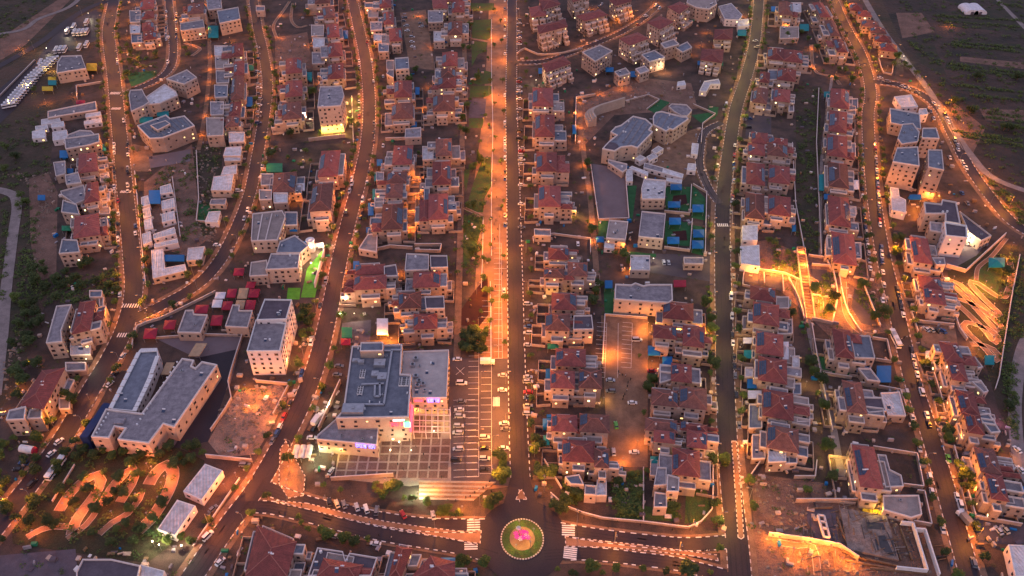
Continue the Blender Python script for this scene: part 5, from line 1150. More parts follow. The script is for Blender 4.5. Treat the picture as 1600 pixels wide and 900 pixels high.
# ------------------------------------------------------------------ building site in the lower right
t = empty('concrete_slab', pc('D4',640,640), label='broad concrete slab with dark openings on the building site', cat='foundation')
b = MB(); b.prism(ccw([pc('D4',*q,1.5).xy for q in ((450,475),(740,520),(820,800),(500,730))]),0,1.5); b.build('slab','concrete',t)
for q in (((612,562),(720,570),(735,612),(625,605)), ((690,650),(730,645),(790,775),(760,770),(700,720)), ((665,670),(680,668),(695,740),(685,742))):
    b = MB(); b.add([pc('D4',*s,1.53) for s in q[::-1]],[tuple(range(len(q)))]); o = b.build('dark_opening','steel',t)
t = empty('shaft_frame', pc('D4',340,590), label='narrow timber-edged concrete shaft in the building pit', cat='foundation')
b = MB()
for a, c in (((310,520),(350,655)),((350,655),(385,660)),((385,660),(350,525)),((350,525),(310,520)),((325,560),(362,565)),((335,600),(372,605))): b.bar(pc('D4',*a,2),pc('D4',*c,2),.6,1.2)
b.build('beams','rim',t); b = MB(); b.prism(ccw([pc('D4',*q).xy for q in ((240,480),(420,490),(440,690),(310,690),(245,560))]),.1,.3); b.build('pit_floor','flatdark',t)
t = empty('retaining_frame', pc('D4',930,700), label='white concrete wall tops framing the plot next to the building site', cat='foundation')
for pts in (((830,568),(905,575),(995,870),(800,850)), ((915,610),(980,615),(1070,895))):
    b = MB()
    for a, c in zip(pts, pts[1:]): b.bar(pc('D4',*a,2),pc('D4',*c,2),.5,2.4)
    b.build('wall_top','white',t)
for i, (x0,y0,x1,y1) in enumerate(((430,530,500,720),(480,800,900,880),(520,770,900,860),(740,540,830,800),(640,850,1000,885),(460,740,620,800),(250,480,400,470),(830,610,900,800))):
    t = MB(); t.bar(pc('D4',x0,y0,.8),pc('D4',x1,y1,.8),.5,1.0)
    t.build('timber_beam','wood',label='timber formwork beam on the building site, %s from the upper left' % nth(i+1),cat='beam',group='formwork beams')
t = MB(); p = pc('D4',705,515); t.box(p.x,p.y,.2,14,3,.6,-.1); t.build('plank_stack','yellow',label='yellow stack of formwork planks at the top of the concrete slab',cat='planks')
db = MB(); random.seed(5)
for i in range(170):
    x, y = random.uniform(1245,1460), random.uniform(790,897)
    if not inside((x,y), [(1240,785),(1440,800),(1470,897),(1250,897)]): continue
    p = P(x,y,1.7 if inside((x,y),[(1312,793),(1385,805),(1405,876),(1325,858)]) else .3); a = random.choice((.2,1.4,.25,1.5))+random.uniform(-.15,.15); L = random.uniform(1.5,7)
    db.bar(p, p+Vector((cos(a)*L,sin(a)*L,random.uniform(-.1,.3))), random.uniform(.12,.35), .2, random.choice((0,0,1,2)))
db.build('construction_debris', ['wood','steel','concrete'], kind='stuff')
# grey arched water tank and tanker trailer
p = pc('D1',187,125); t = empty('tank_trailer', p, label='white cylindrical tank with dark red ends in the lower left yard', cat='tank')
b = MB(); b.cyl(p+Vector((-3.4,.6,1.8)),p+Vector((2.6,-.6,1.8)),1.7,1.7,16); b.build('tank','white',t); b = MB(); b.cyl(p+Vector((2.6,-.6,1.8)),p+Vector((3.6,-.8,1.8)),1.72,1.3,16); b.build('end_cap','signred' if 0 else 'pink',t)
b = MB(); b.box(p.x,p.y,.3,6,2,.4,-.2); b.build('cradle','steel',t)
p = pc('D2',295,150); t = empty('vaulted_shelter', p, label='pale vaulted corrugated shelter beside the ramp', cat='shelter')
for i in range(3):
    b = MB(); x0 = -4+i*2.7; n = 8
    for j in range(n):
        q0,q1 = pi*j/n, pi*(j+1)/n
        b.add([(p.x+x0+1.3+1.3*cos(q0),p.y-3.5,2.4+.9*sin(q0)),(p.x+x0+1.3+1.3*cos(q1),p.y-3.5,2.4+.9*sin(q1)),(p.x+x0+1.3+1.3*cos(q1),p.y+3.5,2.4+.9*sin(q1)),(p.x+x0+1.3+1.3*cos(q0),p.y+3.5,2.4+.9*sin(q0))],[(0,3,2,1)])
    b.build('vault','sheet',t)
b = MB(); [b.box(p.x+a,p.y+c,0,.15,.15,2.4) for a in (-4,0,4) for c in (-3.4,3.4)]; b.build('posts','metal',t)
# rubble
rk = MB()
random.seed(11)
for poly_, n in (([(340,640),(372,612),(440,602),(440,640),(400,705),(350,708)],220),([(1180,745),(1280,765),(1270,850),(1185,850)],90),([(1240,790),(1440,800),(1465,895),(1290,895)],110),([(1195,850),(1320,870),(1330,900),(1195,900)],50),([(900,170),(990,125),(1080,135),(1090,160),(960,175),(910,220)],140),
                 ([(300,225),(345,230),(335,360),(318,360)],160),([(0,270),(80,270),(85,300),(60,430),(30,450),(60,300)],160),([(300,350),(340,350),(335,380),(300,372)],60),([(40,500),(30,600),(10,640),(5,560)],60),([(430,60),(480,55),(488,110),(430,118)],50)):
    xs=[a for a,_ in poly_]; ys=[b_ for _,b_ in poly_]; k = 0
    while k < n:
        x, y = random.uniform(min(xs),max(xs)), random.uniform(min(ys),max(ys))
        if not inside((x,y),poly_): continue
        p = P(x,y); s = random.uniform(.3,1.3); k += 1
        rk.add([(p.x+s*a*random.uniform(.6,1.2),p.y+s*c*random.uniform(.6,1.2),s*z*random.uniform(.5,1)) for a,c,z in ((-.7,-.6,0),(.7,-.6,0),(.7,.6,0),(-.7,.6,0),(-.4,-.4,.8),(.4,-.3,.9),(.3,.4,.7),(-.4,.4,.8))],[(0,1,5,4),(1,2,6,5),(2,3,7,6),(3,0,4,7),(4,5,6,7)])
rk.build('rubble','rock',kind='stuff')
# ================================================================== TREES
random.seed(21)
def crown(R, H, n, leaf, seed, z0):
    r = random.Random(seed); b = MB(); cl = [(r.uniform(-.55,.55)*R, r.uniform(-.55,.55)*R, z0+H*r.uniform(.2,.8), R*r.uniform(.35,.6)) for _ in range(9)]
    for i in range(n):
        cx_, cy_, cz_, cr = cl[i % 9]; t, u = r.uniform(0,2*pi), r.uniform(-1,1); q = cr*r.uniform(.55,1.05); s = math.sqrt(1-u*u)
        p = Vector((cx_+q*s*cos(t), cy_+q*s*sin(t), cz_+q*u*.8)); a = Vector((r.uniform(-1,1),r.uniform(-1,1),r.uniform(-.4,.4))).normalized()
        c = a.cross(Vector((r.uniform(-.6,.6),r.uniform(-.6,.6),1))).normalized(); L = leaf*r.uniform(.6,1.3)
        b.add([p-a*L, p-c*L*.6, p+a*L, p+c*L*.6], [(0,1,2,3)])
    return b
def trunk(R, z0, H, w):
    b = MB(); b.cyl((0,0,0),(0,0,z0+H*.4),w,w*.55,6)
    for i in range(4): b.cyl((0,0,z0*.9),(cos(i*1.6)*R*.5,sin(i*1.6)*R*.5,z0+H*.55),w*.45,w*.15,4)
    return b
TP = []
for i, (R,H,z0,n,m) in enumerate(((1.7,2.6,1.4,420,'leaf'),(1.5,2.2,1.3,360,'leafy'),(1.8,2.8,1.2,420,'leafd'),(2.9,4.6,1.6,1000,'leaf'),(3.4,5.0,1.5,1200,'leafd'),(1.1,7.0,.5,420,'leafd'))):
    if i == 5:
        r = random.Random(5); b = MB()
        for j in range(420):
            z = r.uniform(.5,7.5); q = 1.1*(1-(z-.5)/7.6)**.6+.1; t = r.uniform(0,2*pi); p = Vector((q*cos(t),q*sin(t),z)); a = Vector((r.uniform(-.3,.3),r.uniform(-.3,.3),1)).normalized(); c = a.cross(Vector((cos(t),sin(t),.2))).normalized()
            b.add([p-a*.4,p-c*.22,p+a*.4,p+c*.22],[(0,1,2,3)])
    else: b = crown(R,H,n,.34 if R < 2.5 else .42,i,z0)
    TP.append((b.mesh('crown', m), trunk(R,z0,H,.14 if R < 2.5 else .24).mesh('trunk','bark')))
TREES = []
def tree(p, kind, s, lab, group=None):
    py = 450+F*(HGT*CP-p.y*SP)/(p.y*CP+HGT*SP); TREES.append(((2.2 if kind in (3,4) else 1.2)*s*spx(py), p.copy(), kind, s, lab, group))
def plant_tree(p, kind, s, lab, group=None):
    r = empty('tree', (p.x,p.y,.05), random.uniform(0,6.3), label=lab, cat='tree', group=group); r.scale = (s,s,s*random.uniform(.85,1.15))
    link('crown', TP[kind][0], r); link('trunk', TP[kind][1], r)
BLD = [v[1] for v in SCH.values()]
def sidepoints(key, off, step, y0=-5, y1=905, jit=1.0, skip=.0):
    r = ROADS[key]; acc = 0; out = []
    for i in range(len(r['line'])-1):
        a, c = r['line'][i], r['line'][i+1]; acc += (c-a).length
        if acc >= step:
            acc = 0; p = a.xy+r['n'][i]*(off); d = (c-a).xy.normalized()
            if onroad(p): continue
            if any(inside(p,q) for q in BLD): continue
            if random.random() < skip: continue
            v = p.length
            # keep what the camera sees
            X = p.x; yy = p.y; depth = yy*CP+HGT*SP; px = 800+F*X/depth; py = 450+F*(HGT*CP-yy*SP)/depth
            if -20 < px < 1620 and y0 < py < y1: out.append((Vector((p.x+random.uniform(-.4,.4)*jit,p.y+random.uniform(-.5,.5)*jit,0)), d, px, py))
    out.sort(key=lambda q: q[3]); return out
SIDES = [('the far western street',1,.3),('the far western street',-1,.2),('the hooked street',1,.4),('the hooked street',-1,.3),('the curving western street',1,.25),('the curving western street',-1,.3),('the straight eastern street',1,.25),('the straight eastern street',-1,.3),('the far eastern street',1,.15),('the far eastern street',-1,.15),('the outer ring street',1,.6)]
def sname(key, s):
    r = ROADS[key]; mid = r['n'][len(r['n'])//2]; return 'left' if (mid.x*s) < 0 else 'right'
for key, s, sk in SIDES:
    L = sidepoints(key, s*(ROADS[key]['w']/2+2.9), 8.5, skip=sk, jit=1.5)
    for i, (p, d, px, py) in enumerate(L):
        tree(p, random.choice((0,0,2,2,2)), random.uniform(.95,1.45), 'small tree on the %s side of %s, %s from the top' % (sname(key,s), key, nth(i+1)), 'street trees along '+key)
for i, y in enumerate([6,30,52,74,96,118,140,162,190,222,250,272,296,322,345,395,424,465,498,560,628,668]):
    if random.random() < .9: tree(P(829 if y > 250 else 822, y), random.choice((0,2)), random.uniform(.9,1.2), 'small round tree right of the avenue, %s from the top' % nth(i+1), 'trees right of the avenue')
for i, (x, y) in enumerate([(765,52),(763,95),(766,130),(773,165),(765,200),(782,37),(783,258),(764,312),(783,328),(767,346),(754,362),(766,387),(764,412),(768,478),(766,508),(752,492),(784,68),(770,240),(772,20),(757,540),(758,85),(757,150),(759,185),(750,225),(758,265),(763,275),(759,300),(750,350),(756,440),(758,460),(766,460),(757,410),(774,218),(772,75),(788,318),(788,405),(788,470),(787,180),(785,130),(788,540),(760,520)]):
    tree(P(x,y), random.choice((1,0,2)), random.uniform(.8,1.3), 'young tree in the lit promenade paving, %s counted in planting order' % nth(i+1) if 0 else 'young tree on the lit promenade, %s from the top among the promenade trees' % nth(i+1), 'young promenade trees')
BIG = [('the dark clump below the play area',[(735,540),(742,548),(728,530),(748,535),(722,545),(738,525),(752,552),(730,552),(745,522),(758,528)]),
 ('the park strip edge',[(731,20),(735,45),(733,80),(724,78),(745,125),(738,132),(730,170),(728,210),(720,205),(742,262),(752,255),(760,252),(738,268),(730,325),(740,325),(755,325),(727,360),(738,400),(730,430),(722,190),(736,160)]),
 ('the dark belt above the garden loops',[(105,712),(120,718),(133,708),(148,716),(162,708),(178,718),(196,712),(212,720),(226,712),(240,708),(252,716),(268,704),(282,716),(296,706),(310,702),(318,712),(290,728),(275,732),(300,722),(205,730),(60,720)]),
 ('the garden loops',[(135,752),(112,757),(118,790),(150,800),(165,742),(190,752),(225,745),(255,790),(240,815),(60,790),(50,820),(140,770),(210,785),(98,770),(80,820),(172,788),(205,800),(185,830),(222,830),(235,838),(198,822),(180,772),(255,835),(270,840),(285,842),(262,850),(210,850),(175,852),(40,745),(92,738),(88,825),(145,835),(60,740),(15,800),(10,790),(198,775),(215,745)]),
 ('the western hillside',[(28,470),(38,480),(55,478),(42,495),(60,495),(30,510),(48,515),(65,510),(20,540),(50,540),(35,310),(42,320),(32,325),(55,425),(68,415),(70,430),(90,440),(100,450),(120,440),(60,445),(75,455),(105,430),(130,420),(140,415),(150,445),(160,440),(172,450),(128,450),(88,470),(12,235),(25,250),(10,268),(55,145),(45,530),(28,590),(40,600),(62,575),(30,620),(45,575)]),
 ('the southern street',[(508,762),(472,820),(482,830),(505,835),(515,842),(540,846),(555,850),(575,848),(467,812),(590,772),(610,770),(585,765),(600,778),(632,782),(645,785),(668,790),(532,770),(535,498),(475,530),(588,760),(620,765)]),
 ('the planted corner right of the roundabout approach',[(838,730),(842,745),(845,700),(836,690),(866,795),(878,800),(870,790),(886,765),(895,775),(905,780),(862,745),(835,710),(884,790),(1002,802),(960,785),(965,755),(985,745),(998,755),(1000,775),(972,802),(988,806),(1010,740),(1050,800)]),
 ('the bottom edge below the link road',[(870,893),(925,893),(962,893),(1003,893),(1040,897),(1075,897),(895,900),(940,899),(757,885),(1110,899),(725,885),(715,893)]),
 ('the straight eastern street bend',[(1125,718),(1130,725),(1108,465),(1102,480),(1110,505),(1112,520),(1108,540),(1110,570),(1113,575),(1105,452)]),
 ('the green slope above the long row',[(1290,100),(1300,105),(1310,112),(1320,115),(1330,118),(1285,115),(1295,122),(1305,128),(1268,112),(1262,65),(1258,95),(1275,80),(1250,55),(1300,85),(1330,130),(1252,108),(1230,60),(1238,70),(1315,100)]),
 ('the ring street corner',[(1400,95),(1412,105),(1420,110),(1430,120),(1440,125),(1388,90),(1395,105),(1450,137),(1380,80),(1360,55),(1352,45),(1345,60),(1370,72)]),
 ('the houses around the central school',[(930,460),(925,475),(935,450),(960,400),(975,405),(985,415),(935,395),(918,350),(922,315),(920,270),(918,262),(925,365),(1010,605),(1012,612),(1018,600),(1005,650),(998,560)]),
 ('the synagogue gardens',[(480,140),(485,150),(478,160),(490,148),(545,190),(550,196),(500,215),(455,215),(430,120),(425,150),(432,175),(428,195),(590,130),(600,145),(640,130),(650,115),(665,125),(668,38),(680,45),(460,15),(480,25),(420,20),(440,45),(490,20),(500,210)]),
 ('the gardens below the hooked street',[(425,245),(450,250),(470,262),(478,240),(432,235),(460,275),(485,255),(495,300),(520,335),(570,345),(655,375),(640,375),(655,245),(710,395),(700,410),(715,430),(470,505),(478,495),(483,510),(480,490)]),
 ('the yellow alley and the loop garden',[(200,75),(205,85),(215,70),(205,100),(215,105),(230,95),(245,90),(208,112),(200,120),(290,80),(295,90),(320,75),(390,50),(395,60),(400,200),(345,175),(352,185),(390,180),(222,215),(310,170),(385,145),(395,120)]),
 ('the flower terraces',[(1270,460),(1285,465),(1280,480),(1295,490),(1302,470),(1225,480),(1235,495),(1255,525),(1260,515),(1265,570),(1270,585),(1280,600),(1275,620),(1285,640),(1290,705),(1300,750),(1260,770),(1350,470),(1345,450),(1372,480),(1380,495),(1365,500),(1230,400),(1210,385),(1215,400),(1200,380)]),
 ('the serpentine garden',[(1570,430),(1578,400),(1575,600),(1580,620),(1572,640),(1575,660),(1400,390),(1405,375),(1398,400),(1480,335),(1470,580),(1475,590),(1465,575),(1480,670),(1465,660),(1480,690),(1505,750),(1515,760)]),
 ('the left bottom yards',[(10,700),(25,690),(40,680),(60,690),(70,700),(115,630),(105,625),(5,720),(0,745),(35,660),(12,760)]),
 ('the scrub strip by the roundabout',[(780,720),(787,728),(784,740),(788,748),(780,750),(700,800),(715,803),(690,803),(777,785),(768,790),(763,795)])]
for where, pts in BIG:
    for i, (x, y) in enumerate(pts):
        small = 'slope' in where or 'alley' in where or 'strip' in where
        k = random.choice((3,4,4) if 'dark' in where or 'hillside' in where or 'loops' in where else (3,4,0,2,3))
        tree(P(x,y), k, random.uniform(.65,1.05)*(.75 if 'loops' in where else 1.0), 'leafy tree at %s, %s of that group reading roughly from the left' % (where, nth(sorted(pts).index((x,y))+1)) if 0 else 'leafy tree at %s, %s from the left' % (where, nth(sorted(pts).index((x,y))+1)), 'trees at '+where)
for i, (x, y) in enumerate([(748,122),(747,250),(749,255)]): tree(P(x,y), 5, 1, 'slim dark cypress in the park lawn, %s from the top' % nth(i+1), 'park cypresses')
# orchard: rows of trees beyond the outer road
k = 0
for j, y in enumerate((125,160,178,205)):
    for x in range(1490, 1610, 11):
        if random.random() < .75 and k < 60:
            k += 1; tree(P(x+random.uniform(-3,3), y+random.uniform(-3,3)-(x-1500)*.02), random.choice((2,4)), random.uniform(.8,1.2), 'orchard tree, %s from the left in the %s orchard row' % (nth(int((x-1490)/11)+1), nth(j+1)), 'orchard trees')
# the largest 290 stand as trees of their own, the small rest as one mass
import numpy as np
TREES.sort(key=lambda q: -q[0]); IND = TREES[:290]
for _, p, kd, s_, lab, gr in IND: plant_tree(p, kd, s_, lab, gr)
def merged(part, name, m):
    V, Fc, off = [], [], 0
    cache = {}
    for _, p, kd, s_, lab, gr in TREES[290:]:
        me = TP[kd][part]
        if kd not in cache:
            v = np.empty(len(me.vertices)*3); me.vertices.foreach_get('co', v); cache[kd] = (v.reshape(-1,3), [list(f.vertices) for f in me.polygons])
        v, fs = cache[kd]; a = random.uniform(0,6.3); R = np.array([[cos(a),-sin(a),0],[sin(a),cos(a),0],[0,0,1]])
        fs = fs[::2] if part == 0 else fs
        V.append((v@R.T)*s_+np.array([p.x,p.y,.05])); Fc += [[i+off for i in f] for f in fs]; off += len(v)
    me = bpy.data.meshes.new(name); me.from_pydata(np.concatenate(V).tolist(), [], Fc); me.materials.append(M[m]); props(link(name, me), kind='stuff')
merged(0, 'small_tree_crowns', 'leaf'); merged(1, 'small_tree_trunks', 'bark')
# uncountable scrub
sc = MB(); r = random.Random(9)
def bush(p, R, n=26):
    for _ in range(n):
        t, u = r.uniform(0,2*pi), r.uniform(0,1); q = R*r.uniform(.3,1); a = Vector((r.uniform(-1,1),r.uniform(-1,1),r.uniform(-.5,.5))).normalized(); c = a.cross(Vector((r.uniform(-.5,.5),r.uniform(-.5,.5),1))).normalized()
        o = Vector((p.x+q*cos(t), p.y+q*sin(t), .1+R*.8*u*(1-q/R*.6))); L = R*.28*r.uniform(.6,1.3)
        sc.add([o-a*L,o-c*L*.6,o+a*L,o+c*L*.6],[(0,1,2,3)], r.choice((0,1)))
for q, n in (([(-40,0),(80,0),(30,50),(-40,80)],120),([(-40,200),(60,180),(80,250),(60,300),(-40,290)],150),([(30,320),(60,330),(50,500),(20,600),(25,450)],110),([(0,400),(5,300),(15,350),(5,480)],40),
             ([(1400,0),(1600,0),(1600,300),(1520,225),(1450,110)],420),([(1560,400),(1600,400),(1600,520),(1580,560),(1560,560)],120),([(1500,250),(1560,290),(1600,320),(1600,360),(1560,330)],90),([(1243,135),(1283,135),(1278,400),(1245,400)],160),([(300,225),(345,230),(340,360),(315,360)],60),
             ([(20,760),(110,710),(300,715),(255,850),(20,850)],90),([(725,335),(757,335),(752,400),(738,440),(724,430)],60),([(1565,560),(1590,560),(1590,700),(1570,640)],70),([(1210,380),(1250,400),(1250,440),(1205,420)],60),([(1160,470),(1200,480),(1250,600),(1220,600)],0),
             ([(955,740),(1003,740),(1000,810),(960,810)],70),([(880,740),(910,760),(905,790),(880,780)],30),([(45,440),(180,420),(190,460),(60,480)],160),([(1370,470),(1385,500),(1340,480),(1340,400)],40),([(230,280),(300,235),(310,360),(290,380)],60),([(1280,430),(1305,430),(1300,500),(1270,500)],60),([(200,70),(250,90),(240,130),(195,120)],60),([(590,0),(600,0),(600,100),(590,100)],10)):
    xs=[a for a,_ in q]; ys=[b_ for _,b_ in q]; k = 0; g_ = 0
    while k < n and g_ < n*8:
        g_ += 1; x, y = r.uniform(min(xs),max(xs)), r.uniform(min(ys),max(ys))
        if not inside((x,y),q): continue
        k += 1; p = P(x,y)
        if onroad(p): continue
        bush(p, r.uniform(.8,2.4), 22)
for (xa,ya,xb,yb,n_) in ((1490,66,1600,76,26),(1488,71,1600,82,26),(1480,100,1600,115,30),(1478,105,1600,120,30),(1465,25,1600,33,30),(1465,33,1600,43,30),(1500,134,1600,145,24),(1490,205,1600,222,28),(1500,212,1600,230,26),(1420,66,1470,104,14),(1545,178,1600,183,12),(1540,184,1600,190,12),(1510,148,1600,158,18),(1560,5,1600,12,10)):
    for i in range(n_):
        if r.random() < .85: bush(P(xa+(xb-xa)*i/n_+r.uniform(-1,1), ya+(yb-ya)*i/n_+r.uniform(-.8,.8)), r.uniform(1.4,2.6), 26)
for i in range(200):                                       # hedge round the roundabout island and beds
    t = r.uniform(0,2*pi); q = r.uniform(.66,.9); bush(Vector((RC.x+RR*q*cos(t),RC.y+RY*q*sin(t),0)), .8, 16)
for y in range(710,757,2): bush(P(786,y), 1.1, 20)
for x in range(683,722,3): bush(P(x,804), 1.2, 20)
TW = [P(x,y).xy for x,y in TOWN]; EX = [[P(x,y).xy for x,y in PROM], [tuple(v) for v in PQ], RING]+[[P(x,y).xy for x,y in q] for q in ([(700,555),(805,555),(805,770),(640,790),(500,760)],[(925,256),(977,264),(983,342),(936,342)],[(939,493),(1012,495),(1012,730),(950,730)],[(210,525),(385,525),(345,705),(265,705)],[(270,720),(345,715),(392,745),(300,860),(235,840)],[(400,740),(480,760),(780,790),(850,780),(1120,830),(1200,820),(1200,905),(850,905),(700,880),(370,800)],[(435,690),(480,700),(480,790),(430,790)],[(1285,775),(1480,800),(1480,905),(1285,905)],[(1480,400),(1580,380),(1580,570),(1500,570)],[(1250,385),(1280,385),(1285,510),(1250,500)],[(20,850),(20,760),(110,700),(330,700),(260,860)])]
EXB = EX+BLD+[v for k_, v in WP.items() if k_ != 'ring']
cl = MB(); k = 0
while k < 4200:
    x, y = r.uniform(0,1600), r.uniform(-5,905)
    p = P(x,y).xy
    if not inside(p,TW) or any(inside(p,q) for q in EXB): k += .5; continue
    k += 1; t = r.random()
    if t < .42: bush(Vector((p.x,p.y,0)), r.uniform(.5,1.9), 13)
    else:
        w, d, h = r.uniform(.4,2.8), r.uniform(.4,1.8), r.uniform(.3,1.8); cl.box(p.x,p.y,.05,w,d,h,r.choice((0,0,.3,-.3,1.2))+r.uniform(-.1,.1),r.choice((0,0,0,1,1,1,2,3,3,4,4,5,5,4,1,0,3,0,1,0,6,7)))
cl.build('yard_clutter', ['stone','flat','white','wood','flatdark','rim','blue','green'], kind='stuff')
sc.build('scrub', ['leaf','leafd'], kind='stuff')

# ================================================================== VEHICLES
def carmesh(kind):
    """one car: body shell with arches, glass house, roof; x = length axis"""
    L, Wd, Hh = {'car':(4.3,1.75,1.45),'van':(5.2,1.95,2.2),'estate':(4.7,1.8,1.7)}[kind]
    def loft(b, secs, mi=0):
        n0 = len(b.v)
        for x, w, z0, z1 in secs: b.v += [(x,-w/2,z0),(x,w/2,z0),(x,w/2*.93,z1),(x,-w/2*.93,z1)]
        for i in range(len(secs)-1):
            o = n0+i*4
            for j in range(4): b.f.append([o+j,o+(j+1)%4,o+4+(j+1)%4,o+4+j]); b.m.append(mi)
        b.f.append([n0+3,n0+2,n0+1,n0]); b.m.append(mi); e = len(b.v)-4; b.f.append([e,e+1,e+2,e+3]); b.m.append(mi)
    body, glass, roof = MB(), MB(), MB()
    h = .78 if kind == 'car' else (.95 if kind == 'estate' else 1.15)
    loft(body, [(-L/2,Wd*.86,.35,h*.8),(-L*.46,Wd*.97,.25,h*.95),(-L*.2,Wd,.22,h),(L*.2,Wd,.22,h*.98),(L*.42,Wd*.96,.25,h*.82),(L/2,Wd*.82,.35,h*.66)])
    a, c = (-.36,.24) if kind == 'car' else (-.47,.27)
    loft(glass, [(L*a,Wd*.84,h-.04,h+.02),(L*(a+.09),Wd*.80,h-.04,Hh-.06),(L*(c-.15),Wd*.80,h-.04,Hh-.06),(L*c,Wd*.84,h-.04,h+.02)])
    roof.box(L*(a+c-.06)/2,0,Hh-.07,L*(c-a-.20),Wd*.72,.07)
    return body, glass, roof, L, Wd
wh = MB(); wh.cyl((0,-.11,0),(0,.11,0),.32,.32,12); WHEEL = wh.mesh('wheel','tyre')
hd = MB(); hd.box(0,0,0,.08,.32,.16); 
CARM = {}
for kd in ('car','van','estate'):
    b, g_, ro, L, Wd = carmesh(kd)
    for colr in CARC:
        al = MB(); 
        for src, mi in ((b,0),(g_,1),(ro,0)): n = len(al.v); al.v += src.v; al.f += [[q+n for q in f] for f in src.f]; al.m += [mi]*len(src.f)
        for sx in (-.32,.32):
            for sy in (-.44,.44): al.cyl((L*sx,Wd*sy-.1,.32),(L*sx,Wd*sy+.1,.32),.32,.32,8,2)
        CARM[kd,colr] = (b.mesh('body','car_'+colr), g_.mesh('window_band','carglass'), ro.mesh('roof','car_'+colr), al.mesh('car',['car_'+colr,'carglass','tyre']), L, Wd)
HL = hd.mesh('headlight','tank')
NC = [0]
def car(p, ang, kind, colr, lab, group, near):
    NC[0] += 1
    m = CARM[kind,colr]; nm = {'car':'parked_car','van':'parked_van','estate':'parked_car'}[kind]; cat = 'van' if kind == 'van' else 'car'
    z = .22 if onroad(p) else .08
    if not near:
        o = link(nm, m[3], None, (p.x,p.y,z), ang); props(o, lab, cat, group); return
    r = empty(nm, (p.x,p.y,z), ang, label=lab, cat=cat, group=group)
    link('body', m[0], r); link('window_band', m[1], r); link('roof', m[2], r)
    for sx in (-.32,.32):
        for sy in (-.44,.44): link('wheel', WHEEL, r, (m[4]*sx, m[5]*sy, .32))
    for sy in (-.3,.3): link('headlight', HL, r, (m[4]*.485, m[5]*sy, .55))
def tangent(p):
    best = None
    for k, r in ROADS.items():
        for i in range(0, len(r['line']), 2):
            q = (r['line'][i].xy-p.xy).length
            if best is None or q < best[0]: best = (q, k, r['n'][i])
    return best
CW = ['white']*9+['silver']*6+['grey']*4+['black']*4+['blue']*2+['red']+['beige']
def group_of(lst, where, mode='a', kinds=None):
    """lst: (crop,x,y) picked from the picture; mode a: along the street, h: across the picture, number: degrees"""
    pts = sorted([(cx(k,x,y), o) for k, x, y, *o in lst], key=lambda q: (q[0][1]))
    for i, ((X, Y), o) in enumerate(pts):
        p = P(X, Y); colr = random.choice(CW); kd = random.choice(('car','car','car','estate'))
        for t in o:
            if t in CARC: colr = t
            if t in ('van','car'): kd = t
        if mode == 'a': n = tangent(p)[2]; ang = atan2(-n.x, n.y)+(pi if random.random() < .5 else 0)
        elif mode == 'h': ang = random.choice((0,pi))+random.uniform(-.06,.06)
        else: ang = radians(mode)+random.uniform(-.08,.08)
        for t in o:
            if isinstance(t,(int,float)): ang = radians(t)
        car(p, ang, kd, colr, '%s %s %s, %s from the top' % (colr, 'van' if kd == 'van' else 'car', where, nth(i+1)), 'cars '+where, Y > 440)
def auto(key, s, y0, y1, step, skip, extra=.0):
    r = ROADS[key]; L = sidepoints(key, s*(r['w']/2-.95+extra), step, y0, y1, .2, skip)
    return [(None, px, py) for p, d, px, py in L]
def px_row(lst): return lst
group_of([('A2',1555,y) for y in (10,60,130,165,190,235,340,600,770,795,870,890)]+[('B2',1556,y) for y in (15,40,95,180,222,450,510)]+[('C2',1550,20)], 'parked on the left side of the avenue')
group_of([('A3',45,y) for y in (130,150,205,225,240,265,280,495,515,550,575,590,622,685,745,820,870)]+[('B3',60,y) for y in (30,50,75,102,130,215,260,380,470,525)]+[('C3',100,y) for y in (105,210,245,285,360,560,590,655,690,740,790)], 'in the bays right of the avenue', 'h')
group_of([('C2',1258,450),('C2',1285,600,'white','van'),('C2',1285,712,'grey'),('C2',1270,765,'white'),('C2',1275,805,'silver'),('C2',1267,867,'silver'),('D2',1262,10,'silver'),('D2',1265,110,'silver'),('D2',1250,178,'black')], 'in the left bays of the plaza car park', 'h')
group_of([('D2',1428,38,'silver'),('D2',1428,105,'black'),('D2',1428,170,'silver'),('D2',1425,238,'black')], 'in the middle bays of the plaza car park', 'h')
group_of([('C2',1540,550,'silver'),('C2',1540,642,'white'),('C2',1550,850,'white'),('C2',1560,885,'grey'),('D2',1548,105,'white')], 'in the right bays of the plaza car park', 'h')
group_of([('B3',1392,12),('B3',1388,75,'red'),('B3',1385,130),('B3',1385,160),('B3',1386,238,'white','van'),('B3',1378,330),('B3',1376,358),('B3',1370,430),('B3',1366,655),('B3',1384,830),('C3',1368,60,'white','van'),('C3',1374,182,'white'),('C3',1376,300,'black'),('C3',1380,348,'white'),('C3',1388,435,'black'),('C3',1390,495,'black'),('C3',1394,552,'grey'),('C3',1401,672,'black'),('C3',1420,862,'grey'),('C3',1274,762,'white')]+auto('the straight eastern street',1,-5,220,6.2,.25)[:26], 'parked beside the straight eastern street')
group_of(auto('the straight eastern street',-1,-5,225,6.5,.3)[:20]+[('A3',1338,655,'white','van'),('B3',1285,140),('B3',1270,225)], 'on the other kerb of the straight eastern street')
group_of([('B4',590+(y>350)*(y-350)*.11,y) for y in (10,40,70,100,130,160,190,240,285,330,410,440,480,520,560,600,640,685,735,780)]+[('C4',715,80,'white'),('C4',866,662,'silver'),('C4',900,815,'white'),('D4',945,108),('D4',1008,290,'white'),('D4',1022,380,'white'),('D4',1090,612)], 'parked on the left of the far eastern street')
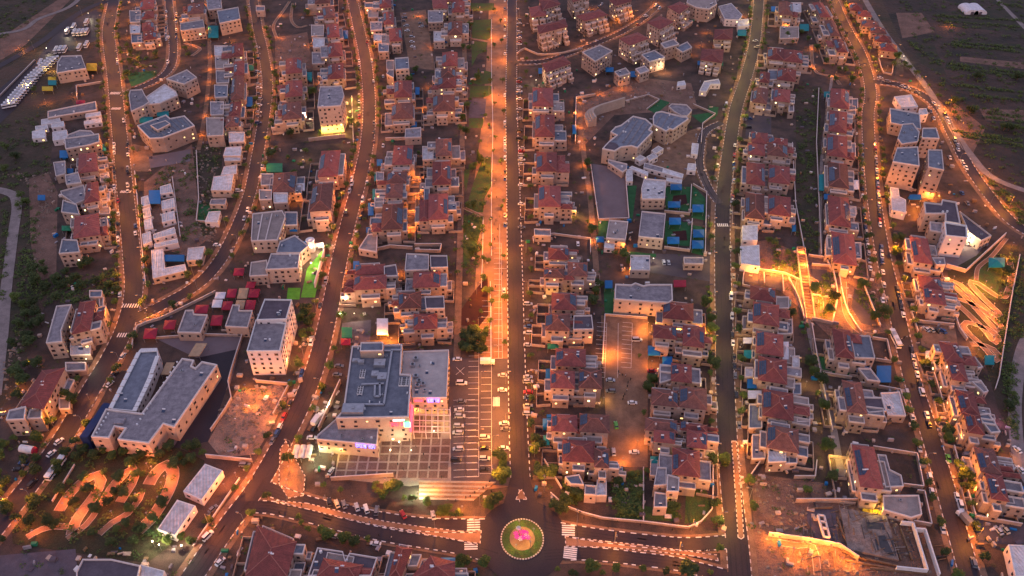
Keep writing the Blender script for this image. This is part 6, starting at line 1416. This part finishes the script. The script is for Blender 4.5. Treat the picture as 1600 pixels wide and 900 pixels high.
group_of([('B4',668+y*.06,y) for y in (8,35,60,90,130,165,190,235,262,285,310,335,380,410,445,480,510,650,680,705,740,805,885)]+[('C4',805+(y-10)*.235,y,*o) for y, *o in ((10,),(45,'black'),(85,'black'),(120,'black'),(172,'white'),(392,),(436,'silver'),(490,'silver'),(545,'white'),(602,'black'),(655,'white','van'),(800,'white'),(855,'black'))]+[('D4',1178,412,'white'),('D4',1200,470,'white','van'),('D4',1282,822,'grey'),('D4',1290,592,'black'),('D4',1125,170,'green')], 'parked on the right of the far eastern street')
group_of([('C4',985,262),('C4',1018,265),('C4',1052,270),('C4',1092,273)], 'in the small walled car park on the east', 115)
group_of([('A4',a,b) for a,b in ((700,490),(745,515),(840,545),(872,556),(930,582),(1035,650),(1064,676),(1015,700),(1035,745),(1103,720),(1115,745),(1127,770),(1165,880))]+[('B4',a,b) for a,b in ((1182,10),(1186,40),(1210,115),(1220,135),(1236,155),(1135,90),(1210,310),(1245,376))], 'on the outer ring street')
group_of([('A2',645,y) for y in (385,415,440,495,525,600,640,680,735,780,812)]+[('A2',578,126),('A2',545,60),('A2',600,180)]+[('B2',600,215),('B2',600,252,'white','van'),('B2',586,300),('B2',565,425),('C2',402,115,'black'),('C2',345,345,'white'),('C2',287,540,'blue'),('C2',240,660,'silver'),('C2',215,728,'black'),('C2',176,812,'red'),('C2',146,882,'white'),('D2',105,60,'grey'),('D2',135,10,'blue')], 'along the left of the curving street')
group_of([('A2',695,265),('A2',725,385),('A2',736,510),('A2',738,772),('A2',738,830),('A2',795,480),('B2',795,15),('B2',705,185),('B2',695,242),('B2',668,355,'white','van'),('B2',650,465),('B2',626,562),('B2',440,852,'silver','van')], 'along the right of the curving street')
group_of([('C2',520,492,'grey',0),('C2',508,546,'grey',0),('C2',425,790,'silver',120),('D2',350,40,'white',0),('D2',325,103,'silver',0),('C2',370,880,'black',60),('D2',470,250,'silver',70)], 'beside the shopping centre ramp')
group_of([('D2',460,445,'black',105),('D2',508,455,'beige',115),('D2',552,460,'grey',112),('D2',632,475,'silver',112),('D2',690,485,'white',112),('D2',755,497,'grey',90),('D2',920,520,'red',120),('D2',1108,525,'silver',105)], 'in the bays above the southern street')
group_of([('D2',490,655,'silver',170),('D2',748,702,'white',172)], 'in the lane below the southern street')
group_of([('D1',1332,485,'grey',55),('D1',1300,655,'white','van',60),('D1',1378,815,'white',58),('D1',1530,210,'grey',0)], 'around the white sheds')
group_of([('D1',372,65,'white',60),('D1',325,140,'white',62),('D1',152,200,'blue',170),('D1',115,240,'black',175),('C1',770,430,'silver',80),('C1',720,545,'black',70),('C1',688,605,'white',65),('D1',205,330,'black',70)], 'on the lower end of the far western street')
group_of([('B1',715,y) for y in (8,35,60,160,185,210,270,300)]+[('B1',740,y) for y in (360,440,500,562,580,600,640)], 'on the left of the far western street')
group_of([('B1',800,y) for y in (5,70,155,175,265,300)]+[('B1',848,515),('B1',848,562,'white'),('C1',752,45),('A1',735,380),('A1',735,400),('A1',780,620),('A1',775,760)], 'on the right of the far western street')
group_of([('A2',a,b) for a,b in ((15,455),(15,480),(15,530),(18,552),(18,590),(20,625),(20,660),(18,705),(15,730),(15,772),(10,300),(12,340),(12,370))], 'in the bays beside the hooked street', 'h')
group_of([('A1',1040,y) for y in (75,105,150,180,200,225,250)]+[('A1',1103,y) for y in (90,115,140,190,215,240)]+[('B1',1495,296,'white',0),('B1',1358,636,'white',0),('B1',1550,415),('B1',1528,470),('B2',40,145),('A1',1050,392)], 'along the hooked street')
group_of([('A3',900,38,'white','van',60),('A3',922,55,'white','van',60),('A3',835,105,'white',30),('A3',785,160,'red',30),('A3',545,45),('A3',560,30)], 'near the top of the branch street')
group_of([('C3',780,330,'silver','van'),('C3',615,580,'silver'),('C3',617,650,'grey'),('C3',752,722,'white'),('D3',762,130,'white'),('C3',875,522,'red')], 'on the central car park', 'h')
group_of([('C3',650,862,'green'),('D3',635,130,'silver')], 'standing lengthwise in the central car park', 90)
group_of([('D4',1438,620,'silver'),('D4',1478,615,'beige'),('D4',1555,115,'white'),('D4',1575,240,'white')], 'at the lower right edge', 105)
group_of([('A2',a,b) for a,b in ((930,115),(940,165),(945,195),(975,235),(975,265),(980,295),(1030,150),(1035,170),(920,135))], 'in the small car park right of the curving street', 'h')
group_of([('A4',1470,800,) ][:0]+[('B3',948,745,'silver',90),('B3',978,745,'silver',90),('B3',412,628,'white',90)], 'in the walled yards of the middle', 90)
group_of([('A4',1515-1200+a,b) for a,b in ()]+[('A3',a,b) for a,b in ((1515,695),(1565,705),(1480,745),(1475,800),(1520,260),(1530,300))], 'in the yard right of the straight eastern street', 'h')
# buses
def bus(p, ang, lab, group=None, L=11.5, far=False):
    me = BUS[L]
    if far: return props(link('parked_bus', me[3], None, (p.x,p.y,.1), ang), lab, 'bus', group)
    r = empty('parked_bus', (p.x,p.y,.1), ang, label=lab, cat='bus', group=group)
    link('body', me[0], r); link('windscreen', me[1], r); link('roof_unit', me[2], r)
    for x in (-L*.3,L*.32):
        for y in (-1.1,1.1): link('wheel', WHEEL, r, (x,y,.42)).scale = (1.4,1.2,1.4)
BUS = {}
for L in (11.5, 9.0):
    b1, b2, b3, b4 = MB(), MB(), MB(), MB(); b1.box(0,0,.45,L,2.3,1.0); b1.box(0,0,2.35,L,2.3,.75); b2.box(0,0,1.45,L-.06,2.24,.9); b3.box(-L*.2,0,3.1,2.6,1.8,.3); b3.box(L*.22,0,3.1,1.6,1.4,.22)
    for s, mi in ((b1,0),(b2,1),(b3,2)): n = len(b4.v); b4.v += s.v; b4.f += [[q+n for q in f] for f in s.f]; b4.m += [mi]*len(s.f)
    BUS[L] = (b1.mesh('body','tank'), b2.mesh('windscreen','carglass'), b3.mesh('roof_unit','metal'), b4.mesh('bus',['tank','carglass','metal']))
def dirpx(k, x0, y0, x1, y1): a, c = pc(k,x0,y0), pc(k,x1,y1); return atan2(c.y-a.y, c.x-a.x)
k = 0
for (x0,y0,x1,y1,n) in ((84,95,51,125,9),(48,130,15,168,11)):
    a0, a1 = P(x0,y0), P(x1,y1)
    for i in range(n):
        k += 1; p = a0.lerp(a1, i/(n-1)); bus(p, dirpx('',int(p.x)*0+20,120,36,117), 'white bus in the long diagonal bus row, %s from the upper right' % nth(k), 'buses parked in the long row', 9.0, True)
for i, (x,y) in enumerate(((545,150),(465,178),(425,205),(470,215),(495,215),(520,213),(545,210),(355,325),(382,322),(408,320),(500,308),(545,290),(258,405))):
    bus(pc('A1',x,y), dirpx('A1',x,y,x+25,y-45), 'white bus in the bus yard, %s in order from the top' % nth(i+1), 'buses in the yard', 9.0, True)
bus(P(1397.5,533), dirpx('C4',765,285,815,385), 'white bus stopped on the far eastern street beside the playground slope', None, 11.5)
bus(pc('D1',355,240), dirpx('D1',305,305,400,175), 'long white bus parked beside the park wall on the lower left street', None, 11.5)
# trucks
def truck(p, ang, lab, m='tank'):
    r = empty('parked_truck', (p.x,p.y,.2), ang, label=lab, cat='truck')
    b = MB(); b.box(-1,0,.9,5,2.3,2.2); b.build_at = 0; link('cargo_box', b.mesh('cargo_box', m), r)
    b = MB(); b.box(2.5,0,.5,1.7,2.1,1.6); link('cab', b.mesh('cab','car_white'), r)
    b = MB(); b.box(3.0,0,1.35,.8,1.9,.7); link('windscreen', b.mesh('windscreen','carglass'), r)
    for x in (-2.2,2.3):
        for y in (-1,1): link('wheel', WHEEL, r, (x,y,.4)).scale = (1.25,1.2,1.25)
truck(pc('C2',385,835), radians(70), 'white box truck parked beside the ramp of the shopping centre')
truck(pc('C2',1448,475), 0, 'white box truck at the top of the promenade car bays')
truck(pc('D4',1218,550), radians(108), 'dark box truck parked on the right of the far eastern street', 'car_grey')

# ================================================================== PEOPLE
def person_mesh(pose, cloth):
    me = bpy.data.meshes.new('sk'); st = .18 if pose else .05
    V = [(0,0,.92),(0,0,1.15),(0,0,1.38),(0,0,1.5),(0,0,1.64),(0,.01,1.74), (-.2,0,1.4),(-.26,.03,1.13),(-.24,-.1,.9),(.2,0,1.4),(.26,-.03,1.13),(.24,.1,.9), (-.1,0,.85),(-.11,-st,.48),(-.11,-st*.6,.06),(.1,0,.85),(.11,st*.8,.48),(.11,st*1.6,.08)]
    R = [.15,.14,.16,.06,.1,.09,.07,.05,.04,.07,.05,.04,.1,.07,.05,.1,.07,.05]
    E = [(0,1),(1,2),(2,3),(3,4),(4,5),(2,6),(6,7),(7,8),(2,9),(9,10),(10,11),(0,12),(12,13),(13,14),(0,15),(15,16),(16,17)]
    me.from_pydata(V, E, []); o = bpy.data.objects.new('sk', me); C.objects.link(o)
    md = o.modifiers.new('s','SKIN'); 
    for i, sv in enumerate(me.skin_vertices[0].data): sv.radius = (R[i],R[i]*.8); sv.use_root = i == 0
    dg = bpy.context.evaluated_depsgraph_get(); m2 = bpy.data.meshes.new_from_object(o.evaluated_get(dg)); bpy.data.objects.remove(o)
    m2.name = 'person'; m2.materials.clear(); m2.materials.append(M[cloth]); m2.materials.append(M['skin']); m2.materials.append(M['blackcloth'])
    for p in m2.polygons:
        z = p.center.z; p.material_index = 1 if (1.5 < z < 1.68 and p.center.y < .06) or (z < .93 and abs(p.center.x) > .2) else (2 if z < .85 or z >= 1.68 else 0)
    return m2
try: PM = [person_mesh(i%2, c) for i, c in enumerate(('blackcloth','lightcloth','blackcloth','blackcloth'))]
except Exception as ex:
    print('person fallback', ex); PM = []
hat = MB(); hat.cyl((0,0,1.72),(0,0,1.74),.17,.17,10); hat.cyl((0,0,1.74),(0,0,1.85),.1,.09,10); HAT = hat.mesh('hat','blackcloth')
PPL = [('walking on the lit promenade',[(775,346),(772,352),(778,360),(770,368),(773,376),(780,340),(768,385),(777,372),(772,290),(775,282),(783,275),(770,270),(776,310),(772,120),(778,108),(771,140),(779,150),(768,30),(776,22),(785,430),(774,450)]),
 ('crossing the central car park',[(968,587),(972,588),(977,589),(981,600),(980,606),(979,612),(976,618),(974,622),(973,626),(985,595),(966,583)]),
 ('in the dark line of people crossing the far eastern street',[(1408,532),(1412,530),(1416,529),(1420,528),(1424,527),(1428,526),(1432,526),(1436,527),(1440,528),(1405,534)]),
 ('on the shopping plaza',[(622,728),(621,715),(630,735),(650,700),(662,712),(618,742),(680,705),(690,748),(655,742),(640,690),(605,720),(671,733)]),
 ('near the foot of the plaza steps',[(735,778),(742,772),(748,768),(755,765),(760,762),(768,770),(700,782),(712,785),(728,780),(765,755)]),
 ('on the pavement by the link road',[(906,803),(912,812),(1000,822),(1050,830),(1102,862),(1106,862),(1098,863),(950,826)]),
 ('on the pavement of the southern street',[(592,838),(578,818),(612,842),(437,803),(472,792),(551,778),(731,878),(736,876)]),
 ('by the far western street',[(158,430),(176,430),(230,488),(231,495),(52,650),(170,640)]),
 ('on the pavement left of the curving street',[(508,430),(512,420),(520,400),(515,445),(500,470),(560,140),(558,160),(565,180),(556,190)])]
for where, pts in PPL:
    for i, (x,y) in enumerate(sorted(pts, key=lambda q: q[1])):
        if not PM: break
        m_ = random.randrange(4); r_ = link('person', PM[m_], None, (P(x,y).x,P(x,y).y,.2), random.uniform(0,6.3))
        props(r_, '%s-clothed person %s, %s from top' % ('light' if m_ == 1 else 'dark', where, nth(i+1)), 'person', 'people '+where)
        if m_ in (0,2): link('hat', HAT, r_)
# magenta and white flower-like sculpture on the island
t = empty('flower_sculpture', (RC.x,RC.y,.62), label='magenta and white lit flower sculpture on the roundabout island', cat='sculpture')
rr = random.Random(4)
for i in range(9):
    a = i*.7; R_ = rr.uniform(1.2,3); h = rr.uniform(1.5,3.4); x, y = RC.x+R_*cos(a), RC.y+R_*sin(a)
    b = MB(); b.cyl((RC.x+.5*cos(a),RC.y+.5*sin(a),.62),(x,y,.6+h),.16,.1,6); b.build('stem','magenta',t)
    b = MB()
    for j in range(7): q = j*2*pi/7; b.add([(x,y,.6+h),(x+.9*cos(q-.3),y+.9*sin(q-.3),.9+h),(x+1.15*cos(q),y+1.15*sin(q),.75+h),(x+.9*cos(q+.3),y+.9*sin(q+.3),.9+h)],[(0,1,2,3)])
    b.build('petals','magenta' if i%3 else 'wfab',t)

# ================================================================== LAMPS
plm = MB(); plm.cyl((0,0,0),(0,0,8),.11,.07,6); POLE = plm.mesh('pole','pole')
arm = MB(); arm.bar((0,0,7.95),(1.7,0,8.35),.09); ARM = arm.mesh('arm','pole')
hdm = MB(); hdm.box(1.95,0,8.28,.95,.5,.12); hdm.box(1.95,0,8.40,1.0,.55,.1,0,1); HEAD = hdm.mesh('lamp_head',['lamp','pole']); HEADW = hdm.mesh('lamp_head',['lampw','pole'])
pl2 = MB(); pl2.cyl((0,0,0),(0,0,3.6),.07,.05,6); POLE2 = pl2.mesh('pole','pole')
gl = MB()
for i in range(4): 
    z0,z1 = 3.6+.2*i/2, 3.6+.2*(i+1)/2; gl.cyl((0,0,z0),(0,0,z1),[.12,.24,.26,.2][i],[.24,.26,.2,.05][i],8)
GLOBEW = gl.mesh('lamp_globe','lampw'); gl = MB(); gl.cyl((0,0,3.62),(0,0,3.70),.36,.38,10); gl.cyl((0,0,3.70),(0,0,3.82),.44,.2,10,1); GLOBE = gl.mesh('lamp_globe',['lamp','pole'])
LD = {}
def ldata(colr, pw):
    key = (colr, round(pw))
    if key not in LD:
        l = bpy.data.lights.new('glow', 'POINT'); l.energy = pw*LAMP_K; l.color = {'o':(1,.30,.035),'s':(1,.30,.018),'y':(1,.62,.12),'w':(1,.82,.5),'p':(1,.35,.6),'g':(.75,1,.55),'r':(1,.24,.05)}[colr]; l.shadow_soft_size = .07; LD[key] = l
    return LD[key]
def streetlamp(p, ang, lab, group, colr, pw):
    r = empty('street_lamp', (p.x,p.y,.1), ang, label=lab, cat='street lamp', group=group)
    link('pole', POLE, r); link('arm', ARM, r); link('lamp_head', HEADW if colr in 'wg' else HEAD, r)
    link('glow', ldata(colr, pw), r, (1.95,0,8.18))
LAMPS = [('the central avenue',1,34,'o',1300,1.0),('the far western street',-1,34,'o',2200,1),('the far western street',1,36,'o',3000,1),('the hooked street',-1,36,'o',2600,1),('the hooked street',1,44,'o',1500,1),
 ('the curving western street',1,30,'r',3000,1),('the curving western street',-1,34,'o',2600,1),('the straight eastern street',1,30,'y',1700,1),('the straight eastern street',-1,44,'y',1100,1),('the far eastern street',-1,28,'o',4200,1),('the far eastern street',1,60,'o',1000,1),
 ('the outer ring street',1,30,'o',5200,1),('the outer ring street',-1,44,'o',3800,1),('the small loop street',1,30,'o',2600,1),('the northern branch street',1,34,'o',2600,1),('the outer dirt road',-1,52,'y',420,1),('the highway',-1,70,'o',900,1)]
for key, s, step, colr, pw, io in LAMPS:
    L = sidepoints(key, s*(ROADS[key]['w']/2+2.4), step, jit=0); colr = 's' if colr == 'o' else colr
    for i, (p, d, px, py) in enumerate(L):
        n = Vector((-d.y,d.x))*s*-1; streetlamp(p, atan2(n.y,n.x), 'lit lamp on the %s side of %s, %s from the top' % (sname(key,s), key, nth(i+1)), 'street lamps along '+key, colr, pw*random.uniform(.55,1.2))
for i, (x,y) in enumerate(((901,824),(742,824),(750,790),(1080,830),(604,774),(1060,865),(450,785),(512,792),(1147,800),(1150,740),(850,770),(960,850),(680,830),(770,745))):
    streetlamp(P(x,y), radians(-90 if i%2 else 90), 'lit street lamp around the roundabout roads, %s in order of distance along them' % nth(i+1) if 0 else 'lit street lamp around the roundabout roads at %s' % ['the right zebra','the left zebra','the corner by the hedge','the garden gate','the parking bays','the far median end','the western fork','the bays by the wall','the median end','the hatched median','the curved wall top','the middle of the right median','the middle of the left median','the lower car park'][i], 'lamps round the roundabout roads', 'o', 3000)
for i, (x,y) in enumerate(((766,60),(764,150),(762,230),(768,300),(762,360),(756,430),(772,480),(772,560),(772,640),(771,700),(752,600),(748,690),(745,460),(785,30),(785,95),(786,160),(786,215),(786,265),(787,330),(787,395),(787,455),(788,515),(750,385),(748,515),(757,265),(756,200),(790,600),(790,665),(770,15))):  # outer columns added to spread orange light over the full width
    streetlamp(P(x,y), 0, 'tall lamp on the lit promenade, %s from the top' % nth(i+1), 'promenade lamps', 's', 4300)
SM = {'o':[],'r':[],'y':[],'w':[],'p':[],'g':[]}
def S_(k, col_, pw, *pts):
    for x, y in pts: SM[col_].append((k,x,y,pw))
S_('A2','o',900,(1015,105),(1140,175),(1110,300),(350,290),(365,400),(385,530),(165,100),(310,95),(150,240),(1080,550),(1065,700),(1385,65))
S_('B2','o',1500,(990,165),(1000,235),(1010,340),(980,440),(945,520),(965,545),(920,820)); S_('B2','o',900,(265,380)); S_('B2','y',400,(300,110),(420,190),(410,540),(525,250))
S_('B2','w',2600,(260,780),(300,720),(350,680),(240,830)); S_('B2','w',1500,(350,780),(420,660))
S_('A1','o',1000,(850,30),(815,130),(795,240),(785,330),(840,370),(880,420),(960,340),(1285,30),(1290,110),(1300,200),(1310,360),(1305,440),(1310,520),(1310,620),(1290,730),(1265,850),(1200,290),(290,650),(460,610),(135,310),(1480,160),(1440,260)); S_('C4','o',1900,(160,-70),(120,-110),(60,-90),(210,-20),(330,20),(290,90),(380,110),(450,20),(470,140),(530,200),(230,-120),(-60,-60),(20,-60),(90,-60)); S_('A2','y',2600,(430,850),(480,860),(530,850),(600,760),(605,700),(600,640)); S_('A2','w',2200,(308,760)); S_('A1','p',350,(525,440)); S_('A1','w',1100,(490,490),(415,215),(560,110),(300,330)); S_('A1','y',1300,(330,450),(180,560),(60,660),(480,270)); S_('A1','y',700,(950,690),(890,720))  # orange lamps round the sunken courts are extras, added to brighten the terraces
S_('A3','o',1200,(635,150),(690,565),(545,590),(410,640),(405,720),(415,800),(410,880),(1110,345),(955,460),(1165,100),(1220,210),(1180,290),(500,60),(900,20),(1440,110),(420,100)); S_('A3','w',900,(1205,60),(570,405),(150,530),(255,545),(935,450),(1250,410),(1190,460)); S_('A3','y',600,(225,900))
S_('A4','o',1200,(110,190),(170,230),(270,310),(290,430),(420,480),(530,480),(590,185),(740,440),(650,380),(940,520),(500,60),(560,220),(700,650),(1130,170)); S_('A4','y',600,(745,790)); S_('A4','w',900,(840,380),(660,290))
S_('B3','o',1200,(440,30),(440,140),(470,280),(500,490),(510,520),(510,620),(700,665),(720,810),(1480,760),(1500,820),(1540,850)); S_('B3','w',900,(730,90),(295,440),(880,750),(600,125)); S_('B3','y',900,(410,460),(150,210))
S_('B4','w',1800,(1065,610),(1130,620),(1220,630),(1240,560),(1310,600),(1180,700)); S_('B4','o',3000,(930,420),(960,470),(1000,350),(1040,330)); S_('B4','o',1800,(200,700),(220,780),(250,850),(400,800),(500,870),(60,800),(120,850),(30,820)); S_('B4','o',1500,(1500,720),(1500,800),(1150,860),(1280,870),(1350,890),(1520,650),(1480,860)); S_('B4','y',500,(820,70),(940,260),(400,760))
S_('C4','o',1900,(200,50),(220,120),(300,60),(320,130),(330,180),(400,190),(440,60),(480,80),(500,170),(550,240),(250,180),(350,100),(180,10)); S_('C4','o',1100,(1250,20),(1330,70),(1400,130),(1270,250),(1340,300),(1270,380),(1300,420),(1060,490),(1200,0),(1440,60),(1430,240),(1380,180)); S_('C4','p',700,(1430,855)); S_('C4','y',500,(350,855),(275,470),(545,820),(320,680),(230,620))
S_('C2','w',900,(565,105),(620,195),(1120,650),(465,760)); S_('C2','w',700,(535,200),(610,880)); S_('C2','o',2800,(820,330),(780,320),(850,350)); S_('C2','y',500,(1135,300),(300,345),(215,480),(1010,800),(1120,840),(1180,880))
S_('C1','w',500,(610,310),(555,480)); S_('C1','o',800,(200,490),(345,655),(120,650),(30,790),(980,180),(920,190),(1080,120),(560,700)); S_('C1','y',1200,(930,600),(880,720),(1000,520))
S_('C3','o',1600,(600,430),(640,420),(575,460),(830,290),(870,490),(845,250),(1190,300)); S_('C3','y',600,(570,720),(245,80),(1035,300),(870,270),(395,600),(1040,740)); S_('C3','w',400,(700,150))
S_('D1','r',1000,(600,290),(820,250),(1040,310),(1020,350),(410,480),(470,570),(710,530),(930,230),(220,650),(1480,290),(1550,320),(1530,380),(1410,360),(960,250),(120,590),(30,450)); S_('D1','w',1400,(1150,745)); S_('D1','w',1100,(970,720),(1010,740)); S_('D1','g',400,(1000,640))
S_('C4','o',1100,(1290,40),(1350,130),(1230,10),(1390,210),(1310,270),(1400,330),(1250,80),(1380,30)); S_('D1','r',1000,(560,330),(610,340),(500,520),(1060,300),(1000,440),(930,540),(800,300),(640,430),(860,420),(430,440)); S_('D2','w',330,(845,150),(975,150),(1115,30),(700,60),(900,100)); S_('D2','g',3000,(1015,410)); S_('D2','y',450,(480,185),(540,150),(770,100),(900,30),(830,60),(980,40)); S_('D2','g',900,(400,150),(370,220)); S_('C2','o',1500,(60,680),(-60,640),(-30,760),(100,850)); S_('D2','o',1500,(210,250),(200,330),(1110,380),(1290,500))  # loop-garden and bare-ground lamps here are extras added to brighten those spots
S_('D3','y',450,(45,590),(135,640),(115,720),(25,740)); S_('D3','y',600,(1000,485),(480,270),(350,240),(1000,200)); S_('D3','o',1500,(780,90),(690,200),(1450,110))
S_('D4','o',1700,(60,690),(250,720),(150,760),(300,760),(200,830),(450,820),(520,860),(20,680),(380,740)); S_('D4','y',700,(400,200),(430,180),(580,440),(680,520)); S_('D4','o',1200,(490,220),(1290,285),(1270,380),(1180,60),(1500,180)); S_('D4','w',300,(1340,330),(1350,400))
CNAME = {'o':'orange','r':'deep orange','y':'yellow','w':'white','p':'pink','g':'greenish'}
ZN_ = {'A1':'upper left','A2':'upper middle-left','A3':'upper middle-right','A4':'upper right','B1':'left','B2':'middle-left','B3':'middle-right','B4':'right','C1':'lower left','C2':'lower middle-left','C3':'lower middle-right','C4':'lower right','D1':'bottom left','D2':'bottom middle-left','D3':'bottom middle-right','D4':'bottom right'}
for colr, L in SM.items():
    byk = {}
    for k, x, y, pw in L: byk.setdefault(k, []).append((x,y,pw))
    for k, q in byk.items():
        for i, (x,y,pw) in enumerate(sorted(q)):
            p = pc(k,x,y)
            r_ = empty('garden_lamp', (p.x,p.y,.1), label='%s garden lamp in the %s part, %s from its left' % (CNAME[colr], ZN[k], nth(i+1)), cat='garden lamp', group='short lamps in gardens and alleys')
            for poly_ in BLD:
                if inside(p, poly_): break
            link('pole', POLE2, r_); cap = colr != 'w'; link('lamp_globe', GLOBE if cap else GLOBEW, r_); link('glow', ldata(colr, pw), r_, (0,.12,3.57) if cap else (0,0,4.3))
print('objects', len(bpy.data.objects), 'cars', NC[0], 'trees', len(TREES), 'lamps', sum(len(v) for v in SM.values()))
